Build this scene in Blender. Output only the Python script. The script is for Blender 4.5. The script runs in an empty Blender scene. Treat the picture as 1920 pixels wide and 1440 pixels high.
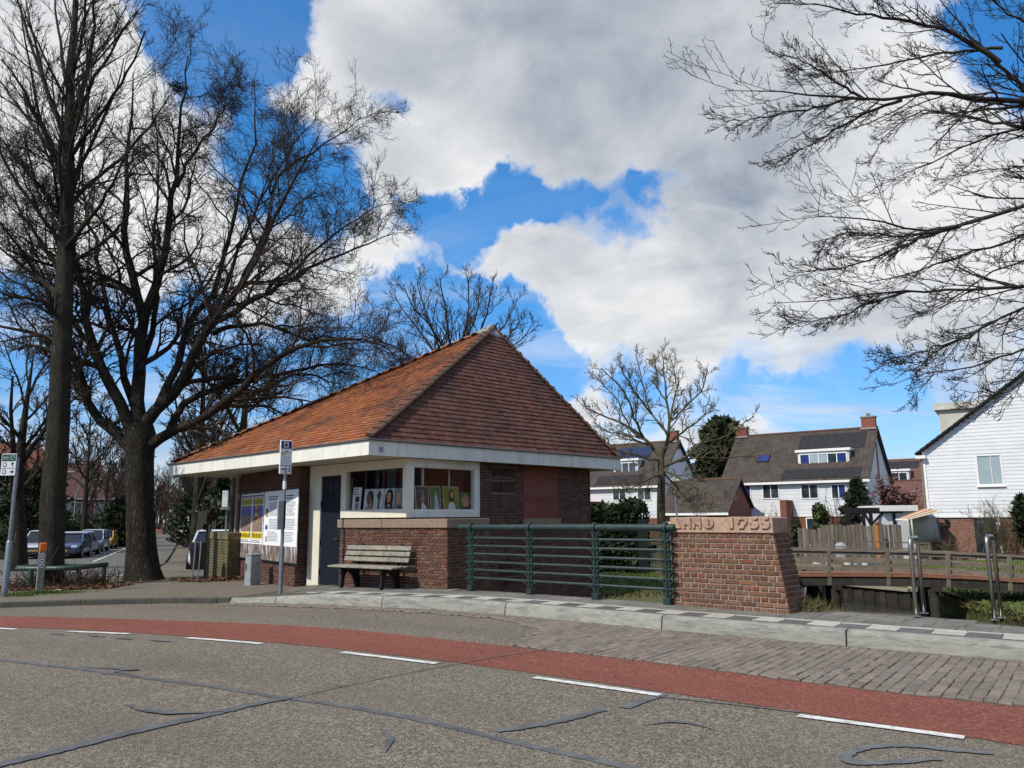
import bpy, math, random
import numpy as np
from mathutils import Vector, Matrix
R = math.radians
random.seed(7)
rng = np.random.default_rng(7)
scn = bpy.context.scene
col = scn.collection
# ------------------------------------------------------------------ camera, light, exposure
EYE, FPX, PITCH, ROLL = 1.6, 1460.0, math.atan(250 / 1460.0), R(0.5)
cam_data = bpy.data.cameras.new("camera")
cam = bpy.data.objects.new("camera", cam_data)
col.objects.link(cam)
cam_data.sensor_fit = 'HORIZONTAL'
cam_data.sensor_width = 36.0
cam_data.lens = FPX / 1920 * 36
cam_data.clip_start = 0.1
cam_data.clip_end = 3000
CAMR = Matrix.Rotation(math.pi / 2 + PITCH, 4, 'X') @ Matrix.Rotation(-ROLL, 4, 'Z')
cam.matrix_world = Matrix.Translation((0, 0, EYE)) @ CAMR
scn.camera = cam
SUN_EL = R(46)
SUN_DIR = Vector((-0.80, -0.60, 0)).normalized()          # towards the sun, on the ground
SUN_VEC = Vector((SUN_DIR.x * math.cos(SUN_EL), SUN_DIR.y * math.cos(SUN_EL), math.sin(SUN_EL)))
sun_data = bpy.data.lights.new("sun", 'SUN')
sun_data.energy = 4.4
sun_data.angle = R(0.5)
sun_data.color = (1.0, 0.92, 0.80)
sun = bpy.data.objects.new("sun", sun_data)
col.objects.link(sun)
sun.rotation_euler = SUN_VEC.to_track_quat('Z', 'Y').to_euler()
vs = scn.view_settings
vs.view_transform = 'Standard'
vs.look = 'None'
vs.exposure = 0.0
vs.gamma = 1.0
vs.use_curve_mapping = False
scn.cycles.max_bounces = 6
scn.cycles.transparent_max_bounces = 12
def ray(px, py):
 return (CAMR.to_3x3() @ Vector(((px - 960) / FPX, -(py - 720) / FPX, -1.0)))
def at(px, py, d):
 """point d metres ahead, seen towards a point of the picture (1920 wide)"""
 r = ray(px, py)
 return Vector((0, 0, EYE)) + r * (d / r.y)
def on_z(px, py, z):
 r = ray(px, py)
 return Vector((0, 0, EYE)) + r * ((z - EYE) / r.z)
# ------------------------------------------------------------------ world
world = bpy.data.worlds.new("World")
scn.world = world
world.use_nodes = True
wn, wl = world.node_tree.nodes, world.node_tree.links
wn.clear()
class NT:
 """small helper to write node graphs"""
 def __init__(s, tree):
  s.n, s.l = tree.nodes, tree.links
 def node(s, kind, props=None, **ins):
  nd = s.n.new(kind)
  for k, v in (props or {}).items():
   setattr(nd, k, v)
  for k, v in ins.items():
   s.set(nd, k, v)
  return nd
 def set(s, nd, k, v):
  key = int(k[1:]) if k[0] == 'i' and k[1:].isdigit() else k.replace('_', ' ')
  sock = nd.inputs[key]
  if hasattr(v, 'is_output') or isinstance(v, bpy.types.NodeSocket):
   s.l.new(v, sock)
  else:
   sock.default_value = v
 def math(s, op, a, b=0.0, c=None, clamp=False):
  nd = s.node('ShaderNodeMath', dict(operation=op, use_clamp=clamp), i0=a, i1=b)
  if c is not None:
   s.set(nd, 'i2', c)
  return nd.outputs[0]
 def vmath(s, op, a, b=(0, 0, 0), out=0):
  nd = s.node('ShaderNodeVectorMath', dict(operation=op), i0=a, i1=b)
  return nd.outputs['Value'] if op in ('DOT_PRODUCT', 'LENGTH', 'DISTANCE') else nd.outputs[0]
 def scale(s, a, f):
  nd = s.node('ShaderNodeVectorMath', dict(operation='SCALE'), i0=a)
  s.set(nd, 'Scale', f)
  return nd.outputs[0]
 def mix(s, f, a, b, blend='MIX'):
  nd = s.n.new('ShaderNodeMix')
  nd.data_type = 'RGBA'
  nd.blend_type = blend
  nd.clamp_factor = True
  for i, v in ((0, f), (6, a), (7, b)):
   sock = nd.inputs[i]
   if isinstance(v, bpy.types.NodeSocket):
    s.l.new(v, sock)
   elif i == 0:
    sock.default_value = v
   else:
    sock.default_value = (*v, 1) if len(v) == 3 else v
  return nd.outputs[2]
 def maprange(s, v, a, b, c=0.0, d=1.0, kind='SMOOTHSTEP'):
  nd = s.node('ShaderNodeMapRange', dict(interpolation_type=kind))
  s.set(nd, 'i0', v)
  for i, x in ((1, a), (2, b), (3, c), (4, d)):
   nd.inputs[i].default_value = x
  return nd.outputs[0]
 def noise(s, vec, scale, detail=4, rough=0.55, dist=0.0, out=0):
  nd = s.node('ShaderNodeTexNoise')
  if vec is not None:
   s.l.new(vec, nd.inputs['Vector'])
  nd.inputs['Scale'].default_value = scale
  nd.inputs['Detail'].default_value = detail
  nd.inputs['Roughness'].default_value = rough
  nd.inputs['Distortion'].default_value = dist
  return nd.outputs[out]
def wdir(px, py):
 return tuple(ray(px, py).normalized())
w = NT(world.node_tree)
tc = w.node('ShaderNodeTexCoord').outputs['Generated']
dirv = w.vmath('NORMALIZE', tc)
sky = w.node('ShaderNodeTexSky', dict(sky_type='NISHITA', sun_disc=False, sun_elevation=SUN_EL,
          sun_rotation=math.atan2(SUN_DIR.x, SUN_DIR.y),
          air_density=1.0, dust_density=0.3, ozone_density=3.0))
skyc = w.node('ShaderNodeHueSaturation', dict(), Saturation=1.12, Value=1.22, Color=sky.outputs[0]).outputs[0]
sep = w.node('ShaderNodeSeparateXYZ', dict(), i0=dirv)
# the low sky stays blue in this clear spring air
low = w.maprange(sep.outputs[2], 0.02, 0.40, kind='SMOOTHSTEP')
skyc = w.mix(1.0, skyc, w.mix(low, (0.50, 0.63, 0.84), (0.36, 0.88, 1.14)), 'MULTIPLY')
# warped direction so cloud edges are ragged
wob = w.noise(dirv, 3.2, 5, 0.58, 0.0, 1)
wob = w.vmath('SUBTRACT', wob, (0.5, 0.5, 0.5))
wob2 = w.noise(dirv, 15.0, 6, 0.62, 0.0, 1)
wob2 = w.scale(w.vmath('SUBTRACT', wob2, (0.5, 0.5, 0.5)), 0.11)
wd = w.vmath('NORMALIZE', w.vmath('ADD', w.vmath('ADD', dirv, w.scale(wob, 0.16)), wob2))
zz = w.math('ADD', w.math('MAXIMUM', sep.outputs[2], 0.0), 0.16)
plane = w.node('ShaderNodeCombineXYZ', dict(), i0=w.math('DIVIDE', sep.outputs[0], zz),
    i1=w.math('DIVIDE', sep.outputs[1], zz)).outputs[0]
puff = w.noise(plane, 1.5, 9, 0.58, 0.25)
fine = w.noise(plane, 6.0, 8, 0.62, 0.4)
cover = w.math('MULTIPLY_ADD', puff, 1.0, w.math('MULTIPLY_ADD', fine, 0.62, -0.10))
# where the big banks (+) and the blue gaps (-) lie: centre, angular radius in picture units, weight
BLOBS = [(140, 120, 300, .55), (640, 130, 200, .45), (1000, 190, 330, .5), (1400, 250, 380, .5), (1650, 480, 330, .45), (640, 250, 150, .3), (880, 330, 170, .35),
   (1250, 560, 260, .5), (360, 540, 240, .6), (820, 500, 110, .7), (1040, 455, 120, .8), (950, 500, 100, .5), (1300, 650, 230, .42), (600, 490, 170, .4), (1500, 715, 160, .4),
   (200, 380, 260, .35), (1000, 120, 200, .2), (1350, 380, 170, .35), (1130, 580, 150, .6), (1650, 620, 200, .6), (1450, 600, 200, .3), (1080, 725, 80, .6), (1250, 690, 160, .35),
   (440, 70, 125, -.95), (330, 30, 75, -.4), (500, 20, 85, -.5), (765, 222, 40, -.44), (800, 240, 28, -.15), (1015, 368, 62, -.9), (940, 398, 58, -.9), (870, 430, 58, -.9), (800, 442, 55, -.85), (750, 430, 45, -.5),
   (1090, 362, 55, -.75), (1190, 372, 62, -.55), (1240, 350, 45, -.35), (1150, 440, 45, -.4), (560, 340, 110, -.95), (480, 290, 95, -.75), (600, 420, 75, -.6), (965, 565, 48, -.75), (995, 640, 60, -.8), (1060, 690, 60, -.7),
   (900, 600, 75, -.7), (700, 635, 105, -1.1), (800, 600, 100, -1.0), (885, 575, 70, -.7), (560, 690, 120, -.8), (300, 700, 160, -.9), (60, 660, 160, -.9), (420, 650, 90, -.5), (850, 545, 60, -.4),
   (1890, 110, 95, -.8), (1900, 40, 90, -.6), (1200, 775, 75, -.7), (1350, 765, 70, -.6), (1500, 785, 85, -.7), (1640, 785, 105, -.7), (1750, 755, 90, -.5), (1000, 770, 90, -.5), (1160, 700, 50, -.4), (1420, 690, 70, -.35), (1560, 640, 60, -.25), (700, 260, 40, -.2)]
for k_, (bx, by, br, bw) in enumerate(BLOBS):
 if k_ == 23:                                  # the gaps open in a bank of even thickness
  cover = w.math('MINIMUM', cover, 1.22)
  ragged = w.math('MULTIPLY_ADD', w.noise(wd, 9.0, 7, 0.65, 0.6), 1.5, 0.35)
 c = wdir(bx, by)
 ang = br / FPX * 0.9
 dp = w.vmath('DOT_PRODUCT', wd, c)
 fall = w.maprange(dp, math.cos(ang * 1.4), math.cos(ang * 0.15))
 if bw < 0:
  fall = w.math('MULTIPLY', fall, ragged)
 cover = w.math('MULTIPLY_ADD', fall, bw, cover)
alpha = w.maprange(cover, 0.32, 1.18)
# thin veils between the banks, drawn out along the low sky
veil = w.noise(w.vmath('MULTIPLY', plane, (0.55, 1.6, 1.0)), 1.1, 8, 0.62, 0.6)
veil = w.math('MULTIPLY', w.maprange(veil, 0.44, 0.74), w.maprange(sep.outputs[2], 0.45, 0.12, 0.12, 0.70))
alpha = w.math('MAXIMUM', alpha, veil)
big = w.noise(wd, 3.0, 6, 0.55, 0.3)
det = w.noise(plane, 3.4, 8, 0.6, 0.5)
shade = w.math('MULTIPLY_ADD', big, 1.5, w.math('MULTIPLY_ADD', det, 1.6, -1.08))
shade = w.math('ADD', shade, w.math('MULTIPLY', w.maprange(cover, 0.7, 1.25, kind='LINEAR'), 0.25))
DARK = [(1130, 50, 190, .30), (1390, 390, 170, .36), (1230, 280, 240, .12), (1450, 330, 200, .10), (930, 60, 180, .10), (1500, 150, 260, .10), (1720, 790, 130, .25), (700, 180, 160, .06), (1000, 180, 200, .05),
  (250, 560, 220, -.35), (520, 110, 130, -.22), (800, 370, 130, -.15), (1550, 470, 120, -.25), (1700, 330, 200, -.22), (1150, 620, 200, -.12), (180, 330, 220, -.18), (820, 500, 110, -.15), (600, 500, 160, -.2)]
for (bx, by, br, bw) in DARK:
 c = wdir(bx, by)
 dp = w.vmath('DOT_PRODUCT', wd, c)
 fall = w.maprange(dp, math.cos(br / FPX * 1.4), math.cos(br / FPX * 0.1))
 shade = w.math('MULTIPLY_ADD', fall, bw, shade)
cl = w.mix(w.maprange(shade, 0.20, 1.52, kind='LINEAR'), (0.95, 0.945, 0.93), (0.31, 0.36, 0.44))
bg_sky = w.node('ShaderNodeBackground', dict(), Color=skyc, Strength=0.14)
bg_cl = w.node('ShaderNodeBackground', dict(), Color=cl, Strength=1.0)
mixs = w.node('ShaderNodeMixShader', dict(), i0=w.math('MULTIPLY', alpha, 0.97))
wl.new(bg_sky.outputs[0], mixs.inputs[1])
wl.new(bg_cl.outputs[0], mixs.inputs[2])
out = w.node('ShaderNodeOutputWorld')
wl.new(mixs.outputs[0], out.inputs[0])
# ------------------------------------------------------------------ ground shape: the street falls away from the canal bridge
def gz(x, y):
 t = -0.83 * x + 0.56 * (y - 13)
 if t <= 1:
  return 0.0
 s = t - 1
 return -0.65 * (1 - math.exp(-(0.022 * s * s / (s + 2)) / 0.65))
def gp(px, py, dz=0.0):
 """point of the street surface (raised by dz) seen at a point of the picture"""
 z = 0.0
 for _ in range(40):
  p = on_z(px, py, z + dz)
  z = 0.6 * z + 0.4 * gz(p.x, p.y)
 return p
# ------------------------------------------------------------------ mesh and naming helpers
WLOC = {}
def tag(o, label=None, cat=None, group=None, kind=None):
 if label: o['label'] = label
 if cat: o['category'] = cat
 if group: o['group'] = group
 if kind: o['kind'] = kind
 return o
def thing(name, label, cat, loc=(0, 0, 0), rz=0.0, group=None):
 o = bpy.data.objects.new(name, None)
 o.empty_display_size = 0.2
 col.objects.link(o)
 o.location = loc
 o.rotation_euler = (0, 0, rz)
 return tag(o, label, cat, group)
def root_matrix(o):
 m = Matrix.Identity(4)
 while o is not None:
  m = Matrix.Translation(o.location) @ o.rotation_euler.to_matrix().to_4x4() @ m
  o = o.parent
 return m
def link_mesh(name, me, mat=None, parent=None):
 o = bpy.data.objects.new(name, me)
 col.objects.link(o)
 if mat is not None and len(me.materials) == 0:
  me.materials.append(mat)
 if parent is not None:
  o.parent = parent
 return o
class MB:
 """collects shapes; build() links them as one mesh object"""
 def __init__(s):
  s.v, s.f = [], []
 def add(s, verts, faces):
  b = len(s.v)
  s.v.extend([tuple(p) for p in verts])
  s.f.extend([tuple(i + b for i in f) for f in faces])
  return s
 def box(s, c, size, rz=0.0, m=None):
  hx, hy, hz = size[0] / 2, size[1] / 2, size[2] / 2
  pts = [Vector((x, y, z)) for z in (-hz, hz) for y in (-hy, hy) for x in (-hx, hx)]
  if m is None:
   m = Matrix.Rotation(rz, 3, 'Z')
  pts = [m @ p + Vector(c) for p in pts]
  return s.add(pts, [(0, 2, 3, 1), (4, 5, 7, 6), (0, 1, 5, 4), (2, 6, 7, 3), (0, 4, 6, 2), (1, 3, 7, 5)])
 def bar(s, a, b, w, h, up=(0, 0, 1)):
  """box section bar from a to b, w across, h along up"""
  a, b = Vector(a), Vector(b)
  d = b - a
  L = d.length
  d = d / L
  side = d.cross(Vector(up))
  if side.length < 1e-5:
   side = d.cross(Vector((0, 1, 0)))
  side.normalize()
  u = side.cross(d)
  m = Matrix((side, d, u)).transposed()
  return s.box((a + b) / 2, (w, L, h), m=m)
 def prism(s, poly, z0, z1):
  """vertical prism over a plan polygon; z0/z1 a number or a function of (x, y)"""
  f0 = z0 if callable(z0) else (lambda x, y: z0)
  f1 = z1 if callable(z1) else (lambda x, y: z1)
  n = len(poly)
  a = sum(poly[i][0] * poly[(i + 1) % n][1] - poly[(i + 1) % n][0] * poly[i][1] for i in range(n))
  if a < 0:
   poly = list(reversed(poly))
  vs = [(p[0], p[1], f0(p[0], p[1])) for p in poly] + [(p[0], p[1], f1(p[0], p[1])) for p in poly]
  fs = [tuple(reversed(range(n))), tuple(range(n, 2 * n))]
  fs += [(i, (i + 1) % n, (i + 1) % n + n, i + n) for i in range(n)]
  return s.add(vs, fs)
 def extrude(s, poly, nrm, depth):
  """planar 3D polygon pushed along nrm by depth (front face is poly + nrm*depth)"""
  nrm = Vector(nrm).normalized()
  P = [Vector(p) for p in poly]
  n = len(P)
  area = Vector((0, 0, 0))
  for i in range(n):
   area += P[i].cross(P[(i + 1) % n])
  if area.dot(nrm) < 0:
   P.reverse()
  vs = P + [p + nrm * depth for p in P]
  fs = [tuple(reversed(range(n))), tuple(range(n, 2 * n))]
  fs += [(i, (i + 1) % n, (i + 1) % n + n, i + n) for i in range(n)]
  return s.add(vs, fs)
 def tube(s, pts, rad, sides=8, cap=True):
  pts = [Vector(p) for p in pts]
  if not isinstance(rad, (list, tuple)):
   rad = [rad] * len(pts)
  base = len(s.v)
  n = len(pts)
  ref = None
  for i, p in enumerate(pts):
   d = (pts[min(i + 1, n - 1)] - pts[max(i - 1, 0)])
   if d.length < 1e-9:
    d = Vector((0, 0, 1))
   d.normalize()
   if ref is None:
    ref = d.orthogonal().normalized()
   ref = (ref - d * ref.dot(d))
   if ref.length < 1e-6:
    ref = d.orthogonal()
   ref.normalize()
   o2 = d.cross(ref)
   for k in range(sides):
    a = 2 * math.pi * k / sides
    s.v.append(tuple(p + (ref * math.cos(a) + o2 * math.sin(a)) * rad[i]))
  for i in range(n - 1):
   for k in range(sides):
    k2 = (k + 1) % sides
    s.f.append((base + i * sides + k, base + i * sides + k2, base + (i + 1) * sides + k2, base + (i + 1) * sides + k))
  if cap:
   s.f.append(tuple(base + k for k in reversed(range(sides))))
   s.f.append(tuple(base + (n - 1) * sides + k for k in range(sides)))
  return s
 def lathe(s, c, prof, sides=16):
  """prof: list of (radius, z) around the vertical through c"""
  pts = [(c[0], c[1], c[2] + z) for r, z in prof]
  base = len(s.v)
  for (r, z) in prof:
   for k in range(sides):
    a = 2 * math.pi * k / sides
    s.v.append((c[0] + r * math.cos(a), c[1] + r * math.sin(a), c[2] + z))
  for i in range(len(prof) - 1):
   for k in range(sides):
    k2 = (k + 1) % sides
    s.f.append((base + i * sides + k, base + i * sides + k2, base + (i + 1) * sides + k2, base + (i + 1) * sides + k))
  s.f.append(tuple(base + k for k in reversed(range(sides))))
  s.f.append(tuple(base + (len(prof) - 1) * sides + k for k in range(sides)))
  return s
 def quad(s, a, b, c, d):
  return s.add([a, b, c, d], [(0, 1, 2, 3)])
 def build(s, name, mat=None, parent=None, smooth=False, bevel=0.0, world=True, kind=None, label=None):
  me = bpy.data.meshes.new(name)
  vs = s.v
  if parent is not None and world:
   inv = root_matrix(parent).inverted()
   vs = [tuple(inv @ Vector(p)) for p in vs]
  me.from_pydata(vs, [], s.f)
  if smooth:
   me.polygons.foreach_set('use_smooth', [True] * len(me.polygons))
  me.update()
  o = link_mesh(name, me, mat, parent)
  if smooth and smooth != 'all':
   try:
    me.set_sharp_from_angle(angle=R(40))
   except Exception:
    pass
  if bevel:
   b = o.modifiers.new('edge', 'BEVEL')
   b.width = bevel
   b.segments = 1 if bevel < 0.012 else 2
   b.limit_method = 'ANGLE'
   b.angle_limit = R(40)
  if kind: o['kind'] = kind
  if label: o['label'] = label
  return o
def copy_tree(o, parent=None):
 c = o.copy()
 col.objects.link(c)
 if parent is not None:
  c.parent = parent
 for ch in list(o.children):
  copy_tree(ch, c)
 return c
# ------------------------------------------------------------------ materials
MATS = {}
def pmat(name, c1, c2=None, scale=3.0, rough=0.8, bump=0.0, bscale=None, detail=6, c3=None, s3=0.7, f3=0.5, island=0.0,
   metal=0.0, coords='pos', spec=0.3, stretch=None, contrast=(0.35, 0.65), coat=0.0):
 """noise-mixed two/three colour material; island = brightness spread between separate pieces"""
 m = bpy.data.materials.new(name)
 m.use_nodes = True
 t = NT(m.node_tree)
 t.n.clear()
 b = t.node('ShaderNodeBsdfPrincipled')
 o = t.node('ShaderNodeOutputMaterial')
 t.l.new(b.outputs[0], o.inputs[0])
 if coords == 'pos':
  vec = t.node('ShaderNodeNewGeometry').outputs['Position']
 else:
  vec = t.node('ShaderNodeTexCoord').outputs['Object']
 if stretch:
  vec = t.vmath('MULTIPLY', vec, stretch)
 if c2 is None:
  c2 = tuple(x * 0.85 for x in c1)
 n1 = t.noise(vec, scale, detail, 0.6)
 cc = t.mix(t.maprange(n1, contrast[0], contrast[1], kind='LINEAR'), c1, c2)
 if c3 is not None:
  n3 = t.noise(vec, s3, 5, 0.65, 0.4)
  cc = t.mix(t.math('MULTIPLY', t.maprange(n3, 0.45, 0.7), f3), cc, c3)
 if island:
  geo = t.node('ShaderNodeNewGeometry')
  ri = geo.outputs['Random Per Island']
  oi = t.node('ShaderNodeObjectInfo').outputs['Random']
  rr = t.math('FRACT', t.math('ADD', t.math('MULTIPLY', ri, 7.31), oi))
  hs = t.node('ShaderNodeHueSaturation', dict(), Color=cc)
  t.set(hs, 'Value', t.maprange(rr, 0, 1, 1 - island, 1 + island, 'LINEAR'))
  r2 = t.math('FRACT', t.math('MULTIPLY', rr, 5.77))
  t.set(hs, 'Hue', t.maprange(r2, 0, 1, 0.5 - 0.05 * island, 0.5 + 0.05 * island, 'LINEAR'))
  t.set(hs, 'Saturation', t.maprange(t.math('FRACT', t.math('MULTIPLY', rr, 11.3)), 0, 1, 1 - 0.6 * island, 1 + 0.35 * island, 'LINEAR'))
  cc = hs.outputs[0]
 t.set(b, 'Base Color', cc)
 t.set(b, 'Roughness', rough)
 t.set(b, 'Metallic', metal)
 b.inputs['Specular IOR Level'].default_value = spec
 if coat:
  b.inputs['Coat Weight'].default_value = coat
  b.inputs['Coat Roughness'].default_value = 0.05
 if bump:
  nb = t.noise(vec, bscale or scale * 4, 5, 0.65)
  bp = t.node('ShaderNodeBump', dict(), Strength=min(1.0, bump * 20), Distance=bump, Height=nb)
  t.set(b, 'Normal', bp.outputs[0])
 MATS[name] = m
 return m
def flat(name, c, rough=0.6, metal=0.0, spec=0.4, coat=0.0):
 return pmat(name, c, tuple(x * 0.9 for x in c), 5.0, rough, metal=metal, spec=spec, coat=coat)
def glass_mat(name, tint=(0.55, 0.6, 0.62), refl=0.08, opacity=0.25):
 m = bpy.data.materials.new(name)
 m.use_nodes = True
 t = NT(m.node_tree)
 t.n.clear()
 o = t.node('ShaderNodeOutputMaterial')
 tr = t.node('ShaderNodeBsdfTransparent', dict(), Color=(*tint, 1))
 gl = t.node('ShaderNodeBsdfGlossy', dict(), Color=(0.9, 0.95, 1, 1), Roughness=0.02)
 fr = t.node('ShaderNodeFresnel', dict(), IOR=1.5)
 front_ = t.math('SUBTRACT', 1.0, t.node('ShaderNodeNewGeometry').outputs['Backfacing'])
 fac = t.math('MULTIPLY', t.math('ADD', t.math('MULTIPLY', fr.outputs[0], 1.2), refl, clamp=True), front_)
 mx = t.node('ShaderNodeMixShader', dict(), i0=fac)
 t.l.new(tr.outputs[0], mx.inputs[1])
 t.l.new(gl.outputs[0], mx.inputs[2])
 t.l.new(mx.outputs[0], o.inputs[0])
 MATS[name] = m
 return m
M = MATS
# roads
def asphalt_mat(name, base, dark, light, speck=160.0):
 m = bpy.data.materials.new(name)
 m.use_nodes = True
 t = NT(m.node_tree)
 t.n.clear()
 b = t.node('ShaderNodeBsdfPrincipled')
 o = t.node('ShaderNodeOutputMaterial')
 t.l.new(b.outputs[0], o.inputs[0])
 pos = t.node('ShaderNodeNewGeometry').outputs['Position']
 v = t.node('ShaderNodeTexVoronoi', dict(feature='F1'), Scale=speck / 2.6)
 t.l.new(pos, v.inputs['Vector'])
 stone = t.node('ShaderNodeSeparateColor', dict(), i0=v.outputs['Color']).outputs[0]
 v2 = t.node('ShaderNodeTexVoronoi', dict(feature='F1'), Scale=speck / 7.0)
 t.l.new(pos, v2.inputs['Vector'])
 st2 = t.node('ShaderNodeSeparateColor', dict(), i0=v2.outputs['Color']).outputs[1]
 c = t.mix(t.maprange(stone, 0.35, 0.95, kind='LINEAR'), dark, light)
 gap = t.maprange(v.outputs['Distance'], 0.35, 0.75)
 c = t.mix(t.math('MULTIPLY', gap, 0.7), c, tuple(x * 0.35 for x in dark))
 c = t.mix(t.math('MULTIPLY', t.maprange(st2, 0.6, 0.95, kind='LINEAR'), 0.55), c, light)
 n2 = t.noise(pos, 0.55, 6, 0.65, 0.5)
 c = t.mix(t.maprange(n2, 0.3, 0.75, 0.0, 0.55, 'LINEAR'), c, base)
 n3 = t.noise(t.vmath('MULTIPLY', pos, (0.5, 0.5, 0.5)), 0.8, 4, 0.6)
 c = t.mix(t.maprange(n3, 0.5, 0.72, 0.0, 0.35), c, tuple(x * 0.55 for x in base))
 # wheel tracks polished along the lane, and darker drips between them
 acr = t.vmath('DOT_PRODUCT', pos, (0.56, 0.83, 0))
 n4 = t.noise(pos, 0.35, 3, 0.5)
 acr = t.math('ADD', acr, t.math('MULTIPLY', n4, 0.9))
 wv = t.math('SINE', t.math('MULTIPLY', acr, 3.4))
 c = t.mix(t.math('MULTIPLY', t.maprange(wv, 0.1, 1.0), 0.18), c, tuple(x * 0.55 for x in base))
 n5 = t.noise(t.vmath('MULTIPLY', pos, (1, 1, 1)), 3.1, 5, 0.7, 0.8)
 c = t.mix(t.maprange(n5, 0.60, 0.74, 0.0, 0.45), c, tuple(x * 0.42 for x in base))
 n6 = t.noise(pos, 1.7, 6, 0.7, 0.4)
 c = t.mix(t.maprange(n6, 0.58, 0.75, 0.0, 0.35), c, tuple(x * 1.9 for x in base))
 t.set(b, 'Base Color', c)
 b.inputs['Roughness'].default_value = 0.88
 b.inputs['Specular IOR Level'].default_value = 0.25
 h = t.math('SUBTRACT', 1.0, v.outputs['Distance'])
 bp = t.node('ShaderNodeBump', dict(), Strength=0.9, Distance=0.008, Height=h)
 t.set(b, 'Normal', bp.outputs[0])
 MATS[name] = m
 return m
asphalt_mat('asphalt', (0.185, 0.162, 0.128), (0.080, 0.069, 0.054), (0.43, 0.372, 0.285), 300.0)
asphalt_mat('asphalt_far', (0.15, 0.145, 0.135), (0.09, 0.087, 0.08), (0.24, 0.225, 0.20))
asphalt_mat('red_asphalt', (0.255, 0.085, 0.056), (0.165, 0.050, 0.034), (0.35, 0.14, 0.10), 240)
pmat('crack_seal', (0.075, 0.077, 0.083), (0.135, 0.137, 0.142), 5, 0.5, 0.002, 60, spec=0.5)
pmat('road_paint', (0.76, 0.76, 0.73), (0.60, 0.59, 0.55), 8, 0.6, c3=(0.22, 0.21, 0.19), s3=11, f3=0.7)
pmat('paver', (0.205, 0.172, 0.138), (0.135, 0.115, 0.094), 24, 0.9, 0.004, 120, island=0.16, c3=(0.25, 0.215, 0.175), s3=1.3, f3=0.5)
pmat('joint_sand', (0.105, 0.09, 0.07), (0.065, 0.056, 0.045), 9, 0.95)
def brick_floor(name, c1, c2, moss, joint, size):
 """clinkers too foreshortened to lay one by one: courses with sunken joints"""
 m = bpy.data.materials.new(name)
 m.use_nodes = True
 t = NT(m.node_tree)
 t.n.clear()
 b = t.node('ShaderNodeBsdfPrincipled')
 o = t.node('ShaderNodeOutputMaterial')
 t.l.new(b.outputs[0], o.inputs[0])
 pos = t.node('ShaderNodeNewGeometry').outputs['Position']
 bt = t.node('ShaderNodeTexBrick', dict(offset=0.5), Scale=1.0)
 t.l.new(t.vmath('MULTIPLY', pos, (1, 1, 0)), bt.inputs['Vector'])
 for k, v in (('Color1', c1), ('Color2', c2), ('Mortar', joint)):
  bt.inputs[k].default_value = (*v, 1)
 bt.inputs['Mortar Size'].default_value = 0.010
 bt.inputs['Brick Width'].default_value = size
 bt.inputs['Row Height'].default_value = size / 2
 n1 = t.noise(pos, 0.8, 6, 0.65, 0.5)
 c = t.mix(t.maprange(n1, 0.4, 0.7, 0, 0.65), bt.outputs['Color'], moss)
 n2 = t.noise(pos, 14, 4, 0.6)
 c = t.mix(t.maprange(n2, 0.35, 0.7, 0, 0.4), c, tuple(x * .5 for x in c1))
 t.set(b, 'Base Color', c)
 b.inputs['Roughness'].default_value = 0.92
 bp = t.node('ShaderNodeBump', dict(invert=True), Strength=0.9, Distance=0.012, Height=bt.outputs['Fac'])
 t.set(b, 'Normal', bp.outputs[0])
 MATS[name] = m
brick_floor('sidewalk_brick', (0.21, 0.175, 0.135), (0.145, 0.122, 0.096), (0.115, 0.115, 0.06), (0.055, 0.048, 0.036), 0.24)
pmat('concrete_kerb', (0.32, 0.315, 0.27), (0.235, 0.235, 0.205), 9, 0.88, 0.004, 60, c3=(0.125, 0.128, 0.125), s3=3.0, f3=0.75, stretch=(1, 1, 5), island=0.08)
pmat('dark_kerb', (0.085, 0.08, 0.07), (0.05, 0.05, 0.044), 5, 0.9, 0.004, 50, c3=(0.07, 0.075, 0.04), s3=2, f3=0.5)
pmat('white_tile', (0.47, 0.45, 0.385), (0.36, 0.345, 0.295), 9, 0.8, 0.002, 60, island=0.08, c3=(0.3, 0.29, 0.25), s3=4, f3=0.45)
pmat('dark_tile', (0.085, 0.084, 0.082), (0.115, 0.113, 0.108), 9, 0.85, 0.002, 60, island=0.18)
pmat('grey_slab', (0.20, 0.19, 0.165), (0.135, 0.13, 0.115), 6, 0.9, 0.003, 50, island=0.16, c3=(0.085, 0.085, 0.07), s3=1.6, f3=0.55)
# masonry
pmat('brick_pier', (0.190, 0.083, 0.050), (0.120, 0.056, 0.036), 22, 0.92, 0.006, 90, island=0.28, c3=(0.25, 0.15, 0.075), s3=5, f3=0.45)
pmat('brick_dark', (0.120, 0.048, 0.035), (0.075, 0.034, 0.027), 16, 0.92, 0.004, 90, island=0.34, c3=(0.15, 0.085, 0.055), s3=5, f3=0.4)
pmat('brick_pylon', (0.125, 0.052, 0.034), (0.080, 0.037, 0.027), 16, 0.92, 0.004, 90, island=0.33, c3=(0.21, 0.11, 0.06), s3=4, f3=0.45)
pmat('mortar', (0.37, 0.32, 0.25), (0.28, 0.245, 0.19), 25, 0.95, 0.003, 120)
pmat('mortar_dark', (0.20, 0.17, 0.135), (0.145, 0.125, 0.10), 25, 0.95, 0.003, 120)
pmat('brick_red_infill', (0.21, 0.062, 0.042), (0.165, 0.052, 0.037), 10, 0.9, 0.003, 70, island=0.12)
pmat('mossy_brick', (0.155, 0.13, 0.062), (0.10, 0.09, 0.045), 9, 0.95, 0.004, 60, island=0.2, c3=(0.17, 0.09, 0.06), s3=2, f3=0.6)
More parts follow.
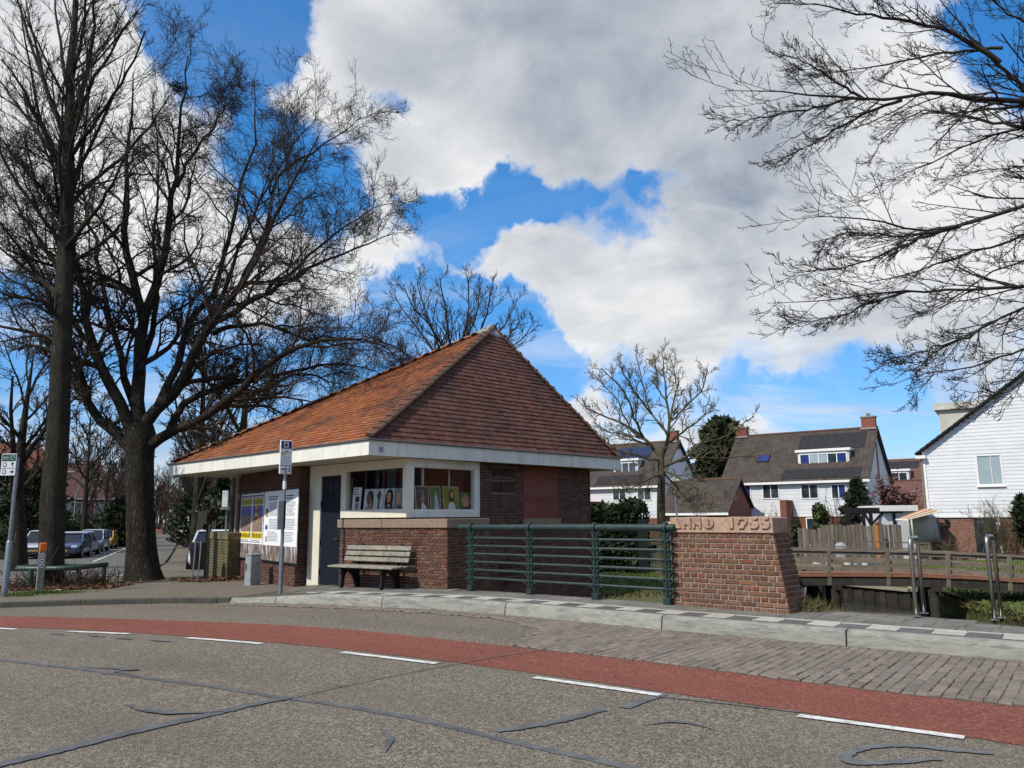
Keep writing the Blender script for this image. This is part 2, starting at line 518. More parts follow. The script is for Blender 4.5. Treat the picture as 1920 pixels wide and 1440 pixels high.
pmat('cap_stone', (0.47, 0.315, 0.225), (0.32, 0.215, 0.16), 28, 0.92, 0.006, 70, c3=(0.20, 0.15, 0.12), s3=3, f3=0.5, contrast=(0.4, 0.6))
pmat('sill_stone', (0.30, 0.215, 0.155), (0.19, 0.145, 0.11), 34, 0.92, 0.005, 90, contrast=(0.4, 0.6))
# building
def tile_mat(name, a, bcol, dark, fdark):
 m = pmat(name, a, bcol, 7, 0.9, 0.003, 60, island=0.20, c3=dark, s3=0.9, f3=fdark)
 return m
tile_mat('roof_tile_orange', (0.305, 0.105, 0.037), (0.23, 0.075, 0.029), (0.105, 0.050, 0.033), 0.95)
tile_mat('roof_tile_shaded', (0.135, 0.055, 0.037), (0.088, 0.039, 0.028), (0.05, 0.032, 0.026), 0.85)  # same tiles, darkened: shade of the slope in grazing sun put into the colour
pmat('hip_tile', (0.135, 0.066, 0.040), (0.085, 0.05, 0.035), 8, 0.95, 0.004, 50, island=0.2, c3=(0.12, 0.11, 0.07), s3=3, f3=0.4)
pmat('ridge_orange', (0.30, 0.12, 0.05), (0.2, 0.085, 0.04), 8, 0.95, 0.004, 50, island=0.2, c3=(0.2, 0.16, 0.09), s3=3, f3=0.5)
pmat('lead', (0.30, 0.29, 0.27), (0.21, 0.205, 0.2), 6, 0.6, 0.002, 30)
pmat('white_paint', (0.78, 0.77, 0.70), (0.70, 0.69, 0.61), 2.5, 0.55, c3=(0.50, 0.50, 0.42), s3=6, f3=0.5, stretch=(1, 1, 0.25))
pmat('cream_paint', (0.74, 0.70, 0.58), (0.68, 0.64, 0.52), 2.5, 0.6, c3=(0.55, 0.52, 0.42), s3=4, f3=0.3)
pmat('soffit_paint', (0.52, 0.48, 0.385), (0.46, 0.42, 0.335), 2, 0.8, c3=(0.36, 0.33, 0.26), s3=1.5, f3=0.3)
flat('gutter_zinc', (0.14, 0.145, 0.15), 0.5, 0.3)
pmat('door_paint', (0.011, 0.015, 0.024), (0.008, 0.011, 0.018), 4, 0.5, spec=0.2)
flat('dark_room', (0.03, 0.026, 0.024), 0.9)
glass_mat('window_glass', (0.95, 0.96, 0.96), 0.0)
pmat('house_glass', (0.02, 0.028, 0.036), (0.05, 0.065, 0.08), 1.5, 0.06, spec=0.8, contrast=(0.45, 0.6))
pmat('blue_blind', (0.02, 0.045, 0.20), (0.015, 0.03, 0.13), 2, 0.2, spec=0.6)
pmat('pale_blind', (0.34, 0.42, 0.44), (0.28, 0.36, 0.39), 2, 0.3, spec=0.6)
# metals, wood
pmat('railing_green', (0.017, 0.038, 0.036), (0.011, 0.026, 0.025), 9, 0.42, 0.0015, 40, spec=0.5, c3=(0.055, 0.075, 0.06), s3=6, f3=0.4)
flat('hoop_green', (0.05, 0.085, 0.07), 0.5)
pmat('stainless', (0.50, 0.49, 0.47), (0.40, 0.39, 0.38), 3, 0.36, metal=1.0)
pmat('galvanised', (0.28, 0.31, 0.34), (0.21, 0.24, 0.27), 12, 0.45, metal=0.55)
flat('black_iron', (0.012, 0.012, 0.013), 0.5)
pmat('grey_wood', (0.33, 0.29, 0.225), (0.22, 0.195, 0.155), 3, 0.9, 0.004, 12, stretch=(1, 1, 9), coords='obj', island=0.12, c3=(0.14, 0.125, 0.10), s3=8, f3=0.5)
pmat('bench_wood', (0.31, 0.285, 0.23), (0.22, 0.205, 0.17), 4, 0.9, 0.004, 30, c3=(0.10, 0.095, 0.085), s3=9, f3=0.7, island=0.1)
pmat('fence_wood', (0.19, 0.155, 0.12), (0.115, 0.10, 0.082), 3, 0.95, 0.004, 25, stretch=(3, 3, 0.5), island=0.28)
pmat('bridge_wood', (0.20, 0.165, 0.125), (0.125, 0.107, 0.085), 4, 0.9, 0.004, 25, island=0.2)
pmat('pile_wood', (0.040, 0.035, 0.029), (0.022, 0.020, 0.018), 4, 0.95, 0.006, 25, island=0.25)
pmat('bridge_deck', (0.27, 0.115, 0.062), (0.19, 0.085, 0.05), 5, 0.85)
# houses
pmat('white_siding', (0.70, 0.71, 0.725), (0.64, 0.65, 0.67), 1.2, 0.5, island=0.025)
pmat('house_white', (0.68, 0.69, 0.705), (0.60, 0.61, 0.62), 1.0, 0.6)
pmat('house_brick', (0.25, 0.095, 0.065), (0.17, 0.07, 0.05), 9, 0.92, island=0.2)
flat('white_frame', (0.82, 0.82, 0.80), 0.4)
pmat('bitumen', (0.028, 0.028, 0.031), (0.018, 0.018, 0.02), 3, 0.85)
pmat('solar', (0.010, 0.018, 0.06), (0.014, 0.026, 0.085), 0.8, 0.12, spec=0.7)
flat('dark_frame', (0.02, 0.02, 0.022), 0.4)
flat('orange_stripe', (0.42, 0.16, 0.035), 0.8)
pmat('tarp', (0.55, 0.54, 0.47), (0.42, 0.41, 0.35), 1.5, 0.6, 0.01, 3)
# plants
def bark_mat(name, c1, c2, moss, fm):
 m = bpy.data.materials.new(name)
 m.use_nodes = True
 t = NT(m.node_tree)
 t.n.clear()
 b = t.node('ShaderNodeBsdfPrincipled')
 o = t.node('ShaderNodeOutputMaterial')
 t.l.new(b.outputs[0], o.inputs[0])
 pos = t.node('ShaderNodeNewGeometry').outputs['Position']
 st = t.vmath('MULTIPLY', pos, (1, 1, 0.14))
 n1 = t.noise(st, 19, 5, 0.6, 1.2)
 ridge = t.math('ABSOLUTE', t.math('SUBTRACT', n1, 0.5))
 f = t.maprange(ridge, 0.0, 0.14)
 c = t.mix(f, c2, c1)
 n2 = t.noise(pos, 1.6, 5, 0.6)
 c = t.mix(t.math('MULTIPLY', t.maprange(n2, 0.42, 0.7), fm), c, moss)
 t.set(b, 'Base Color', c)
 b.inputs['Roughness'].default_value = 0.95
 b.inputs['Specular IOR Level'].default_value = 0.15
 bp = t.node('ShaderNodeBump', dict(), Strength=1.0, Distance=0.05, Height=f)
 t.set(b, 'Normal', bp.outputs[0])
 MATS[name] = m
bark_mat('bark_oak', (0.092, 0.078, 0.058), (0.026, 0.022, 0.018), (0.080, 0.080, 0.045), 0.45)
bark_mat('bark_smooth', (0.070, 0.060, 0.046), (0.044, 0.038, 0.030), (0.085, 0.085, 0.055), 0.6)
pmat('twig', (0.050, 0.036, 0.026), (0.035, 0.026, 0.019), 3, 0.9)
pmat('twig_ash', (0.030, 0.025, 0.020), (0.045, 0.037, 0.028), 3, 0.85)
pmat('twig_pale', (0.155, 0.125, 0.075), (0.10, 0.085, 0.05), 3, 0.9)
pmat('bark_mossy', (0.095, 0.085, 0.042), (0.055, 0.05, 0.03), 5, 0.95, 0.006, 25)
pmat('bush_twig', (0.075, 0.040, 0.027), (0.05, 0.03, 0.022), 6, 0.9)
pmat('grass_blade', (0.085, 0.150, 0.020), (0.125, 0.160, 0.032), 1.5, 0.8, island=0.35)
pmat('dry_grass', (0.165, 0.15, 0.048), (0.10, 0.11, 0.034), 1.5, 0.85, island=0.35)
pmat('lawn_soil', (0.070, 0.085, 0.025), (0.085, 0.08, 0.035), 1.2, 0.95, 0.02, 8)
pmat('leaf_dark', (0.022, 0.035, 0.014), (0.034, 0.045, 0.018), 1.0, 0.7, island=0.4)
pmat('leaf_hedge', (0.042, 0.058, 0.020), (0.028, 0.042, 0.016), 1.0, 0.7, island=0.4)
pmat('leaf_green', (0.070, 0.095, 0.022), (0.045, 0.07, 0.02), 1.0, 0.7, island=0.4)
pmat('leaf_litter', (0.16, 0.075, 0.035), (0.09, 0.045, 0.025), 4, 0.9, island=0.45)
pmat('blossom', (0.22, 0.10, 0.10), (0.13, 0.06, 0.06), 2, 0.8, island=0.35)
pmat('earth', (0.07, 0.055, 0.038), (0.045, 0.037, 0.028), 3, 0.95, 0.02, 15)
# street things
flat('sign_blue', (0.012, 0.022, 0.10), 0.4)
flat('sign_white', (0.74, 0.76, 0.78), 0.4)
flat('sign_green', (0.012, 0.10, 0.055), 0.4)
flat('ink', (0.025, 0.027, 0.035), 0.7)
flat('ink_grey', (0.25, 0.27, 0.32), 0.7)
flat('yellow', (0.80, 0.58, 0.01), 0.5)
flat('olive', (0.55, 0.52, 0.02), 0.6)
flat('orange', (0.75, 0.16, 0.025), 0.5)
flat('red', (0.45, 0.03, 0.025), 0.5)
flat('blue', (0.03, 0.10, 0.36), 0.5)
pmat('paper', (0.83, 0.84, 0.86), (0.78, 0.79, 0.81), 3, 0.7)
pmat('poster_photo', (0.015, 0.05, 0.34), (0.10, 0.10, 0.22), 9, 0.6, c3=(0.40, 0.38, 0.36), s3=14, f3=0.7)
pmat('poster_photo_low', (0.05, 0.04, 0.06), (0.36, 0.22, 0.10), 14, 0.6, c3=(0.45, 0.42, 0.40), s3=20, f3=0.7)
pmat('torn_paper', (0.09, 0.06, 0.05), (0.20, 0.16, 0.14), 7, 0.8, c3=(0.60, 0.61, 0.62), s3=6, f3=0.9, stretch=(1, 1, 0.4))
pmat('cabinet_grey', (0.30, 0.335, 0.345), (0.24, 0.27, 0.28), 4, 0.6, c3=(0.17, 0.18, 0.18), s3=8, f3=0.4)
flat('plastic_dark', (0.012, 0.014, 0.016), 0.45)
pmat('post_grey', (0.25, 0.245, 0.23), (0.17, 0.17, 0.16), 8, 0.8, c3=(0.13, 0.15, 0.08), s3=4, f3=0.5)
flat('tyre', (0.012, 0.012, 0.012), 0.8)
flat('rim', (0.42, 0.43, 0.45), 0.35, 0.8)
flat('headlight', (0.70, 0.72, 0.74), 0.1, spec=0.8)
flat('taillight', (0.35, 0.012, 0.012), 0.2, spec=0.7)
pmat('car_glass', (0.010, 0.014, 0.022), (0.018, 0.024, 0.034), 1.0, 0.06, spec=0.5)
for nm, c in (('silver', (0.50, 0.53, 0.57)), ('white', (0.70, 0.72, 0.75)), ('blue', (0.02, 0.045, 0.14)), ('yellow', (0.62, 0.30, 0.015)), ('grey', (0.115, 0.12, 0.13)), ('black', (0.015, 0.016, 0.02)), ('pale', (0.42, 0.50, 0.60)), ('dark', (0.03, 0.032, 0.04))):
 pmat('car_' + nm, c, tuple(x * 0.94 for x in c), 2, 0.28, metal=0.08, spec=0.6, coat=0.8)
def water_mat():
 m = bpy.data.materials.new('water')
 m.use_nodes = True
 t = NT(m.node_tree)
 t.n.clear()
 b = t.node('ShaderNodeBsdfPrincipled')
 o = t.node('ShaderNodeOutputMaterial')
 t.l.new(b.outputs[0], o.inputs[0])
 pos = t.node('ShaderNodeNewGeometry').outputs['Position']
 b.inputs['Base Color'].default_value = (0.022, 0.022, 0.015, 1)
 b.inputs['Roughness'].default_value = 0.05
 n1 = t.noise(t.vmath('MULTIPLY', pos, (1.0, 2.2, 1)), 2.2, 5, 0.6, 0.3)
 bp = t.node('ShaderNodeBump', dict(), Strength=0.45, Distance=0.05, Height=n1)
 t.set(b, 'Normal', bp.outputs[0])
 MATS['water'] = m
water_mat()
# ------------------------------------------------------------------ ground, roads, pavements
def lerp2(a, b, f):
 return (a[0] + (b[0] - a[0]) * f, a[1] + (b[1] - a[1]) * f)
def resample(pts, n=None, step=None):
 P = [np.array(p[:2], float) for p in pts]
 seg = [np.linalg.norm(P[i + 1] - P[i]) for i in range(len(P) - 1)]
 L = sum(seg)
 if n is None:
  n = max(2, int(round(L / step)) + 1)
 outp = []
 for k in range(n):
  t = L * k / (n - 1)
  i = 0
  while i < len(seg) - 1 and t > seg[i]:
   t -= seg[i]
   i += 1
  outp.append(tuple(P[i] + (P[i + 1] - P[i]) * min(1, t / seg[i])))
 return outp
def smooth_line(pts, step=0.25, it=2):
 """corner-cut polyline, then evenly resampled"""
 P = [tuple(p[:2]) for p in pts]
 for _ in range(it):
  q = [P[0]]
  for i in range(len(P) - 1):
   q += [lerp2(P[i], P[i + 1], .25), lerp2(P[i], P[i + 1], .75)]
  q.append(P[-1])
  P = q
 return resample(P, step=step)
def offset_line(pts, d):
 """shift a plan polyline to its left by d"""
 r = []
 for i, p in enumerate(pts):
  a, b = pts[max(0, i - 1)], pts[min(len(pts) - 1, i + 1)]
  tx, ty = b[0] - a[0], b[1] - a[1]
  l = math.hypot(tx, ty)
  r.append((p[0] - ty / l * d, p[1] + tx / l * d))
 return r
def sheet(name, A, B, zoff, mat, nv=2, kind=None, parent=None, zf=gz):
 """ruled ground sheet between two polylines with the same number of points"""
 m = MB()
 vs, fs = [], []
 n = len(A)
 for i in range(n):
  for j in range(nv + 1):
   x, y = lerp2(A[i], B[i], j / nv)
   vs.append((x, y, zf(x, y) + zoff))
 w_ = nv + 1
 for i in range(n - 1):
  for j in range(nv):
   fs.append((i * w_ + j, i * w_ + j + 1, (i + 1) * w_ + j + 1, (i + 1) * w_ + j))
 # make it face up
 a, b, c = (Vector(vs[k]) for k in fs[0][:3])
 if (b - a).cross(c - a).z < 0:
  fs = [tuple(reversed(f)) for f in fs]
 m.add(vs, fs)
 return m.build(name, mat, parent, kind=kind)
def in_poly(x, y, P):
 c = False
 j = len(P) - 1
 for i in range(len(P)):
  if (P[i][1] > y) != (P[j][1] > y) and x < (P[j][0] - P[i][0]) * (y - P[i][1]) / (P[j][1] - P[i][1]) + P[i][0]:
   c = not c
  j = i
 return c
# the low land with the canal lies behind the bridge parapet
LOW = [(-3.5, 21.5), (-1.2, 17.2), (0.6, 15.5), (2.5, 14.0), (4.0, 12.6), (5.6, 11.2), (7.0, 9.2), (16, 1.0), (75, 1.0), (75, 75), (-3.5, 75)]
xs = np.concatenate([np.arange(-400, -60, 20), np.arange(-60, -20, 2), np.arange(-20, 14, 0.5), np.arange(14, 60, 2), np.arange(60, 401, 20)])
ys = np.concatenate([np.arange(-60, 0, 4), np.arange(0, 32, 0.5), np.arange(32, 100, 2), np.arange(100, 901, 40)])
def grid_sheet(name, keep, zf, mat, x_=xs, y_=ys, kind='structure'):
 nx, ny = len(x_), len(y_)
 vs = [(float(x), float(y), zf(x, y)) for y in y_ for x in x_]
 fs = []
 for j in range(ny - 1):
  for i in range(nx - 1):
   if keep((x_[i] + x_[i + 1]) / 2, (y_[j] + y_[j + 1]) / 2):
    a = j * nx + i
    fs.append((a, a + 1, a + nx + 1, a + nx))
 used = sorted({i for f in fs for i in f})
 mp = {u: k for k, u in enumerate(used)}
 m = MB()
 m.v = [vs[u] for u in used]
 m.f = [tuple(mp[i] for i in f) for f in fs]
 return m.build(name, mat, kind=kind)
grid_sheet('ground', lambda x, y: not in_poly(x, y, LOW), lambda x, y: gz(x, y) - 0.06, M['earth'])
STREET_R = [(-12.3, 25.6), (-13.4, 29.5), (-16.2, 37), (-21.5, 50), (-44.5, 106), (-82, 200), (-150, 370)]
STREET_L = [(-36, 25.6), (-31, 34), (-27.6, 41), (-29.6, 50), (-34, 66), (-50, 106), (-88, 200), (-158, 370)]
def on_road(x, y):
 if in_poly(x, y, LOW) or not (-60 < x < 14 and -20 < y < 26.5):
  return False
 return True
grid_sheet('road', on_road, gz, M['asphalt'], np.concatenate([np.arange(-60, -20, 2), np.arange(-20, 14.1, 0.5)]), np.concatenate([np.arange(-20, 0, 2), np.arange(0, 27.1, 0.5)]))
sheet('side_street', resample(STREET_L, 60), resample(STREET_R, 60), 0.012, M['asphalt_far'], 6, 'structure')
KERB = smooth_line([(-5.9, 16.46), (-4.78, 16.10), (-2.45, 14.85), (-0.13, 13.32), (2.04, 11.46), (4.04, 9.90), (5.52, 8.80), (9.5, 5.8), (15, 1.6)], 0.12)
LKERB = smooth_line([(-30, 15.2), (-22, 15.9), (-16, 16.4), (-10.63, 16.64), (-9.09, 16.84), (-7.38, 16.84), (-5.9, 16.46), (-5.72, 16.40)], 0.25)
# red cycle lane
RED_UP = smooth_line([(-24, 15.6), (-16, 15.9), (-9.56, 15.0), (-7.11, 14.08), (-4.65, 13.07), (-2.46, 11.89), (-0.03, 10.17), (1.71, 8.87), (2.6, 8.05), (3.36, 7.43), (4.25, 6.87), (8.5, 3.9), (14, 0)], None or 0.4)
RED_LO = smooth_line([(-24, 13.6), (-14, 14.1), (-8.38, 13.16), (-6.77, 12.6), (-4.62, 11.42), (-2.09, 10.12), (-0.03, 8.68), (1.44, 7.5), (2.38, 6.74), (3.27, 6.01), (3.53, 5.76), (7.2, 2.9), (12, -1)], 0.4)
n_ = 420
RU, RL = resample(RED_UP, n_), resample(RED_LO, n_)
RU = [(a + random.uniform(-.012, .012), b + random.uniform(-.016, .016)) for a, b in RU]
RL = [(a + random.uniform(-.010, .010), b + random.uniform(-.012, .012)) for a, b in RL]
sheet('cycle_lane', RU, RL, 0.005, M['red_asphalt'], 3, 'structure')
road_obj = bpy.data.objects['road']
# lane dashes along the near edge of the red lane
DASH = [((0, 1178), (35, 1180)), ((135, 1184), (248, 1188.5)), ((357, 1196), (497, 1207)), ((648, 1223), (824, 1244)), ((1007, 1270), (1242, 1303)), ((1500, 1341), (1810, 1382))]
for i, (a, b) in enumerate(DASH):
 p, q = gp(*a), gp(*b)
 if i == 0:
  p = p + (p - q) * 1.2
 line = resample([(p.x, p.y), ((p.x + q.x) / 2, (p.y + q.y) / 2 + 0.005), (q.x, q.y)], 8)
 sheet('lane_dash', line, offset_line(line, -0.10), 0.010, M['road_paint'], 1, parent=road_obj)
def seal(name, px_pts, width, zoff=0.005, jitter=0.25, mat=None, taper=False):
 """bitumen crack seal: a band of uneven width along points of the road"""
 pts = [gp(*p) for p in px_pts]
 line = smooth_line([(p.x, p.y) for p in pts], 0.045, 2)
 L, Rr = [], []
 jitter *= 0.7
 off = offset_line(line, 1.0)
 n = len(line)
 for i, p in enumerate(line):
  f = 1.0
  if taper:
   f = min(1, 0.15 + 1.6 * min(i, n - 1 - i) / n)
  dx, dy = off[i][0] - p[0], off[i][1] - p[1]
  a = width / 2 * f * (1 + random.uniform(-jitter, jitter))
  b = width / 2 * f * (1 + random.uniform(-jitter, jitter))
  L.append((p[0] + dx * a, p[1] + dy * a))
  Rr.append((p[0] - dx * b, p[1] - dy * b))
 sheet(name, L, Rr, zoff, mat or M['crack_seal'], 1, parent=road_obj)
seal('crack_seal', [(-80, 1232), (0, 1238), (120, 1251), (260, 1270), (400, 1288), (540, 1310), (640, 1323), (800, 1352), (960, 1392), (1100, 1422), (1250, 1456)], 0.085)
seal('crack_seal', [(-60, 1450), (0, 1435), (100, 1412), (200, 1385), (300, 1362), (400, 1340), (470, 1322), (545, 1309)], 0.12, 0.009)
seal('crack_seal', [(540, 1311), (700, 1275), (850, 1247), (960, 1228), (1050, 1216)], 0.02, 0.012)
seal('crack_seal', [(235, 1323), (270, 1334), (320, 1340), (420, 1336)], 0.11, 0.013, 0.4, taper=True)
seal('crack_seal', [(250, 1268), (200, 1258), (280, 1258), (150, 1252)], 0.08, 0.013, 0.4, taper=True)
seal('crack_seal', [(930, 1372), (1020, 1360), (1080, 1346), (1130, 1331)], 0.10, 0.009, 0.35)
seal('crack_seal', [(1172, 1329), (1200, 1316), (1243, 1303)], 0.11, 0.009, 0.35)
seal('crack_seal', [(1208, 1361), (1265, 1353), (1310, 1360), (1338, 1369)], 0.07, 0.009, 0.4, taper=True)
seal('crack_seal', [(1760, 1424), (1610, 1436), (1576, 1425), (1612, 1403), (1700, 1398), (1780, 1408), (1862, 1414)], 0.075, 0.009, 0.4)
seal('crack_seal', [(712, 1366), (735, 1385), (722, 1412)], 0.06, 0.009, 0.4, taper=True)
for a, b in (((95, 1188), (125, 1191)), ((165, 1191), (200, 1195)), ((215, 1196), (250, 1199)), ((280, 1200), (325, 1204))):
 seal('crack_seal', [a, ((a[0] + b[0]) / 2, (a[1] + b[1]) / 2 + 1), b], 0.12, 0.009, 0.5, taper=True)
seal('crack_seal', [(1150, 1200), (1110, 1209), (1040, 1220)], 0.09, 0.016, 0.35, taper=True)
seal('crack_seal', [(1220, 1306), (1400, 1325), (1500, 1337)], 0.03, 0.012, 0.3)
# ---- block paved bus bay between kerb and red lane
bay = MB().build('bus_bay_pavement', M['joint_sand'], kind='structure') if False else None
def red_gap(p, nrm):
 """distance from a kerb point outwards to the red lane"""
 best = 99
 for i in range(len(RU) - 1):
  a, b = RU[i], RU[i + 1]
  d = (b[0] - a[0], b[1] - a[1])
  det = nrm[0] * -d[1] + nrm[1] * d[0]
  if abs(det) < 1e-9:
   continue
  rx, ry = a[0] - p[0], a[1] - p[1]
  t = (rx * -d[1] + ry * d[0]) / det
  u = (nrm[0] * ry - nrm[1] * rx) / det
  if t > 0 and 0 <= u <= 1:
   best = min(best, t)
 return best
pv_base_a, pv_base_b, cells = [], [], []
step = 0.108
KP = resample(KERB, step=step)
offK = offset_line(KP, -1.0)
for i, p in enumerate(KP):
 nrm = (offK[i][0] - p[0], offK[i][1] - p[1])
 gap = red_gap(p, nrm)
 full = gap - 0.02
 x = p[0]
 if x < 1.0:
  width = min(full, 0.42 + max(0, (x - 0.1)) * 0.6 + 0.05 * math.sin(i))
 elif x < 1.6:
  width = min(full, 0.96 + (x - 1.0) * 3.2)
 else:
  width = full
 if x > 8.5:
  break
 pv_base_a.append(p)
 pv_base_b.append((p[0] + nrm[0] * (width + 0.01), p[1] + nrm[1] * (width + 0.01)))
 k, pos_ = 0, 0.01 + (0.108 if i % 2 else 0.0)
 if i % 2:
  cells.append((p, nrm, 0.01, 0.104))
 while pos_ + 0.205 < width:
  cells.append((p, nrm, pos_, 0.209))
  pos_ += 0.216
 if width - pos_ > 0.06:
  cells.append((p, nrm, pos_, width - pos_ - 0.01))
bay = sheet('bus_bay_pavement', pv_base_a, pv_base_b, 0.004, M['joint_sand'], 4, 'structure')
def paver_mesh(name, wid, ln):
 """chamfered block, origin at the kerb side, x across, y outward"""
 h, c = 0.016, 0.007
 j = lambda: random.uniform(-0.002, 0.002)
 x0, x1, y0, y1 = -wid / 2, wid / 2, 0, ln
 base = [(x0, y0, 0), (x1, y0, 0), (x1, y1, 0), (x0, y1, 0)]
 mid = [(x, y, h * .6 + j()) for x, y, _ in base]
 top = [(x0 + c, y0 + c, h + j()), (x1 - c, y0 + c, h + j()), (x1 - c, y1 - c, h + j()), (x0 + c, y1 - c, h + j())]
 f = [(8, 9, 10, 11)] + [(i, (i + 1) % 4, (i + 1) % 4 + 4, i + 4) for i in range(4)] + [(i + 4, (i + 1) % 4 + 4, (i + 1) % 4 + 8, i + 8) for i in range(4)]
 return base + mid + top, f
def place_cells(cells, parent, name, mat, wid, limit, z0):
 cells = sorted(cells, key=lambda c: (c[0][0] + c[1][0] * c[2]) ** 2 + (c[0][1] + c[1][1] * c[2]) ** 2 + (0 if abs((c[0][0]) / max(c[0][1], 1)) < 0.66 else 1e4))
 cache = {}
 rest = MB()
 for n, (p, nrm, o, ln) in enumerate(cells):
  x, y = p[0] + nrm[0] * o + random.uniform(-.006, .006), p[1] + nrm[1] * o + random.uniform(-.006, .006)
  ang = math.atan2(nrm[1], nrm[0]) - math.pi / 2
  key = (round(ln, 2), n % 3)
  if key not in cache:
   v, f = paver_mesh(name, wid, round(ln, 2))
   me = bpy.data.meshes.new(name)
   me.from_pydata(v, [], f)
   me.materials.append(mat)
   cache[key] = (me, v, f)
  me, v, f = cache[key]
  z = gz(x, y) + z0 + random.uniform(-0.002, 0.002)
  mat4 = Matrix.Translation((x, y, z)) @ Matrix.Rotation(ang + random.uniform(-.022, .022), 4, 'Z') @ Matrix.Rotation(random.uniform(-.012, .012), 4, 'X')
  if n < limit:
   o_ = link_mesh(name, me, None, parent)
   o_.matrix_local = mat4
  else:
   rest.add([mat4 @ Vector(q) for q in v], f)
 if rest.v:
  rest.build(name, mat, parent, kind='stuff')
place_cells(cells, bay, 'paver', M['paver'], step - 0.006, 300, 0.003)
# ---- raised bus platform with kerb stones, checker tiles and slabs
KH = 0.205
KI = offset_line(KERB, 0.14)
def ramp(x, y):
 return gz(x, y)
back_pts = [(-6.6, 18.6), (-5.3, 20.2), (-3.9, 17.95), (-1.25, 16.2), (0.25, 14.95), (1.45, 13.95), (2.6, 12.95), (3.3, 12.75), (4.45, 12.05), (5.45, 11.45), (6.45, 9.85), (11, 6.2), (17, 1.8)]
# near the stop's left end the platform runs back into the pavement
PF = [p for p in KI if p[0] > -5.95]
nb = len(PF)
def platform_back(p, nrm):
 best = 3.0
 for i in range(len(back_pts) - 1):
  a, b = back_pts[i], back_pts[i + 1]
  d = (b[0] - a[0], b[1] - a[1])
  det = nrm[0] * -d[1] + nrm[1] * d[0]
  if abs(det) < 1e-9:
   continue
  rx, ry = a[0] - p[0], a[1] - p[1]
  t = (rx * -d[1] + ry * d[0]) / det
  u = (nrm[0] * ry - nrm[1] * rx) / det
  if t > 0 and 0 <= u <= 1:
   best = min(best, t)
 return best
offP = offset_line(PF, 1.0)
PB = []
for i, p in enumerate(PF):
 nrm = (offP[i][0] - p[0], offP[i][1] - p[1])
 t = platform_back(p, nrm)
 PB.append((p[0] + nrm[0] * t, p[1] + nrm[1] * t))
PLH = lambda x, y: gz(x, y) + KH - max(0.0, min(0.10, (-3.6 - x) * 0.055))
plat = sheet('bus_platform', PF, PB, 0.0, M['joint_sand'], 8, 'structure', zf=PLH)
# its back wall down to the canal bank
sk = MB()
for i in range(len(PB) - 1):
 a, b = PB[i], PB[i + 1]
 sk.quad((b[0], b[1], PLH(*b)), (a[0], a[1], PLH(*a)), (a[0], a[1], -2.6), (b[0], b[1], -2.6))
sk.build('retaining_wall', M['mortar_dark'], plat)
# kerb stones, about 2.6 m each
KS = resample(KERB, step=0.05)
JO = []
for px_, py_ in [(422, 1132), (514, 1133), (714, 1140), (949, 1154), (1235, 1183.5), (1585, 1213.7)]:
 q = gp(px_, py_)
 JO.append(min(range(len(KS)), key=lambda i: (KS[i][0] - q.x) ** 2 + (KS[i][1] - q.y) ** 2))
while JO[-1] + 52 < len(KS):
 JO.append(JO[-1] + 52)
for a, b in zip(JO[:-1], JO[1:]):
 front = KS[a:b + 1]
 # pull the ends in to leave an open joint
 front[0] = lerp2(front[0], front[1], 0.2)
 front[-1] = lerp2(front[-1], front[-2], 0.2)
 prof = [(0.012, -0.05), (0.0, 0.02), (0.02, 0.155), (0.035, 0.19), (0.06, KH - 0.002), (0.155, KH + 0.004), (0.155, -0.05)]
 front = front[::2] + ([front[-1]] if (len(front) - 1) % 2 else [])
 rings = []
 for (o, z) in prof:
  ln = offset_line(front, o)
  rings.append([(p[0], p[1], (gz(*p) if z < .1 else PLH(*p) - KH) + z) for p in ln])
 m = MB()
 n, k = len(front), len(prof)
 vs = [rings[j][i] for i in range(n) for j in range(k)]
 fs = [(i * k + j, (i + 1) * k + j, (i + 1) * k + (j + 1) % k, i * k + (j + 1) % k) for i in range(n - 1) for j in range(k)]
 fs += [tuple(range(k)), tuple((n - 1) * k + j for j in reversed(range(k)))]
 m.add(vs, fs)
 m.build('kerb_stone', M['concrete_kerb'], plat)
def tile_row(o0, o1, length, mats, name, lo=-5.0, hi=9.5, gap=0.006, zup=0.006, stagger=0.0, limit=None, clip=True):
 base = offset_line(KERB, o0)
 line = resample(base, step=0.02)
 st = max(1, int(round(length / 0.02)))
 i = int(stagger / 0.02)
 k = 0
 while i + st < len(line):
  a, b = line[i], line[i + st]
  if lo < a[0] < hi:
   dx, dy = b[0] - a[0], b[1] - a[1]
   L = math.hypot(dx, dy)
   tx, ty = dx / L, dy / L
   nx, ny = -ty, tx
   ok = True
   if clip:
    t = platform_back((a[0] - nx * (o0 - .14), a[1] - ny * (o0 - .14)), (nx, ny))
    ok = t > o1 - .14 - .02
   if ok:
    g = gap / 2
    q = [(a[0] + tx * g, a[1] + ty * g), (b[0] - tx * g, b[1] - ty * g)]
    wv = (o1 - o0) - gap
    q += [(q[1][0] + nx * wv, q[1][1] + ny * wv), (q[0][0] + nx * wv, q[0][1] + ny * wv)]
    c = 0.004
    jz = random.uniform(-0.0015, 0.0015)
    zb = [PLH(*p) for p in q]
    cx, cy = sum(p[0] for p in q) / 4, sum(p[1] for p in q) / 4
    top = [(p[0] + (cx - p[0]) * .02, p[1] + (cy - p[1]) * .02, z + zup + jz) for p, z in zip(q, zb)]
    m = MB()
    m.add([(p[0], p[1], z - .002) for p, z in zip(q, zb)] + top, [(4, 5, 6, 7)] + [(j, (j + 1) % 4, (j + 1) % 4 + 4, j + 4) for j in range(4)])
    m.build(name, mats[k % len(mats)], plat)
  i += st
  k += 1
tile_row(0.158, 0.235, 0.40, [M['dark_tile']], 'ribbed_strip', -4.4, 7.5)
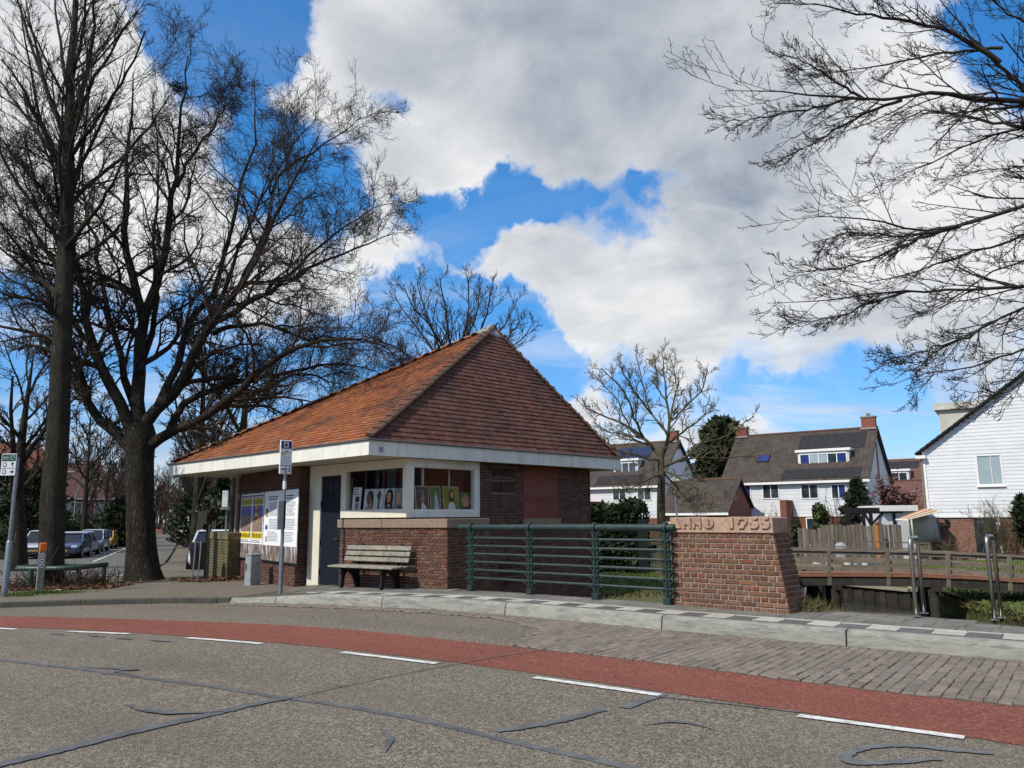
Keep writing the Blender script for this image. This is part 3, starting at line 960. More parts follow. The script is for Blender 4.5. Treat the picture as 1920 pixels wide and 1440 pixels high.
tile_row(0.235, 0.585, 0.36, [M['white_tile'], M['dark_tile']], 'checker_tile', -4.4, 8.0)
tile_row(0.585, 0.705, 0.36, [M['white_tile']], 'guide_tile', -4.4, 8.0, stagger=0.1)
for r in range(8):
 o = 0.705 + r * 0.37
 tile_row(o, o + 0.37, 0.37, [M['grey_slab']], 'slab', -5.2 if r < 3 else -6.2, 8.5, stagger=0.18 * (r % 2))
# ---- left pavement
walk = sheet('sidewalk', resample(offset_line(LKERB, 0.12) + [(-5.0, 16.45), (-3.6, 17.4)], 60), resample([(-30, 25.4), (-13.2, 25.4), (-8, 26.5), (-3.2, 26.5)], 60), 0.10, M['sidewalk_brick'], 16, 'structure')
front = resample([(-12.6, 25.4), (-13.2, 29.5), (-16.0, 37), (-21.3, 50), (-44.3, 106), (-81.8, 200)], 60)
sheet('footpath', front, resample([(-3.2, 26.4), (-9.5, 30), (-12.5, 37), (-17.5, 50), (-40, 106), (-77, 200)], 60), 0.095, M['sidewalk_brick'], 4, 'structure')
LK = resample(LKERB, step=0.1)
i = 0
while i + 4 < len(LK):
 seg = LK[i:i + 16]
 seg[0] = lerp2(seg[0], seg[1], 0.06)
 seg[-1] = lerp2(seg[-1], seg[-2], 0.06)
 seg = seg[::3]
 o = offset_line(seg, 0.13)
 fe = max(0.0, 0.0)
 m = MB()
 n = len(seg)
 vs = []
 for a, b in zip(seg, o):
  h = 0.115
  vs += [(a[0], a[1], gz(*a) - .03), (a[0], a[1], gz(*a) + h - .02), (a[0] + (b[0] - a[0]) * .12, a[1] + (b[1] - a[1]) * .12, gz(*a) + h), (b[0], b[1], gz(*b) + h), (b[0], b[1], gz(*b) - .03)]
 fs = [(q * 5 + j, (q + 1) * 5 + j, (q + 1) * 5 + (j + 1) % 5, q * 5 + (j + 1) % 5) for q in range(n - 1) for j in range(5)]
 fs += [(0, 1, 2, 3, 4), tuple((n - 1) * 5 + j for j in (4, 3, 2, 1, 0))]
 m.add(vs, fs)
 m.build('kerb_stone', M['dark_kerb'], walk)
 i += 15
# white stop line and lane lines across the mouth of the side street
for a, b, wd_ in (((-20, 1085), (232, 1080), 0.16), ((118, 1073), (168, 1072), 0.12)):
 p, q = gp(*a), gp(*b)
 ln = resample([(p.x, p.y), (q.x, q.y)], 12)
 sheet('stop_line', ln, offset_line(ln, -wd_), 0.03, M['road_paint'], 1, parent=road_obj)
for a, b in (((170, 1055), (205, 1041)), ((205, 1041), (235, 1028))):
 p, q = gp(*a), gp(*b)
 ln = resample([(p.x, p.y), (q.x, q.y)], 6)
 sheet('parking_line', ln, offset_line(ln, -0.12), 0.03, M['road_paint'], 1, parent=bpy.data.objects['side_street'])
# red raised table further up the street
p0, p1, p2_, p3_ = gp(287, 999), gp(362, 1001), gp(352, 988), gp(296, 989)
tm = MB()
tm.prism([(p0.x, p0.y), (p1.x, p1.y), (p2_.x, p2_.y), (p3_.x, p3_.y)], lambda x, y: gz(x, y) - .02, lambda x, y: gz(x, y) + .08)
tm.build('red_street_table', M['red_asphalt'], kind='structure')
# ---- lawn, canal banks, water
def bank(name, poly, z, mat, depth=-2.6):
 m = MB()
 m.prism(poly, depth, z)
 return m.build(name, mat, kind='structure')
LAWN = [(-3.4, 75), (-3.4, 21.0), (-1.3, 16.9), (0.3, 15.0), (1.5, 14.0), (2.6, 13.0), (3.6, 12.85), (4.2, 12.9), (12.5, 34.4), (12.9, 75)]
PENIN = [(12.5, 34.4), (14.6, 29.5), (17.2, 35.0), (17.4, 75), (12.9, 75)]
RBANK = [(17.2, 35.0), (15.7, 31.0), (14.5, 27.2), (14.0, 21.5), (19, 15.5), (30, 11.5), (75, 8), (75, 75), (17.4, 75)]
wt = MB()
wt.quad((-6, 0, -1.7), (75, 0, -1.7), (75, 75, -1.7), (-6, 75, -1.7))
wt.build('canal_water', M['water'], kind='structure')
def lawn_z(x, y):
 d = min(1.0, max(0.0, (y - 13.0 - (x if x > 0 else 0) * -0.2) / 6.0))
 return 0.08 - 0.58 * (d * d * (3 - 2 * d)) + 0.04 * math.sin(x * 1.3 + y)
def bank_sheet(name, poly, zf, mat, step=0.8):
 x_ = np.arange(min(p[0] for p in poly), max(p[0] for p in poly) + step, step)
 y_ = np.arange(min(p[1] for p in poly), max(p[1] for p in poly) + step, step)
 m = MB()
 m.prism(poly, -2.6, lambda x, y: zf(x, y) - 0.15)
 ob = m.build(name, mat, kind='structure')
 # clip a fine grid to the outline
 import bmesh
 bm = bmesh.new()
 nx = len(x_)
 vs = [[bm.verts.new((float(x), float(y), 0)) for x in x_] for y in y_]
 for j in range(len(y_) - 1):
  for i in range(nx - 1):
   bm.faces.new((vs[j][i], vs[j][i + 1], vs[j + 1][i + 1], vs[j + 1][i]))
 n = len(poly)
 area = sum(poly[i][0] * poly[(i + 1) % n][1] - poly[(i + 1) % n][0] * poly[i][1] for i in range(n))
 for i in range(n):
  a, b = poly[i], poly[(i + 1) % n]
  nrm = Vector((b[1] - a[1], a[0] - b[0], 0)) * (1 if area > 0 else -1)
  bmesh.ops.bisect_plane(bm, geom=bm.verts[:] + bm.edges[:] + bm.faces[:], plane_co=(a[0], a[1], 0), plane_no=nrm)
 dead = [f for f in bm.faces if not in_poly(f.calc_center_median().x, f.calc_center_median().y, poly)]
 bmesh.ops.delete(bm, geom=dead, context='FACES')
 for v in bm.verts:
  v.co.z = zf(v.co.x, v.co.y)
 me = bpy.data.meshes.new(name + '_turf')
 bm.to_mesh(me)
 bm.free()
 o = link_mesh('turf', me, mat, ob)
 return ob
bank_sheet('lawn', LAWN, lawn_z, M['lawn_soil'])
bank_sheet('canal_bank', PENIN, lambda x, y: -1.28 + 0.11 * max(0, y - 29.5) if y < 36 else -0.56, M['lawn_soil'])
bank_sheet('far_bank', RBANK, lambda x, y: -1.22 + 0.055 * min(10, max(0, (y - 22) - (20 - x) * 0.2)), M['lawn_soil'])
# ------------------------------------------------------------------ masonry
def on_plane(px, py, P, n):
 r = ray(px, py)
 o = Vector((0, 0, EYE))
 t = (Vector(P) - o).dot(Vector(n)) / r.dot(Vector(n))
 return o + r * t
def brick_geo(L, H, depth, proud, c=0.006, j=0.0025):
 """one brick in wall coordinates (along, up, out)"""
 q = lambda: random.uniform(-j, j)
 back = [(0, 0, -depth), (L, 0, -depth), (L, H, -depth), (0, H, -depth)]
 p = proud + q()
 mid = [(q(), q(), p - c), (L + q(), q(), p - c), (L + q(), H + q(), p - c), (q(), H + q(), p - c)]
 top = [(c + q(), c + q(), p + q()), (L - c + q(), c + q(), p + q()), (L - c + q(), H - c + q(), p + q()), (c + q(), H - c + q(), p + q())]
 f = [(8, 9, 10, 11)] + [(i, (i + 1) % 4, (i + 1) % 4 + 4, i + 4) for i in range(4)] + [(i + 4, (i + 1) % 4 + 4, (i + 1) % 4 + 8, i + 8) for i in range(4)]
 return back + mid + top, f
class Bricks:
 """gathers bricks of one thing; the largest in view become parts, the rest one mass"""
 def __init__(s, root, mat, limit=300, name='brick'):
  s.root, s.mat, s.limit, s.name, s.items = root, mat, limit, name, []
 def wall(s, O, U, V, N, width, height, row=0.068, ln=0.21, joint=0.012, holes=(), left=None, right=None, proud=0.008, skip=0.0, prio=0.0, start=0, headers=True, depth=0.02):
  O, U, V, N = Vector(O), Vector(U).normalized(), Vector(V).normalized(), Vector(N).normalized()
  nrow = int(height / row)
  r_h = height / nrow
  hl = (ln - joint) / 2
  for r in range(nrow):
   z = r * r_h
   x0 = left(z) if left else 0.0
   x1 = width + (right(z) if right else 0.0)
   head = headers and (r + start) % 2 == 1
   unit = hl if head else ln
   x = x0 - (0.25 if head else (0.5 if (r // 2) % 2 and headers else (0.5 if r % 2 and not headers else 0.0))) * (ln + joint)
   while x < x1 - 0.01:
    a, b = max(x, x0), min(x + unit, x1)
    x += unit + joint + (random.uniform(-.004, .004) if s.limit else 0)
    if b - a < 0.03:
     continue
    segs = [(a, b)]
    for (hx0, hx1, hz0, hz1) in holes:
     if z + r_h * .7 > hz0 and z + r_h * .3 < hz1:
      ns = []
      for (p, q) in segs:
       if q <= hx0 or p >= hx1:
        ns.append((p, q))
       else:
        if p < hx0 - .03: ns.append((p, hx0 - .006))
        if q > hx1 + .03: ns.append((hx1 + .006, q))
      segs = ns
    for (p, q) in segs:
     if random.random() < skip:
      continue
     M4 = Matrix(((U.x, V.x, N.x, 0), (U.y, V.y, N.y, 0), (U.z, V.z, N.z, 0), (0, 0, 0, 1)))
     M4.translation = O + U * p + V * (z + joint / 2)
     s.items.append((prio + (M4.translation - Vector((0, 0, EYE))).length, M4, q - p, r_h - joint, proud, depth))
  return s
 def build(s):
  inv = root_matrix(s.root).inverted()
  s.items.sort(key=lambda t: t[0])
  cache = {}
  rest = MB()
  for n, (_, M4, L, H, proud, depth) in enumerate(s.items):
   key = (round(L, 2), round(H, 3), proud, n % 4)
   if key not in cache:
    v, f = brick_geo(key[0], H, depth, proud)
    me = None
    cache[key] = [v, f, me]
   v, f, me = cache[key]
   mm = inv @ M4
   if n < s.limit:
    if me is None:
     me = bpy.data.meshes.new(s.name)
     me.from_pydata(v, [], f)
     me.materials.append(s.mat)
     cache[key][2] = me
    o = link_mesh(s.name, me, None, s.root)
    o.matrix_local = mm
   else:
    rest.add([mm @ Vector(q) for q in v], f)
  if rest.v:
   rest.build(s.name + 'work', s.mat, s.root, world=False, kind='stuff')
# ------------------------------------------------------------------ the kiosk with its tiled pyramid roof
ZF, ZT = 2.89, 3.19
rA, rB, rC = Vector((-2.95, 16.0, 0)), Vector((-10.0, 22.85, 0)), Vector((3.0, 22.0, 0))
rD = rB + rC - rA
ua, ub = (rB - rA).normalized(), (rC - rA).normalized()
wW, wP, wF, wL, wE = (Vector(p) for p in ((-2.29, 16.9, 0), (-5.04, 19.42, 0), (-5.30, 19.33, 0), (-8.0, 23.05, 0), (2.14, 21.75, 0)))
kiosk = thing('kiosk_building', 'dark brick kiosk with a steep orange tiled hipped roof and deep white eaves', 'kiosk', (-3.0, 21.0, -0.05))
ZB = -0.7
def wallbox(a, b, z0, z1, nrm, t, name, mat, parent=kiosk, setback=0.0, **k):
 """upright slab between plan points a and b; its face lies on a-b, thickness goes against nrm"""
 n = Vector(nrm).normalized()
 a, b = Vector(a) - n * setback, Vector(b) - n * setback
 m = MB()
 m.prism([(a.x, a.y), (b.x, b.y), (b.x - n.x * t, b.y - n.y * t), (a.x - n.x * t, a.y - n.y * t)], z0, z1)
 return m.build(name, mat, parent, **k)
UF = (wP - wW).normalized()                 # front wall, leftwards
NF = Vector((-UF.y, UF.x, 0))
NF = NF if NF.y < 0 else -NF
UR = (wE - wW).normalized()                 # right wall, backwards
NR = Vector((UR.y, -UR.x, 0))
UPo = (wL - wF).normalized()                # poster wall
NP = Vector((UPo.y, -UPo.x, 0))
NP = NP if NP.y < 0 else -NP
def s_at(px, P, U, N, py=960):
 q = on_plane(px, py, P, N)
 return (q - P).dot(U)
def z_at(px, py, P, N):
 return on_plane(px, py, P, N).z
sR = {k: s_at(v, wW, UR, NR) for k, v in dict(g0=776, g1=890, fr=900, v0=922, v1=965, n0=982, n1=1045, w1=935, w2=975).items()}
sE = (wE - wW).length
# cores of the brick walls (mortar colour), bricks lie on them
wallbox(wW + UR * sR['fr'], wE, ZB, ZF, NR, 0.28, 'wall', M['mortar_dark'], setback=0.004)
wallbox(wW + UR * 0.02, wW + UR * sR['fr'], ZB, 1.40, NR, 0.28, 'wall', M['mortar_dark'], setback=0.004)
wallbox(wF, wL, ZB, ZF, NP, 0.28, 'wall', M['mortar_dark'], setback=0.004)
nret = UPo.cross(Vector((0, 0, 1)))
RET = -UPo                                   # the short return face looks back along the wall
wallbox(wF - NP * 0.02, wF - NP * 0.31, ZB, ZF, RET, 0.2, 'wall', M['mortar_dark'], setback=0.004)
eE2 = wE + ua * 6.0
wL2 = wL + Vector((0.81, 0.59, 0)) * 3.2
mb = MB()
for a, b in ((wE, eE2), (eE2, wL2), (wL2, wL)):
 d = (b - a).normalized()
 n = Vector((d.y, -d.x, 0)) * 1
 mb.prism([(a.x, a.y), (b.x, b.y), (b.x - n.x * .25, b.y - n.y * .25), (a.x - n.x * .25, a.y - n.y * .25)], ZB, ZF)
mb.build('rear_wall', M['brick_dark'], kiosk)
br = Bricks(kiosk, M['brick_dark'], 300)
zr = lambda px, py: z_at(px, py, wW, NR)
nz0, nz1 = zr(1010, 972), ZF
v_holes = [(sR['v0'], sR['v1'], zr(943, 894), zr(943, 878)), (sR['v0'], sR['v1'], zr(943, 923), zr(943, 903)),
   (sR['w1'], sR['w2'], zr(955, 1066), zr(955, 1052)), (sR['w1'], sR['w2'], zr(955, 1080), zr(955, 1069)), (sR['w1'], sR['w2'], zr(955, 1094), zr(955, 1083))]
niche = (sR['n0'], sR['n1'], nz0, 3.2)
nsill = (sR['n0'] - .06, sR['n1'] + .1, zr(1015, 987), nz0)
hol = [niche, nsill] + v_holes
O = wW + Vector((0, 0, ZB))
rel = lambda hs, z: [(h[0], h[1], h[2] - z, h[3] - z) for h in hs]
br.wall(O + UR * sR['fr'], UR, (0, 0, 1), NR, sE - sR['fr'], ZF - ZB, row=0.066, holes=[(h[0] - sR['fr'], h[1] - sR['fr'], h[2] - ZB, h[3] - ZB) for h in hol])
br.wall(O, UR, (0, 0, 1), NR, sR['fr'], 1.40 - ZB, row=0.066, holes=rel(v_holes, ZB), prio=3)
br.wall(wF + Vector((0, 0, -.2)), UPo, (0, 0, 1), NP, (wL - wF).length, ZF + .2, row=0.066, prio=1.5)
br.wall(wF + Vector((0, 0, -.2)), -NP, (0, 0, 1), RET, 0.30, ZF + .2, row=0.066)
br.build()
# vents: upright thin bricks set proud of a dark slot
for (a, b, z0, z1) in v_holes:
 vt = wallbox(wW + UR * a, wW + UR * b, z0, z1, NR, 0.05, 'vent', M['dark_room'], setback=-0.001)
 n = 11
 for i in range(n):
  x = a + (b - a) * (i + .5) / n
  q = wW + UR * x + NR * 0.008
  m = MB()
  m.bar((q.x, q.y, z0), (q.x, q.y, z1), 0.028, 0.03, up=NR)
  m.build('slat', M['brick_dark'], vt)
# the bricked-up niche
nf = wallbox(wW + UR * sR['n0'], wW + UR * (sR['n1'] + .02), nz0, ZF, NR, 0.1, 'niche_panel', M['mortar_dark'], setback=-0.002)
bn = Bricks(nf, M['brick_red_infill'], 60, 'brick')
bn.wall(wW + UR * sR['n0'] + Vector((0, 0, nz0)) + NR * 0.004, UR, (0, 0, 1), NR, sR['n1'] - sR['n0'], ZF - nz0, row=0.185, ln=0.9, joint=0.008, headers=False, proud=0.004)
bn.build()
wallbox(wW + UR * nsill[0], wW + UR * nsill[1], nsill[2], nz0, NR, 0.12, 'sill', M['sill_stone'], setback=-0.05, bevel=0.008)
# rain pipe in the recess right of the niche
# ---- white joinery: door post, door, windows
zf = lambda px, py: z_at(px, py, wW, NF)
sF = {k: s_at(v, wW, UF, NF) for k, v in dict(p0=579, d0=600, d1=638, g0=647, g1=754).items()}
G0 = PLH(-5.0, 19.2)
zdoor = zf(618, 892)
jn = M['cream_paint']
wallbox(wW + UF * sF['d0'], wW + UF * sF['p0'], -0.05, ZF, NF, 0.16, 'door_post', jn, bevel=0.006)
wallbox(wW + UF * sF['d1'], wW + UF * sF['d0'], zdoor, ZF, NF, 0.15, 'lintel_board', jn, setback=0.004)
zb0, zg0 = zf(700, 971), zf(700, 957)          # frame bottom / glass bottom
zg1l = zf(700, 879)
door = wallbox(wW + UF * (sF['d1'] + .015), wW + UF * (sF['d0'] - .012), 0.0, zdoor - .012, NF, 0.05, 'door', M['door_paint'], setback=0.035, bevel=0.004)
dn = MB()
c = wW + UF * ((sF['d0'] * .52 + sF['d1'] * .48)) - NF * 0.033
dn.box((c.x, c.y, zf(619, 915)), (0.10, 0.02, 0.22), rz=math.atan2(UF.y, UF.x))
dn.build('peep_window', M['house_glass'], door)
hn = MB()
c = wW + UF * (sF['d1'] + .10) + NF * 0.02
hn.bar(c + Vector((0, 0, 1.14)) - UF * .06, c + Vector((0, 0, 1.14)) + UF * .08, 0.022, 0.022)
hn.bar(c + Vector((0, 0, 1.14)) - NF * .06, c + Vector((0, 0, 1.14)), 0.02, 0.02)
hn.build('handle', M['stainless'], door)
for zh in (0.35, 1.05, 1.95):
 h = MB()
 c = wW + UF * (sF['d0'] - .004) + NF * -0.028
 h.box((c.x, c.y, zh), (0.03, 0.03, 0.14), rz=math.atan2(UF.y, UF.x))
 h.build('hinge', M['black_iron'], door)
# front window frame (left)
fw = thing('window', None, None)
fw.parent = kiosk
fw.location = (0.9, -4.0, 1.6)
def part(parent, name, mat, a, b, z0, z1, nrm, t, setback=0.0, bevel=0.004):
 return wallbox(a, b, z0, z1, nrm, t, name, mat, parent, setback, bevel=bevel)
Wc = wW
part(fw, 'frame', jn, Wc + UF * 0.0, Wc + UF * sF['d1'], zb0, zg0, NF, .14)
part(fw, 'frame', jn, Wc + UF * 0.0, Wc + UF * sF['d1'], zg1l, ZF, NF, .14)
part(fw, 'frame', jn, Wc + UF * sF['g1'], Wc + UF * 0.0, zg0 + .001, zg1l - .001, NF, .13)
part(fw, 'frame', jn, Wc + UF * sF['d1'], Wc + UF * sF['g0'], zg0 + .001, zg1l - .001, NF, .13)
for (z0_, z1_) in ((zg0, zg0 + .022), (zg1l - .022, zg1l)):
 part(fw, 'glazing_bead', jn, Wc + UF * sF['g1'], Wc + UF * sF['g0'], z0_, z1_, NF, .02, 0.03, 0.002)
part(fw, 'pane', M['window_glass'], Wc + UF * sF['g1'], Wc + UF * sF['g0'], zg0, zg1l, NF, .006, 0.055, 0)
# right window
rw = thing('window', None, None)
rw.parent = kiosk
rw.location = (1.6, -3.4, 1.6)
zg1r, zg0r, zb0r = zr(830, 877), zr(830, 957), zr(830, 970)
e = 0.003
part(rw, 'frame', M['white_paint'], Wc + UR * e, Wc + UR * sR['fr'], zb0r, zg0r, NR, .14)
part(rw, 'frame', M['white_paint'], Wc + UR * e, Wc + UR * sR['fr'], zg1r, ZF, NR, .14)
part(rw, 'frame', M['white_paint'], Wc + UR * e, Wc + UR * sR['g0'], zg0r + .001, zg1r - .001, NR, .13)
part(rw, 'frame', M['white_paint'], Wc + UR * sR['g1'], Wc + UR * sR['fr'], zg0r + .001, zg1r - .001, NR, .13)
for (z0_, z1_) in ((zg0r, zg0r + .022), (zg1r - .022, zg1r)):
 part(rw, 'glazing_bead', M['white_paint'], Wc + UR * sR['g0'], Wc + UR * sR['g1'], z0_, z1_, NR, .02, 0.03, 0.002)
part(rw, 'pane', M['window_glass'], Wc + UR * sR['g0'], Wc + UR * sR['g1'], zg0r, zg1r, NR, .006, 0.055, 0)
# room behind the glass: floor shelf, back partition with white pipes
inn = MB()
inn.prism([tuple((Wc + UF * .1 - NF * .1)[:2]), tuple((Wc + UF * sF['d1'] - NF * .2)[:2]), tuple((Wc + UF * 2.0 - NF * 2.6)[:2]), tuple((Wc + UR * 3.4 - NR * 1.6)[:2]), tuple((Wc + UR * sR['fr'] - NR * .2)[:2])], zg0 - .12, zg0 - .03)
inn.build('window_shelf', M['white_paint'], kiosk)
pr = MB()
for a, b in ((Wc + UR * 0.9 - NR * 1.9, Wc + UR * 4.3 - NR * 1.2), (Wc + UF * 0.6 - NF * 2.3, Wc + UF * 3.0 - NF * 2.0)):
 d = (b - a).normalized()
 n = Vector((d.y, -d.x, 0))
 pr.prism([tuple(a[:2]), tuple(b[:2]), tuple((b - n * .1)[:2]), tuple((a - n * .1)[:2])], 0.3, ZF)
pr.build('partition', M['brick_red_infill'], kiosk)
pp = MB()
for sx in (0.62, 1.42):
 q = Wc + UR * (sx + .15) - NR * .35
 pp.tube([q + Vector((0, 0, ZF - .01)), q + Vector((0, 0, 2.02)), q - UR * .22 + Vector((0, 0, 1.99))], 0.022, 6)
pp.build('pipe', M['white_paint'], kiosk)
cr = MB()
q = Wc + UF * 1.2 - NF * 0.55
cr.bar(q + Vector((0, 0, 2.1)), q + Vector((0, 0, ZF)), 0.3, 0.02, up=NF)
cr.build('curtain', flat('curtain_cloth', (0.10, 0.10, 0.125), 0.9), kiosk)
# ---- eaves
sof = MB()
inset = 0.02
sof.prism([tuple(p[:2]) for p in (rA, rB, rD, rC)], ZF + .012, ZF + .05)
sof.build('soffit', M['soffit_paint'], kiosk)
for a, b in ((rA, rB), (rC, rA), (rD, rC), (rB, rD)):
 d = (b - a).normalized()
 n = Vector((-d.y, d.x, 0))
 n = n if (a + n - (rA + rD) / 2).length > (a - n - (rA + rD) / 2).length else -n
 L = (b - a).length
 m = MB()
 a2, b2 = a, b + d * .028
 m.prism([tuple(a2[:2]), tuple(b2[:2]), tuple((b2 + n * .028)[:2]), tuple((a2 + n * .028)[:2])], ZF - .004, ZT)
 m.build('fascia', M['white_paint'], kiosk, bevel=0.004)
 g = MB()
 a3, b3 = a - d * .07, b + d * .07
 g.prism([tuple((a3 + n * .0)[:2]), tuple((b3 + n * .0)[:2]), tuple((b3 + n * .075)[:2]), tuple((a3 + n * .075)[:2])], ZT + .002, ZT + .036)
 g.build('gutter', M['gutter_zinc'], kiosk, bevel=0.01)
aA, aB_ = 2.6, 6.06
apex = rA + ua * aA + ub * aB_
apex.z = at(925, 616, apex.y).z
ZE = ZT + 0.045
eA, eB, eC, eD = (Vector((p.x, p.y, ZE)) for p in (rA + (ua + ub) * .05, rB + (-ua + ub) * .05, rC + (ua - ub) * .05, rD - (ua + ub) * .05))
ud = MB()
for p, q in ((eA, eB), (eC, eA), (eD, eC), (eB, eD)):
 ud.add([p, q, apex], [(0, 1, 2)])
ud.build('roof', M['black_iron'], kiosk)
roof_ob = bpy.data.objects['roof']
def tile_face(E0, E1, P, expo, tw, mat, limit, name='roof_tile', flip=1):
 U = (E1 - E0).normalized()
 N = U.cross(P - E0).normalized()
 if N.z < 0: N = -N
 V = N.cross(U).normalized()
 if V.z < 0: V = -V
 H = (P - E0).dot(V)
 xP = (P - E0).dot(U)
 L = (E1 - E0).length
 items = []
 r = 0
 v = -0.03
 while v < H - 0.03:
  f = max(0, v) / H
  x0, x1 = xP * f, L + (xP - L) * f
  x = x0 - (tw / 2 if r % 2 else 0)
  while x < x1:
   a, b = max(x, x0), min(x + tw - .004, x1)
   x += tw
   if b - a > .03:
    items.append((a, b, v))
  v += expo
  r += 1
 def geo(a, b, v):
  j = lambda s: random.uniform(-s, s)
  h0, h1 = 0.032 + j(.006), 0.032 + j(.006)
  o = j(.006)
  pts = []
  for (x, y, h) in ((a, v + o, .0), (b, v + o, .0), (b, v + expo + .03, -.004), (a, v + expo + .03, -.004), (a, v + o, h0), (b, v + o, h1), (b, v + expo + .03, .008), (a, v + expo + .03, .008)):
   pts.append(E0 + U * x + V * y + N * h)
  return pts, [(4, 5, 6, 7), (0, 1, 5, 4), (1, 2, 6, 5), (3, 0, 4, 7)]
 items.sort(key=lambda t: (E0 + U * t[0] + V * t[2] - Vector((0, 0, EYE))).length)
 rest = MB()
 proto = {}
 inv = root_matrix(roof_ob).inverted()
 for n, (a, b, v) in enumerate(items):
  pts, fs = geo(a, b, v)
  if n < limit:
   key = (round(b - a, 2), n % 3)
   org = E0 + U * a + V * v
   if key not in proto:
    me = bpy.data.meshes.new(name)
    R3 = Matrix((U, V, N))
    p2, f2 = geo(0, key[0], 0)
    me.from_pydata([tuple(R3 @ (q - E0)) for q in p2], [], f2)
    me.materials.append(mat)
    proto[key] = me
   o = link_mesh(name, proto[key], None, roof_ob)
   mm = Matrix(((U.x, V.x, N.x, 0), (U.y, V.y, N.y, 0), (U.z, V.z, N.z, 0), (0, 0, 0, 1)))
   mm.translation = org
   o.matrix_local = inv @ mm
  else:
   rest.add(pts, fs)
 if rest.v:
  rest.build(name + 's', mat, roof_ob, kind='stuff')
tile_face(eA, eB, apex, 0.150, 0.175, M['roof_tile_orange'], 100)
tile_face(eC, eA, apex, 0.140, 0.175, M['roof_tile_shaded'], 200)
tile_face(eB, eD, apex, 0.30, 0.35, M['roof_tile_shaded'], 0)
tile_face(eD, eC, apex, 0.30, 0.35, M['roof_tile_shaded'], 0)
def hip(a, b, n, mat, r=0.085):
 d = (b - a) / n
 dn_ = d.normalized()
 side = dn_.cross(Vector((0, 0, 1))).normalized()
 up = side.cross(dn_)
 for i in range(n):
  p = a + d * i
  q = p + d * 1.12
  vs, fs = [], []
  for (pt, rr, lift) in ((p, r * 1.08, .028), (q, r * .92, .006)):
   for k in range(7):
    an = math.pi * k / 6
    vs.append(pt + side * math.cos(an) * rr * 1.25 + up * (math.sin(an) * rr * .8 + lift + random.uniform(-.003, .003)))
  fs = [(k, k + 1, k + 8, k + 7) for k in range(6)] + [tuple(reversed(range(7)))]
  m = MB()
  m.add(vs, fs)
  m.build('hip_tile', mat, roof_ob, smooth=True)
hip(eA + Vector((0, 0, .02)), apex, 24, M['hip_tile'])
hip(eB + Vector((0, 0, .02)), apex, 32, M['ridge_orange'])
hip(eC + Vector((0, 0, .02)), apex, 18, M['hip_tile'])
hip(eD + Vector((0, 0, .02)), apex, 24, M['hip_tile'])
ld = MB()
tops = [apex + (e_ - apex).normalized() * .55 + Vector((0, 0, .11)) for e_ in (eA, eB, eD, eC)]
tp = apex + Vector((0, 0, .16))
ld.add([tp] + tops + [p - Vector((0, 0, .06)) for p in tops], [(0, 1, 2), (0, 2, 3), (0, 3, 4), (0, 4, 1), (1, 5, 6, 2), (2, 6, 7, 3), (3, 7, 8, 4), (4, 8, 5, 1)])
ld.build('lead_cap', M['lead'], roof_ob)
# down pipe at the far end of the poster wall
q = wL + NP * .06 + UPo * .08
dp_ = MB()
dp_.tube([(q.x, q.y, -.1), (q.x, q.y, ZF)], 0.05, 8)
dp_.build('down_pipe', flat('pink_pipe', (0.42, 0.30, 0.27), 0.6), kiosk)
# small grey sticker on the fascia
st_ = on_plane(713, 843, rA, ub.cross(Vector((0, 0, 1))))
sm = MB()
dd = ub
nn = Vector((ub.y, -ub.x, 0))
sm.box(st_ + nn * .032, (0.10, 0.004, 0.11), rz=math.atan2(dd.y, dd.x))
sm.build('sticker', M['ink_grey'], kiosk)
# ------------------------------------------------------------------ the two bridge piers and the railing
pP0, pP1 = Vector((-3.90, 17.84, 0)), Vector((-1.34, 16.05, 0))
PU = (pP1 - pP0).normalized()
PN = Vector((PU.y, -PU.x, 0))
PN = PN if PN.y < 0 else -PN
PB_ = -PN
pyl = thing('bridge_pier', 'long low brick bridge pier with a stone sill under the kiosk window, behind the bench', 'bridge pier', (*((pP0 + pP1) / 2)[:2], 0.1))
LD = 1.42
ztop = 1.395
cm = MB()
q4 = [pP0 - PN * .006 + PU * .006, pP1 - PN * .006 - PU * .006, pP1 - PN * LD - PU * .006, pP0 - PN * .4 + PU * .006]
cm.prism([tuple(p[:2]) for p in q4], -1.2, ztop)
cm.build('core', M['mortar'], pyl)
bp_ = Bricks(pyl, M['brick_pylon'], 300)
bp_.wall(pP0 + Vector((0, 0, 0.06)), PU, (0, 0, 1), PN, (pP1 - pP0).length, ztop - .06, row=0.060, ln=0.205)
bp_.wall(pP1 + Vector((0, 0, 0.06)), -PN, (0, 0, 1), PU, LD, ztop - .06, row=0.060, ln=0.205, prio=0.4)
bp_.build()
sill_pts = [(pP0 - PU * .06, pP0 + PU * 1.32), (pP0 + PU * 1.325, pP1 + PU * .035)]
for a, b in sill_pts:
 m = MB()
 m.prism([tuple((a + PN * .045)[:2]), tuple((b + PN * .045)[:2]), tuple((b - PN * .42)[:2]), tuple((a - PN * .42)[:2])], ztop + .002, 1.585)
 m.build('cap_stone', M['sill_stone'], pyl, bevel=0.01)
m = MB()
a, b = pP1 + PU * .035 - PN * .424, pP1 + PU * .035 - PN * (LD - .02)
m.prism([tuple(a[:2]), tuple(b[:2]), tuple((b - PU * .45)[:2]), tuple((a - PU * .45)[:2])], ztop + .002, 1.585)
m.build('cap_stone', M['sill_stone'], pyl, bevel=0.01)
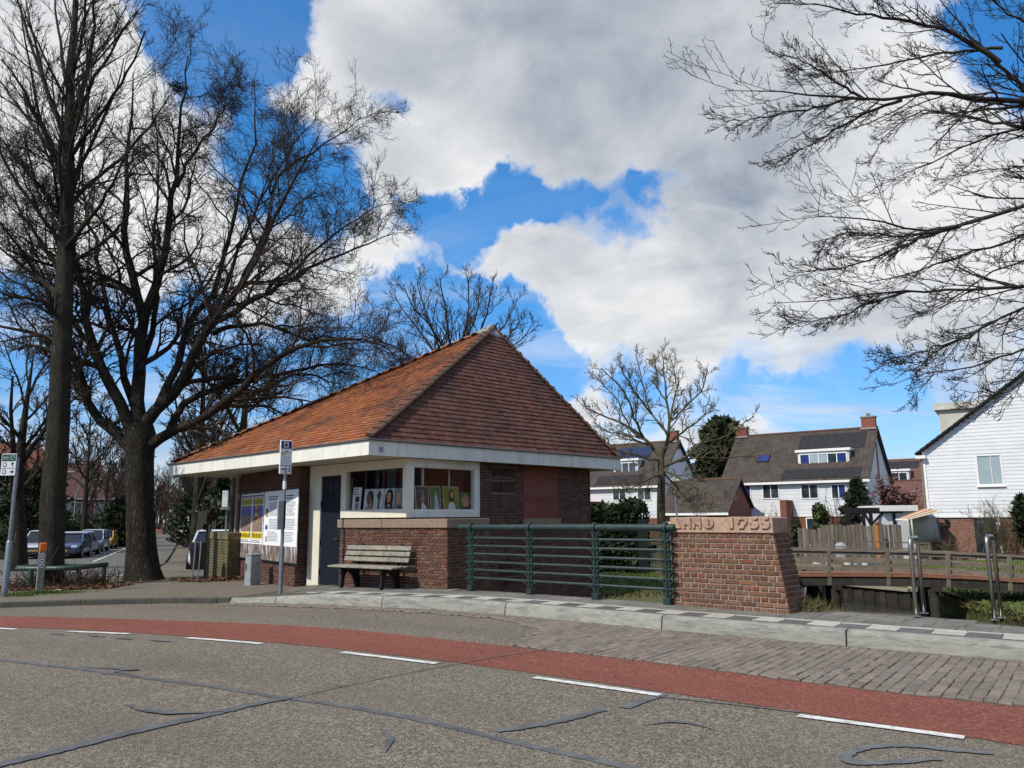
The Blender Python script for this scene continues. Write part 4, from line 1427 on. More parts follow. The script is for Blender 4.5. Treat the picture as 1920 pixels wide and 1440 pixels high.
# inscribed pier at the other end of the railing
aG0, aG1 = Vector((2.545, 12.78, 0)), Vector((3.93, 11.46, 0))
AU = (aG1 - aG0).normalized()
AN = Vector((AU.y, -AU.x, 0))
AN = AN if AN.y < 0 else -AN
ann = thing('inscribed_pier', 'battered red brick bridge pier with a pink stone cap inscribed ANNO 1955', 'bridge pier', (*((aG0 + aG1) / 2)[:2], 0.1))
zb_, zt_ = 0.12, 1.335
AL = (aG1 - aG0).length
bat, dep = 0.19, 0.52
hgt = zt_ - zb_
cm = MB()
i_ = .006
P = lambda s, d, z: tuple(aG0 + AU * s - AN * d + Vector((0, 0, z)))
cm.add([P(i_, i_, zb_ - 1.2), P(AL + .19 - i_, i_, zb_ - 1.2), P(AL + .19 - i_, dep + .1, zb_ - 1.2), P(i_, dep + .1, zb_ - 1.2), P(i_, i_, zt_), P(AL - bat - i_, i_, zt_), P(AL - bat - i_, dep - .02, zt_), P(i_, dep - .02, zt_)],
  [(3, 2, 1, 0), (4, 5, 6, 7), (0, 1, 5, 4), (1, 2, 6, 5), (2, 3, 7, 6), (3, 0, 4, 7)])
cm.build('core', M['mortar'], ann)
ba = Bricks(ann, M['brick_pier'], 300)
ba.wall(aG0 + Vector((0, 0, zb_)), AU, (0, 0, 1), AN, AL, hgt, row=0.0745, ln=0.24, joint=0.018, right=lambda z: -bat * z / hgt, proud=0.010)
vb = (AU * -bat + Vector((0, 0, hgt)))
nb_ = vb.cross(-AN).normalized()
nb_ = nb_ if nb_.dot(AU) > 0 else -nb_
ba.wall(aG1 + Vector((0, 0, zb_)), -AN, vb, nb_, dep, vb.length, row=0.0745, ln=0.24, joint=0.018, right=lambda z: 0.08 - .10 * z / hgt, start=1, proud=0.010)
ba.wall(aG0 + Vector((0, 0, zb_)) - AN * dep, AN, (0, 0, 1), -AU, dep, hgt, row=0.0745, ln=0.24, joint=0.018, prio=6)
ba.build()
cs = MB()
ov = 0.012
# a worn upper edge: the cap outline wavers a little
top_n = 15
c0, c1 = -ov, AL - bat + ov
cap = []
for i in range(top_n):
 s_ = c0 + (c1 - c0) * i / (top_n - 1)
 cap.append((s_, 1.575 + random.uniform(-.010, .008)))
f_ = [P(s_, -ov, z) for s_, z in cap]
b_ = [P(s_, dep - .02, z - .004) for s_, z in cap]
lo_f = [P(s_, -ov, zt_ + .002) for s_, z in cap]
lo_b = [P(s_, dep - .02, zt_ + .002) for s_, z in cap]
n = top_n
vs_ = f_ + b_ + lo_f + lo_b
fs_ = []
for i in range(n - 1):
 fs_ += [(i, i + 1, n + i + 1, n + i), (2 * n + i + 1, 2 * n + i, 3 * n + i, 3 * n + i + 1), (2 * n + i, 2 * n + i + 1, i + 1, i), (3 * n + i + 1, 3 * n + i, n + i, n + i + 1)]
fs_ += [(0, n, 3 * n, 2 * n), (n - 1, 2 * n + n - 1, 3 * n + n - 1, 2 * n - 1)]
cs.add(vs_, fs_)
cap_ob = cs.build('cap_stone', M['cap_stone'], ann, bevel=0.012)
pl_ = MB()
pl_.prism([P(c0 - .012, -ov - .022, 0)[:2], P(c1 + .012, -ov - .022, 0)[:2], P(c1 + .012, -ov - .0005, 0)[:2], P(c0 - .012, -ov - .0005, 0)[:2]], zt_ + .004, zt_ + .032)
pl_.build('ledge', M['cap_stone'], ann, bevel=0.006)
def arc(cx, cy, rx, ry, a0, a1, n=12):
 return [(cx + rx * math.cos(R(a0 + (a1 - a0) * i / n)), cy + ry * math.sin(R(a0 + (a1 - a0) * i / n))) for i in range(n + 1)]
GLYPH = {'A': [[(0, 0), (.28, 1), (.56, 1), (.92, 0)]],
   'N': [[(0, 0), (0, .92), (.16, 1), (.70, .84), (.70, 1), (.95, 1), (.95, 0), (.72, 0), (.72, .26), (.26, .40), (.26, 0)]],
   'O': [arc(.5, .5, .5, .5, 82, 278), arc(.53, .5, .47, .5, -90, 90) + [(.53, .84), (.66, .72), (.70, .5), (.66, .28), (.53, .16)]],
   '1': [[(0, .90), (.10, 1), (.66, 1), (.66, 0), (.16, 0), (.16, .80), (0, .80)]],
   '9': [arc(.48, .62, .48, .38, 215, -60, 18) + [(.62, 0), (.16, 0), (.20, .10), (.50, .16), (.62, .30)] + arc(.50, .60, .26, .18, -30, 225, 9)],
   '5': [[(0, 1), (.55, .94), (.78, 1), (.84, .93), (.76, .76), (.50, .74), (.46, .66), (.76, .60), (.92, .40), (.86, .14), (.60, 0), (.08, 0), (.12, .12), (.26, .18), (.33, .30), (.26, .43), (.10, .44), (0, .60)]]}
def carve(ch, s0, wd_, z0, h):
 for poly in GLYPH[ch]:
  pts = [aG0 + AU * (s0 + u * wd_) + AN * (ov - .006) + Vector((0, 0, z0 + v * h)) for u, v in poly]
  m = MB()
  m.extrude(pts, AN, .034)
  m.build('letter', M['cap_stone'], ann, bevel=.006)
for ch, f0, f1 in (('A', .012, .128), ('N', .140, .228), ('N', .240, .332), ('O', .345, .455), ('1', .592, .675), ('9', .678, .785), ('5', .795, .895), ('5', .900, .995)):
 Lc = AL - bat
 carve(ch, f0 * Lc, (f1 - f0) * Lc, 1.402, .172)
# railing of the bridge: four cast posts, one hand rail, six bars
rail = thing('bridge_railing', 'dark green cast iron bridge railing between the two brick piers', 'railing', (0.8, 14.2, 0.2))
RP = [gp(884, 1107.5, .21), gp(989, 1114.5, .22), gp(1112, 1124, .22), gp(1254, 1133, .22)]
# keep them on one line
ra, rb = RP[0], RP[3]
RU_ = (rb - ra)
RU_.z = 0
Lr = RU_.length
RU_.normalize()
RN = Vector((RU_.y, -RU_.x, 0))
RN = RN if RN.y < 0 else -RN
sp = [0.0, (RP[1] - ra).dot(RU_), (RP[2] - ra).dot(RU_), Lr]
zg = 0.215
ZR = zg + 1.20
ra = Vector((ra.x, ra.y, 0))
bars_z = [zg + 0.235 + i * 0.152 for i in range(6)]
hr = MB()
hr.tube([ra - RU_ * .32 + Vector((0, 0, ZR)), ra + RU_ * (Lr + .16) + Vector((0, 0, ZR))], 0.058, 12)
hr.build('hand_rail', M['railing_green'], rail, smooth=True)
for z in bars_z:
 m = MB()
 m.tube([ra - RU_ * .05 + Vector((0, 0, z)), ra + RU_ * (Lr + .1) + Vector((0, 0, z))], 0.024, 8)
 m.build('bar', M['railing_green'], rail, smooth=True)
for k, s_ in enumerate(sp):
 c = ra + RU_ * s_
 m = MB()
 m.bar(c + Vector((0, 0, zg + .0)), c + Vector((0, 0, ZR - .05)), 0.095, 0.055, up=RN)
 m.bar(c + Vector((0, 0, zg + .0)), c + Vector((0, 0, ZR - .07)), 0.03, 0.11, up=RN)
 m.bar(c + Vector((0, 0, zg - .01)), c + Vector((0, 0, zg + .10)), 0.125, 0.14, up=RN)
 po = m.build('post', M['railing_green'], rail, bevel=0.008)
 rg = MB()
 rg.tube([c - RU_ * .028 + Vector((0, 0, ZR)), c + RU_ * .028 + Vector((0, 0, ZR))], 0.086, 14)
 rg.build('ring', M['railing_green'], po, smooth=True)
 for i, z in enumerate(bars_z + [ZR - .02]):
  if i < 6:
   cl2 = MB()
   cl2.box((c.x, c.y, z), (0.155, 0.095, 0.034), rz=math.atan2(RU_.y, RU_.x))
   cl2.build('collar', M['railing_green'], po, bevel=0.006)
  for sgn in (-1, 1):
   R_ = 0.105 if i < 6 else 0.135
   pts = []
   for q_ in range(6):
    an = math.pi / 2 * q_ / 5
    pts.append(c + RU_ * sgn * (0.04 + R_ * (1 - math.cos(an))) + Vector((0, 0, z - .015 - R_ + R_ * math.sin(an))))
   bk = MB()
   for u_, v_ in zip(pts[:-1], pts[1:]):
    bk.bar(u_, v_ + (v_ - u_) * .15, 0.022, 0.045, up=RN)
   bk.build('bracket', M['railing_green'], po)
# ------------------------------------------------------------------ bare trees
def norm_(a):
 return a / np.maximum(np.linalg.norm(a, axis=-1, keepdims=True), 1e-9)
def spawn(P, Rd, k, t0, t1, lf, ang, m, bias=(0, 0, 0.0), wig=0.12, rf=0.6, rend=0.4, rmin=0.002, gen=None, lmin=0.05, curl=(0, 0, 0), taper=0.55):
 """k children on every branch of P (B,n,3); returns (C,m,3), (C,m)"""
 g = gen
 B, n, _ = P.shape
 plen = np.linalg.norm(P[:, 1:] - P[:, :-1], axis=-1).sum(1)
 t = (np.arange(k)[None, :] + g.uniform(0, 1, (B, k))) / k
 t = t0 + (t1 - t0) * t
 ft = t * (n - 1)
 i = np.clip(ft.astype(int), 0, n - 2)
 fr = (ft - i)[..., None]
 bi = np.arange(B)[:, None]
 a, b = P[bi, i], P[bi, i + 1]
 pos = a + (b - a) * fr
 tan = norm_(b - a)
 rad = Rd[bi, i] * (1 - fr[..., 0]) + Rd[bi, i + 1] * fr[..., 0]
 C = B * k
 pos, tan, rad, t = pos.reshape(C, 3), tan.reshape(C, 3), rad.reshape(C), t.reshape(C)
 L = np.repeat(plen, k) * lf * (1 - taper * t) * g.uniform(0.6, 1.35, C)
 L = np.maximum(L, lmin * g.uniform(.7, 1.3, C))
 q = g.normal(size=(C, 3))
 q = norm_(q - tan * (q * tan).sum(1, keepdims=True))
 an = np.radians(ang) * g.uniform(0.65, 1.3, C)[:, None]
 d = norm_(tan * np.cos(an) + q * np.sin(an) + np.array(bias))
 out_ = np.zeros((C, m, 3))
 out_[:, 0] = pos
 st = (L / (m - 1))[:, None]
 cur = np.array(curl)
 for s in range(1, m):
  out_[:, s] = out_[:, s - 1] + d * st
  d = norm_(d + g.normal(size=(C, 3)) * wig + np.array(bias) * 0.35 + cur * (s / m))
 r0 = np.maximum(rad * rf * g.uniform(.8, 1.15, C), rmin * 1.3)
 rr = r0[:, None] * (1 - (1 - rend) * np.linspace(0, 1, m)[None, :])
 return out_, np.maximum(rr, rmin)
def tubes(groups, sides):
 """list of (P, R) -> vertex and quad arrays"""
 VV, FF, base = [], [], 0
 for P, Rd in groups:
  B, n, _ = P.shape
  T = np.zeros_like(P)
  T[:, 1:-1] = P[:, 2:] - P[:, :-2]
  T[:, 0] = P[:, 1] - P[:, 0]
  T[:, -1] = P[:, -1] - P[:, -2]
  T = norm_(T)
  ref = np.where(np.abs(T[:, :1, 2:3]) > 0.8, np.array([1.0, 0, 0]), np.array([0, 0, 1.0]))
  X = norm_(np.cross(T, np.broadcast_to(ref, T.shape)))
  Y = np.cross(T, X)
  an = np.arange(sides) * 2 * np.pi / sides
  ring = P[:, :, None, :] + (X[:, :, None, :] * np.cos(an)[:, None] + Y[:, :, None, :] * np.sin(an)[:, None]) * Rd[:, :, None, None]
  VV.append(ring.reshape(-1, 3))
  idx = base + np.arange(B * n * sides).reshape(B, n, sides)
  a = idx[:, :-1]
  b = idx[:, 1:]
  f = np.stack([a, np.roll(a, -1, 2), np.roll(b, -1, 2), b], -1).reshape(-1, 4)
  FF.append(f)
  base += B * n * sides
 return np.concatenate(VV), np.concatenate(FF)
def np_mesh(name, V, F, mat, parent=None, smooth=True, kind=None, world=True):
 if parent is not None and world:
  inv = np.array(root_matrix(parent).inverted())
  V = V @ inv[:3, :3].T + inv[:3, 3]
 me = bpy.data.meshes.new(name)
 nv, nf, w_ = len(V), len(F), F.shape[1]
 me.vertices.add(nv)
 me.vertices.foreach_set('co', np.ascontiguousarray(V, dtype=np.float32).ravel())
 me.loops.add(nf * w_)
 me.loops.foreach_set('vertex_index', np.ascontiguousarray(F, dtype=np.int32).ravel())
 me.polygons.add(nf)
 me.polygons.foreach_set('loop_start', np.arange(0, nf * w_, w_, dtype=np.int32))
 if smooth:
  me.polygons.foreach_set('use_smooth', np.ones(nf, dtype=bool))
 me.update(calc_edges=True)
 o = link_mesh(name, me, mat, parent)
 if kind: o['kind'] = kind
 return o
def rs(pts, n, wob=0.0, gen=None):
 """smooth polyline (k,3) resampled to n points"""
 P = [np.array(p, float) for p in pts]
 for _ in range(2):
  q = [P[0]]
  for i in range(len(P) - 1):
   q += [P[i] * .75 + P[i + 1] * .25, P[i] * .25 + P[i + 1] * .75]
  q.append(P[-1])
  P = q
 P = np.array(P)
 s = np.concatenate([[0], np.cumsum(np.linalg.norm(P[1:] - P[:-1], axis=1))])
 t = np.linspace(0, s[-1], n)
 o = np.stack([np.interp(t, s, P[:, k]) for k in range(3)], 1)
 if wob:
  w_ = gen.normal(size=o.shape) * wob
  w_[0] = 0
  o += w_
 return o
def trace(px, d0, d1):
 n = len(px)
 return [tuple(at(p[0], p[1], d0 + (d1 - d0) * i / max(1, n - 1))) for i, p in enumerate(px)]
def finish_tree(root, trunk, limbs, levels, bark, twigm, tsides=14):
 V, F = tubes([(np.array([t[0]]), np.array([t[1]])) for t in trunk], tsides)
 np_mesh('trunk', V, F, bark, root)
 if limbs:
  V, F = tubes(limbs, 8)
  np_mesh('branches', V, F, bark, root)
 V, F = tubes(levels[:2], 4)
 V2, F2 = tubes(levels[2:], 3) if len(levels) > 2 else (V[:0], F[:0])
 V, F = np.concatenate([V, V2]), np.concatenate([F, F2 + len(V)])
 np_mesh('crown', V, F, twigm, root)
def limb_arrays(traces, n, gen, wob, r0s, r1s):
 P = np.stack([rs(t, n, wob, gen) for t in traces])
 lin = np.linspace(0, 1, n)[None, :] ** 0.8
 Rr = np.array(r0s)[:, None] * (1 - lin) + np.array(r1s)[:, None] * lin
 return P, Rr
# ---- the big spreading tree on the corner
g = np.random.default_rng(11)
ob = gp(268, 1088, .1)
OD = ob.y
oak = thing('street_tree', 'huge spreading bare tree with a thick furrowed trunk on the pavement corner', 'tree', (ob.x, ob.y, gz(ob.x, ob.y) + .08))
pm_ = OD / FPX                                  # metres for one picture point at its distance
tr = rs(trace([(269, 1094), (267, 1075), (265, 1030), (263, 950), (262, 880), (263, 830), (266, 795)], OD, OD), 14)
trr = np.interp(np.linspace(0, 1, 14), [0, .05, .13, .25, .5, .8, .92, 1], np.array([37, 32, 28.5, 25.5, 24, 24.5, 28, 20]) * pm_)
LIMBS = [
 ([(255, 850), (232, 825), (200, 800), (165, 760), (145, 720), (132, 690), (108, 640), (60, 622), (0, 612), (-60, 600)], 14, 4, 0.5),
 ([(165, 760), (150, 700), (128, 640), (95, 560), (60, 500), (10, 430), (-30, 380)], 9, 3, -2.0),
 ([(256, 830), (228, 760), (197, 700), (170, 650), (160, 590), (150, 520), (130, 450), (108, 380), (95, 300), (85, 230)], 15, 3.5, -1.6),
 ([(262, 800), (258, 720), (264, 650), (268, 590), (255, 545), (242, 500), (232, 440), (238, 370), (236, 290), (248, 210), (252, 135)], 17, 3.5, 1.0),
 ([(268, 600), (292, 550), (306, 500), (314, 430), (325, 350), (338, 260), (345, 180), (352, 105)], 12, 3, -0.6),
 ([(268, 800), (290, 770), (325, 735), (348, 700), (366, 650), (383, 615), (412, 585), (450, 535), (482, 475), (520, 400), (556, 325), (598, 255)], 14, 3.2, -1.5),
 ([(292, 772), (306, 735), (335, 692), (348, 640), (354, 600), (386, 572), (410, 520), (430, 450), (440, 370), (470, 300), (480, 220), (475, 150)], 10, 3, 2.0),
 ([(400, 605), (430, 590), (462, 575), (500, 548), (540, 522), (575, 505), (618, 484), (660, 470), (700, 452), (738, 437)], 8, 2.5, -1.0),
 ([(452, 535), (480, 475), (502, 422), (512, 350), (535, 313), (575, 290), (612, 268), (650, 250), (672, 225)], 7, 2.5, -0.6),
 ([(400, 625), (440, 608), (480, 604), (530, 617), (575, 640), (620, 632), (680, 640), (742, 655)], 6, 2, 1.0),
 ([(275, 840), (300, 822), (332, 806), (366, 792), (412, 765), (457, 726), (480, 702), (505, 678), (538, 657), (575, 645), (640, 632), (700, 640), (748, 668)], 13, 2.5, -2.0),
 ([(318, 808), (330, 775), (357, 748), (400, 733), (448, 716), (492, 705), (549, 698), (583, 690), (618, 680), (664, 682), (712, 698)], 9, 2.5, 1.6),
 ([(412, 768), (440, 750), (477, 744), (500, 730), (522, 716), (552, 702), (600, 708), (640, 720)], 7, 2.5, 0),
 ([(262, 790), (240, 730), (225, 660), (205, 600), (190, 540), (185, 470), (160, 400), (150, 320), (165, 240)], 10, 3, 2.5),
 ([(262, 700), (285, 640), (295, 560), (285, 470), (290, 380), (300, 300), (292, 220)], 8, 3, 3.2),
 ([(383, 615), (420, 540), (455, 450), (500, 350), (560, 260), (600, 215)], 6, 2.5, 2.6),
 ([(332, 350), (360, 290), (400, 240), (420, 200), (440, 160)], 5, 2, 0.6),
 ([(500, 548), (560, 500), (620, 440), (680, 400), (735, 380)], 5, 2, 2.0),
 ([(197, 700), (150, 620), (90, 520), (40, 420), (20, 330)], 7, 2.5, 2.0),
 ([(150, 520), (110, 450), (60, 380), (30, 280)], 6, 2.5, -2.0),
]
lt = [trace(l[0], OD, OD + l[3] * 1.3) for l in LIMBS]
LP, LR = limb_arrays(lt, 16, g, 0.035, [l[1] * .88 * pm_ for l in LIMBS], [l[2] * pm_ * .30 for l in LIMBS])
l2 = spawn(LP, LR, 14, 0.14, 1.0, .30, 48, 8, (0, 0, .08), .20, .55, .35, .008, g, .9, taper=.3)
l3 = spawn(*l2, 8, .12, 1.0, .50, 52, 6, (0, 0, .06), .2, .6, .4, .006, g, .4, taper=.3)
l4 = spawn(*l3, 6, .12, 1.0, .52, 48, 4, (0, 0, .12), .18, .7, .5, .0044, g, .26, taper=.35)
l5 = spawn(*l4, 4, .15, 1.0, .62, 45, 3, (0, 0, .18), .15, .8, .6, .0038, g, .16)
finish_tree(oak, [(tr, trr)], [(LP, LR)], [l2, l3, l4, l5], M['bark_oak'], M['twig'], 20)
nest = MB()
nc = at(335, 165, OD)
for i in range(140):
 a = Vector((random.gauss(0, 1), random.gauss(0, 1), random.gauss(0, .7))).normalized() * random.uniform(.1, .2)
 b = a + Vector((random.gauss(0, 1), random.gauss(0, 1), random.gauss(0, .4))).normalized() * .2
 nest.bar(nc + a, nc + b, 0.012, 0.012)
tag(nest.build('bird_nest', M['twig']), 'dark bird nest high in the crown of the huge spreading tree', 'nest')
# ---- tall smooth-barked tree on the left
g = np.random.default_rng(5)
TD = 21.0
p0 = at(95, 1090, TD)
tall = thing('street_tree', 'tall straight bare tree rising out of the picture behind the orange tipped post', 'tree', (p0.x, p0.y, gz(p0.x, p0.y) + .08))
pm_ = TD / FPX
tr = rs(trace([(94, 1105), (95, 1060), (99, 980), (104, 900), (108, 820), (113, 740), (116, 660), (119, 580), (122, 480), (125, 380), (129, 280), (132, 190), (136, 100), (140, 0), (142, -120), (140, -260)], TD, TD), 20)
trr = np.interp(np.linspace(0, 1, 20), [0, .06, .2, .36, .45, .55, .65, .78, 1], np.array([23, 20.5, 19, 16.5, 13.5, 11, 8.5, 5.5, 2]) * pm_)
BR = [([(116, 560), (90, 535), (60, 510), (20, 480), (-30, 440)], 6, 0.8), ([(118, 600), (80, 560), (30, 560), (-20, 540)], 6, -1), ([(122, 470), (150, 430), (185, 390), (215, 340), (240, 280)], 6, -1.5),
  ([(123, 430), (95, 380), (60, 330), (20, 290), (-20, 230)], 6, 1), ([(124, 410), (140, 350), (155, 280), (165, 200), (172, 110)], 6, 1.2), ([(126, 350), (100, 280), (72, 220), (40, 160), (0, 110)], 6.5, -1.2),
  ([(128, 300), (110, 230), (85, 160), (60, 90), (35, 10), (20, -60)], 6.5, .6), ([(129, 270), (150, 210), (175, 150), (205, 100), (230, 60), (262, 20)], 5.5, 1.0), ([(131, 230), (160, 160), (172, 90), (178, 10), (176, -70)], 6, -1),
  ([(133, 180), (115, 110), (108, 40), (100, -40)], 5, 1), ([(134, 150), (150, 90), (160, 30), (162, -50)], 5, -1), ([(125, 390), (170, 340), (225, 300), (262, 260), (300, 210), (318, 180)], 5, .6),
  ([(121, 500), (170, 470), (215, 440), (250, 390)], 5, 2), ([(121, 520), (80, 460), (40, 400), (0, 340)], 6, 2), ([(126, 330), (80, 260), (30, 190), (-20, 130)], 5.5, 2.2), ([(128, 300), (170, 240), (215, 180), (250, 120), (272, 60)], 5, -2)]
lt = [trace(b[0], TD, TD + b[2] * 1.6) for b in BR]
LP, LR = limb_arrays(lt, 12, g, 0.02, [b[1] * pm_ for b in BR], [1.3 * pm_] * len(BR))
ex = spawn(np.array([tr]), np.array([trr]), 34, .42, .98, .22, 42, 9, (0, 0, .28), .07, .33, .25, .008, g, 2.2, taper=.4)
LIM = [(LP, LR), ex]
l2a = spawn(LP, LR, 10, .12, 1, .34, 30, 7, (0, 0, .14), .10, .5, .35, .007, g, .5)
l2b = spawn(*ex, 8, .2, 1, .34, 32, 6, (0, 0, .14), .10, .5, .35, .007, g, .4)
l3 = [spawn(*q, 6, .15, 1, .42, 34, 4, (0, 0, .12), .12, .6, .45, .005, g, .25) for q in (l2a, l2b)]
l4 = [spawn(*q, 4, .2, 1, .45, 36, 3, (0, 0, .10), .12, .7, .5, .004, g, .14) for q in l3]
trr = trr * (1 + g.normal(size=len(trr)) * .035)
tr[2:] += g.normal(size=tr[2:].shape) * .02
finish_tree(tall, [(tr, trr)], LIM, [l2a, l2b] + l3 + l4, M['bark_smooth'], M['twig'], 16)
# ---- branches that reach in from a tree right of the picture
g = np.random.default_rng(23)
AD = 10.5
ash = thing('overhanging_tree', 'bare tree outside the right edge with dark twiggy branches reaching into the sky', 'tree', (8.9, 11.0, 0.1))
pm_ = AD / FPX
tr = rs([(8.9, 11.0, 0.0), (8.9, 11.0, 2.0), (8.8, 11.0, 4.2), (8.75, 10.95, 6.5), (8.6, 10.9, 9.0), (8.5, 10.9, 12.0)], 14)
trr = np.interp(np.linspace(0, 1, 14), [0, .1, 1], [.30, .24, .07])
BR = [([(2060, 320), (1990, 240), (1920, 165), (1870, 120), (1835, 80), (1800, 45), (1765, 10), (1740, -30)], 12, 0.4),
  ([(1875, 118), (1830, 85), (1780, 58), (1720, 42), (1665, 34), (1615, 28), (1570, 14), (1520, 6), (1450, 8)], 7, -0.6),
  ([(2070, 200), (1990, 190), (1920, 187), (1870, 190), (1820, 184), (1780, 175), (1730, 172), (1680, 190), (1630, 188), (1580, 182), (1500, 176), (1420, 172), (1362, 168)], 11, -0.8),
  ([(1690, 188), (1640, 205), (1590, 230), (1540, 262), (1500, 282), (1452, 300)], 5, 0.3), ([(1620, 186), (1575, 160), (1530, 128), (1500, 112), (1478, 104)], 4, -0.2),
  ([(1600, 183), (1540, 200), (1480, 210), (1420, 222), (1350, 228)], 4.5, 0.5), ([(1880, 90), (1830, 92), (1780, 96), (1720, 108), (1660, 122), (1600, 132), (1540, 140), (1520, 150)], 5, 1.2),
  ([(2060, 260), (1980, 245), (1920, 240), (1870, 250), (1820, 270), (1780, 290), (1730, 312), (1680, 335), (1640, 352)], 6.5, 0.8),
  ([(1920, 238), (1860, 228), (1800, 218), (1750, 205), (1710, 212), (1660, 250), (1640, 285)], 5, 1.4),
  ([(2080, 300), (1990, 345), (1920, 382), (1880, 398), (1840, 412), (1790, 426), (1740, 434), (1690, 424), (1640, 412), (1580, 406), (1530, 410), (1522, 390), (1538, 360)], 9, -0.3),
  ([(1800, 424), (1740, 442), (1690, 462), (1640, 485), (1590, 500), (1530, 508), (1478, 510)], 5, .6), ([(1760, 432), (1700, 445), (1640, 440), (1580, 435), (1545, 455)], 4, -.7),
  ([(2060, 420), (1980, 430), (1920, 440), (1860, 462), (1800, 480), (1740, 500), (1680, 520), (1620, 530), (1560, 528)], 6, 1.2),
  ([(2080, 520), (2000, 530), (1920, 540), (1860, 538), (1800, 543), (1740, 546), (1690, 545), (1630, 552), (1570, 560), (1500, 566), (1442, 572)], 7, -.2),
  ([(1700, 546), (1640, 566), (1580, 590), (1520, 602), (1480, 608)], 4, .5), ([(2040, 530), (1980, 560), (1920, 575), (1870, 600), (1820, 628), (1770, 650), (1720, 690), (1705, 735)], 6.5, .9),
  ([(1860, 604), (1800, 640), (1740, 655), (1690, 668), (1655, 678)], 4, -.6), ([(2050, 600), (1980, 630), (1920, 652), (1870, 672), (1820, 690), (1770, 695), (1720, 700), (1690, 715)], 5.5, .2),
  ([(2020, 640), (1960, 680), (1910, 720), (1880, 740), (1840, 735), (1800, 730)], 4, -.5), ([(1960, 60), (1920, 40), (1880, 20), (1850, -10), (1830, -40)], 7, -.8), ([(1990, 400), (1940, 350), (1900, 320), (1850, 315), (1800, 330), (1760, 345)], 5, 1.5),
  ([(2000, 480), (1940, 480), (1890, 500), (1840, 520), (1790, 560), (1750, 590)], 5, -1.0)]
BR = [(([(2128, p[0][1] + 45)] if p[0][0] >= 1950 else []) + p, r_, d_) for p, r_, d_ in BR]
lt = [trace(b[0], AD + (.5 if b[0][0][0] > 1950 else b[2] * .4), AD + b[2]) for b in BR]
LP, LR = limb_arrays(lt, 18, g, 0.012, [b[1] * pm_ * .8 for b in BR], [.55 * pm_] * len(BR))
l2 = spawn(LP, LR, 22, .10, .99, .22, 40, 8, (-.10, 0, -.08), .09, .5, .4, .0040, g, .3, curl=(-.03, 0, .16), taper=.35)
l3 = spawn(*l2, 7, .2, 1.0, .40, 42, 6, (-.06, 0, -.04), .10, .65, .6, .0030, g, .14, curl=(-.03, 0, .34))
l4 = spawn(*l3, 4, .3, 1.0, .34, 46, 4, (-.04, 0, .06), .10, .8, .8, .0027, g, .06, curl=(0, 0, .35))
finish_tree(ash, [(tr, trr)], [(LP, LR)], [l2, l3, l4], M['twig_ash'], M['twig_ash'], 12)
# ---- pale knobbly tree behind the railing
g = np.random.default_rng(31)
WD = 28.0
wb = at(1241, 1030, WD)
wal = thing('garden_tree', 'mossy pale bare tree with upswept twigs on the lawn behind the inscribed pier', 'tree', (wb.x, wb.y, -0.5))
pm_ = WD / FPX
Z7 = lambda l: [(1050 + x / 4, 640 + y / 4) for x, y in l]
tr = rs(trace([(1240, 1085), (1240, 990), (1239, 927), (1241, 890), (1238, 858), (1243, 840)], WD, WD), 12)
trr = np.interp(np.linspace(0, 1, 12), [0, .1, .6, 1], np.array([11, 8.8, 7.6, 5.5]) * pm_)
BR = [([(755, 870), (690, 790), (620, 720), (540, 650), (440, 600), (340, 560), (230, 520), (150, 460)], 6, 1), ([(625, 720), (590, 640), (545, 560), (530, 470), (480, 370), (420, 300), (300, 200)], 4, -1),
  ([(755, 870), (800, 780), (825, 650), (820, 560), (800, 450), (790, 350), (780, 200), (770, 90)], 6.5, .4), ([(822, 700), (740, 620), (690, 540), (640, 420), (620, 330), (600, 200), (560, 90)], 4, 1.2),
  ([(825, 600), (900, 540), (960, 470), (1040, 400), (1080, 320), (1110, 210)], 3.5, -1), ([(830, 580), (860, 450), (880, 330), (850, 200), (825, 90)], 3.5, 1.5),
  ([(765, 940), (880, 900), (970, 860), (1010, 790), (1100, 750), (1200, 740), (1290, 690), (1380, 610), (1450, 570)], 5, -1.2), ([(755, 900), (650, 870), (550, 850), (450, 830), (380, 800), (300, 790)], 4, -1.5),
  ([(770, 960), (850, 1000), (950, 1060), (1040, 1100), (1150, 1160), (1240, 1200)], 4, -2), ([(760, 1000), (690, 1020), (600, 1060), (520, 1100), (430, 1150)], 3.5, -1.5), ([(900, 900), (1000, 870), (1150, 880), (1300, 870), (1450, 865)], 3.5, 1),
  ([(800, 770), (900, 700), (960, 640), (1060, 590), (1110, 500), (1120, 400)], 4, 1.8), ([(690, 790), (600, 760), (500, 700), (400, 690), (300, 640), (240, 600)], 3.5, 2), ([(620, 720), (560, 690), (470, 560), (440, 450), (380, 380), (250, 250)], 3.5, .5),
  ([(690, 540), (650, 500), (570, 400), (500, 280), (440, 170)], 3, -1.5), ([(800, 450), (740, 380), (720, 280), (710, 130)], 3, 1), ([(760, 980), (840, 1050), (900, 1120), (960, 1200), (1020, 1250)], 3, 1), ([(760, 1050), (830, 1080), (930, 1180), (1000, 1240), (1080, 1280)], 3, -1)]
lt = [trace(Z7(b[0]), WD, WD + b[2] * 1.2) for b in BR]
LP, LR = limb_arrays(lt, 12, g, 0.02, [b[1] * .62 * pm_ for b in BR], [0.8 * pm_] * len(BR))
l2 = spawn(LP, LR, 12, .15, 1, .27, 48, 6, (0, 0, .16), .16, .5, .5, .009, g, .4)
l3 = spawn(*l2, 6, .2, 1, .45, 46, 4, (0, 0, .2), .18, .75, .7, .0068, g, .2)
l4 = spawn(*l3, 3, .3, 1, .42, 46, 3, (0, 0, .2), .2, .8, .8, .0055, g, .12)
finish_tree(wal, [(tr, trr)], [(LP, LR)], [l2, l3, l4], M['bark_mossy'], M['twig_pale'], 12)
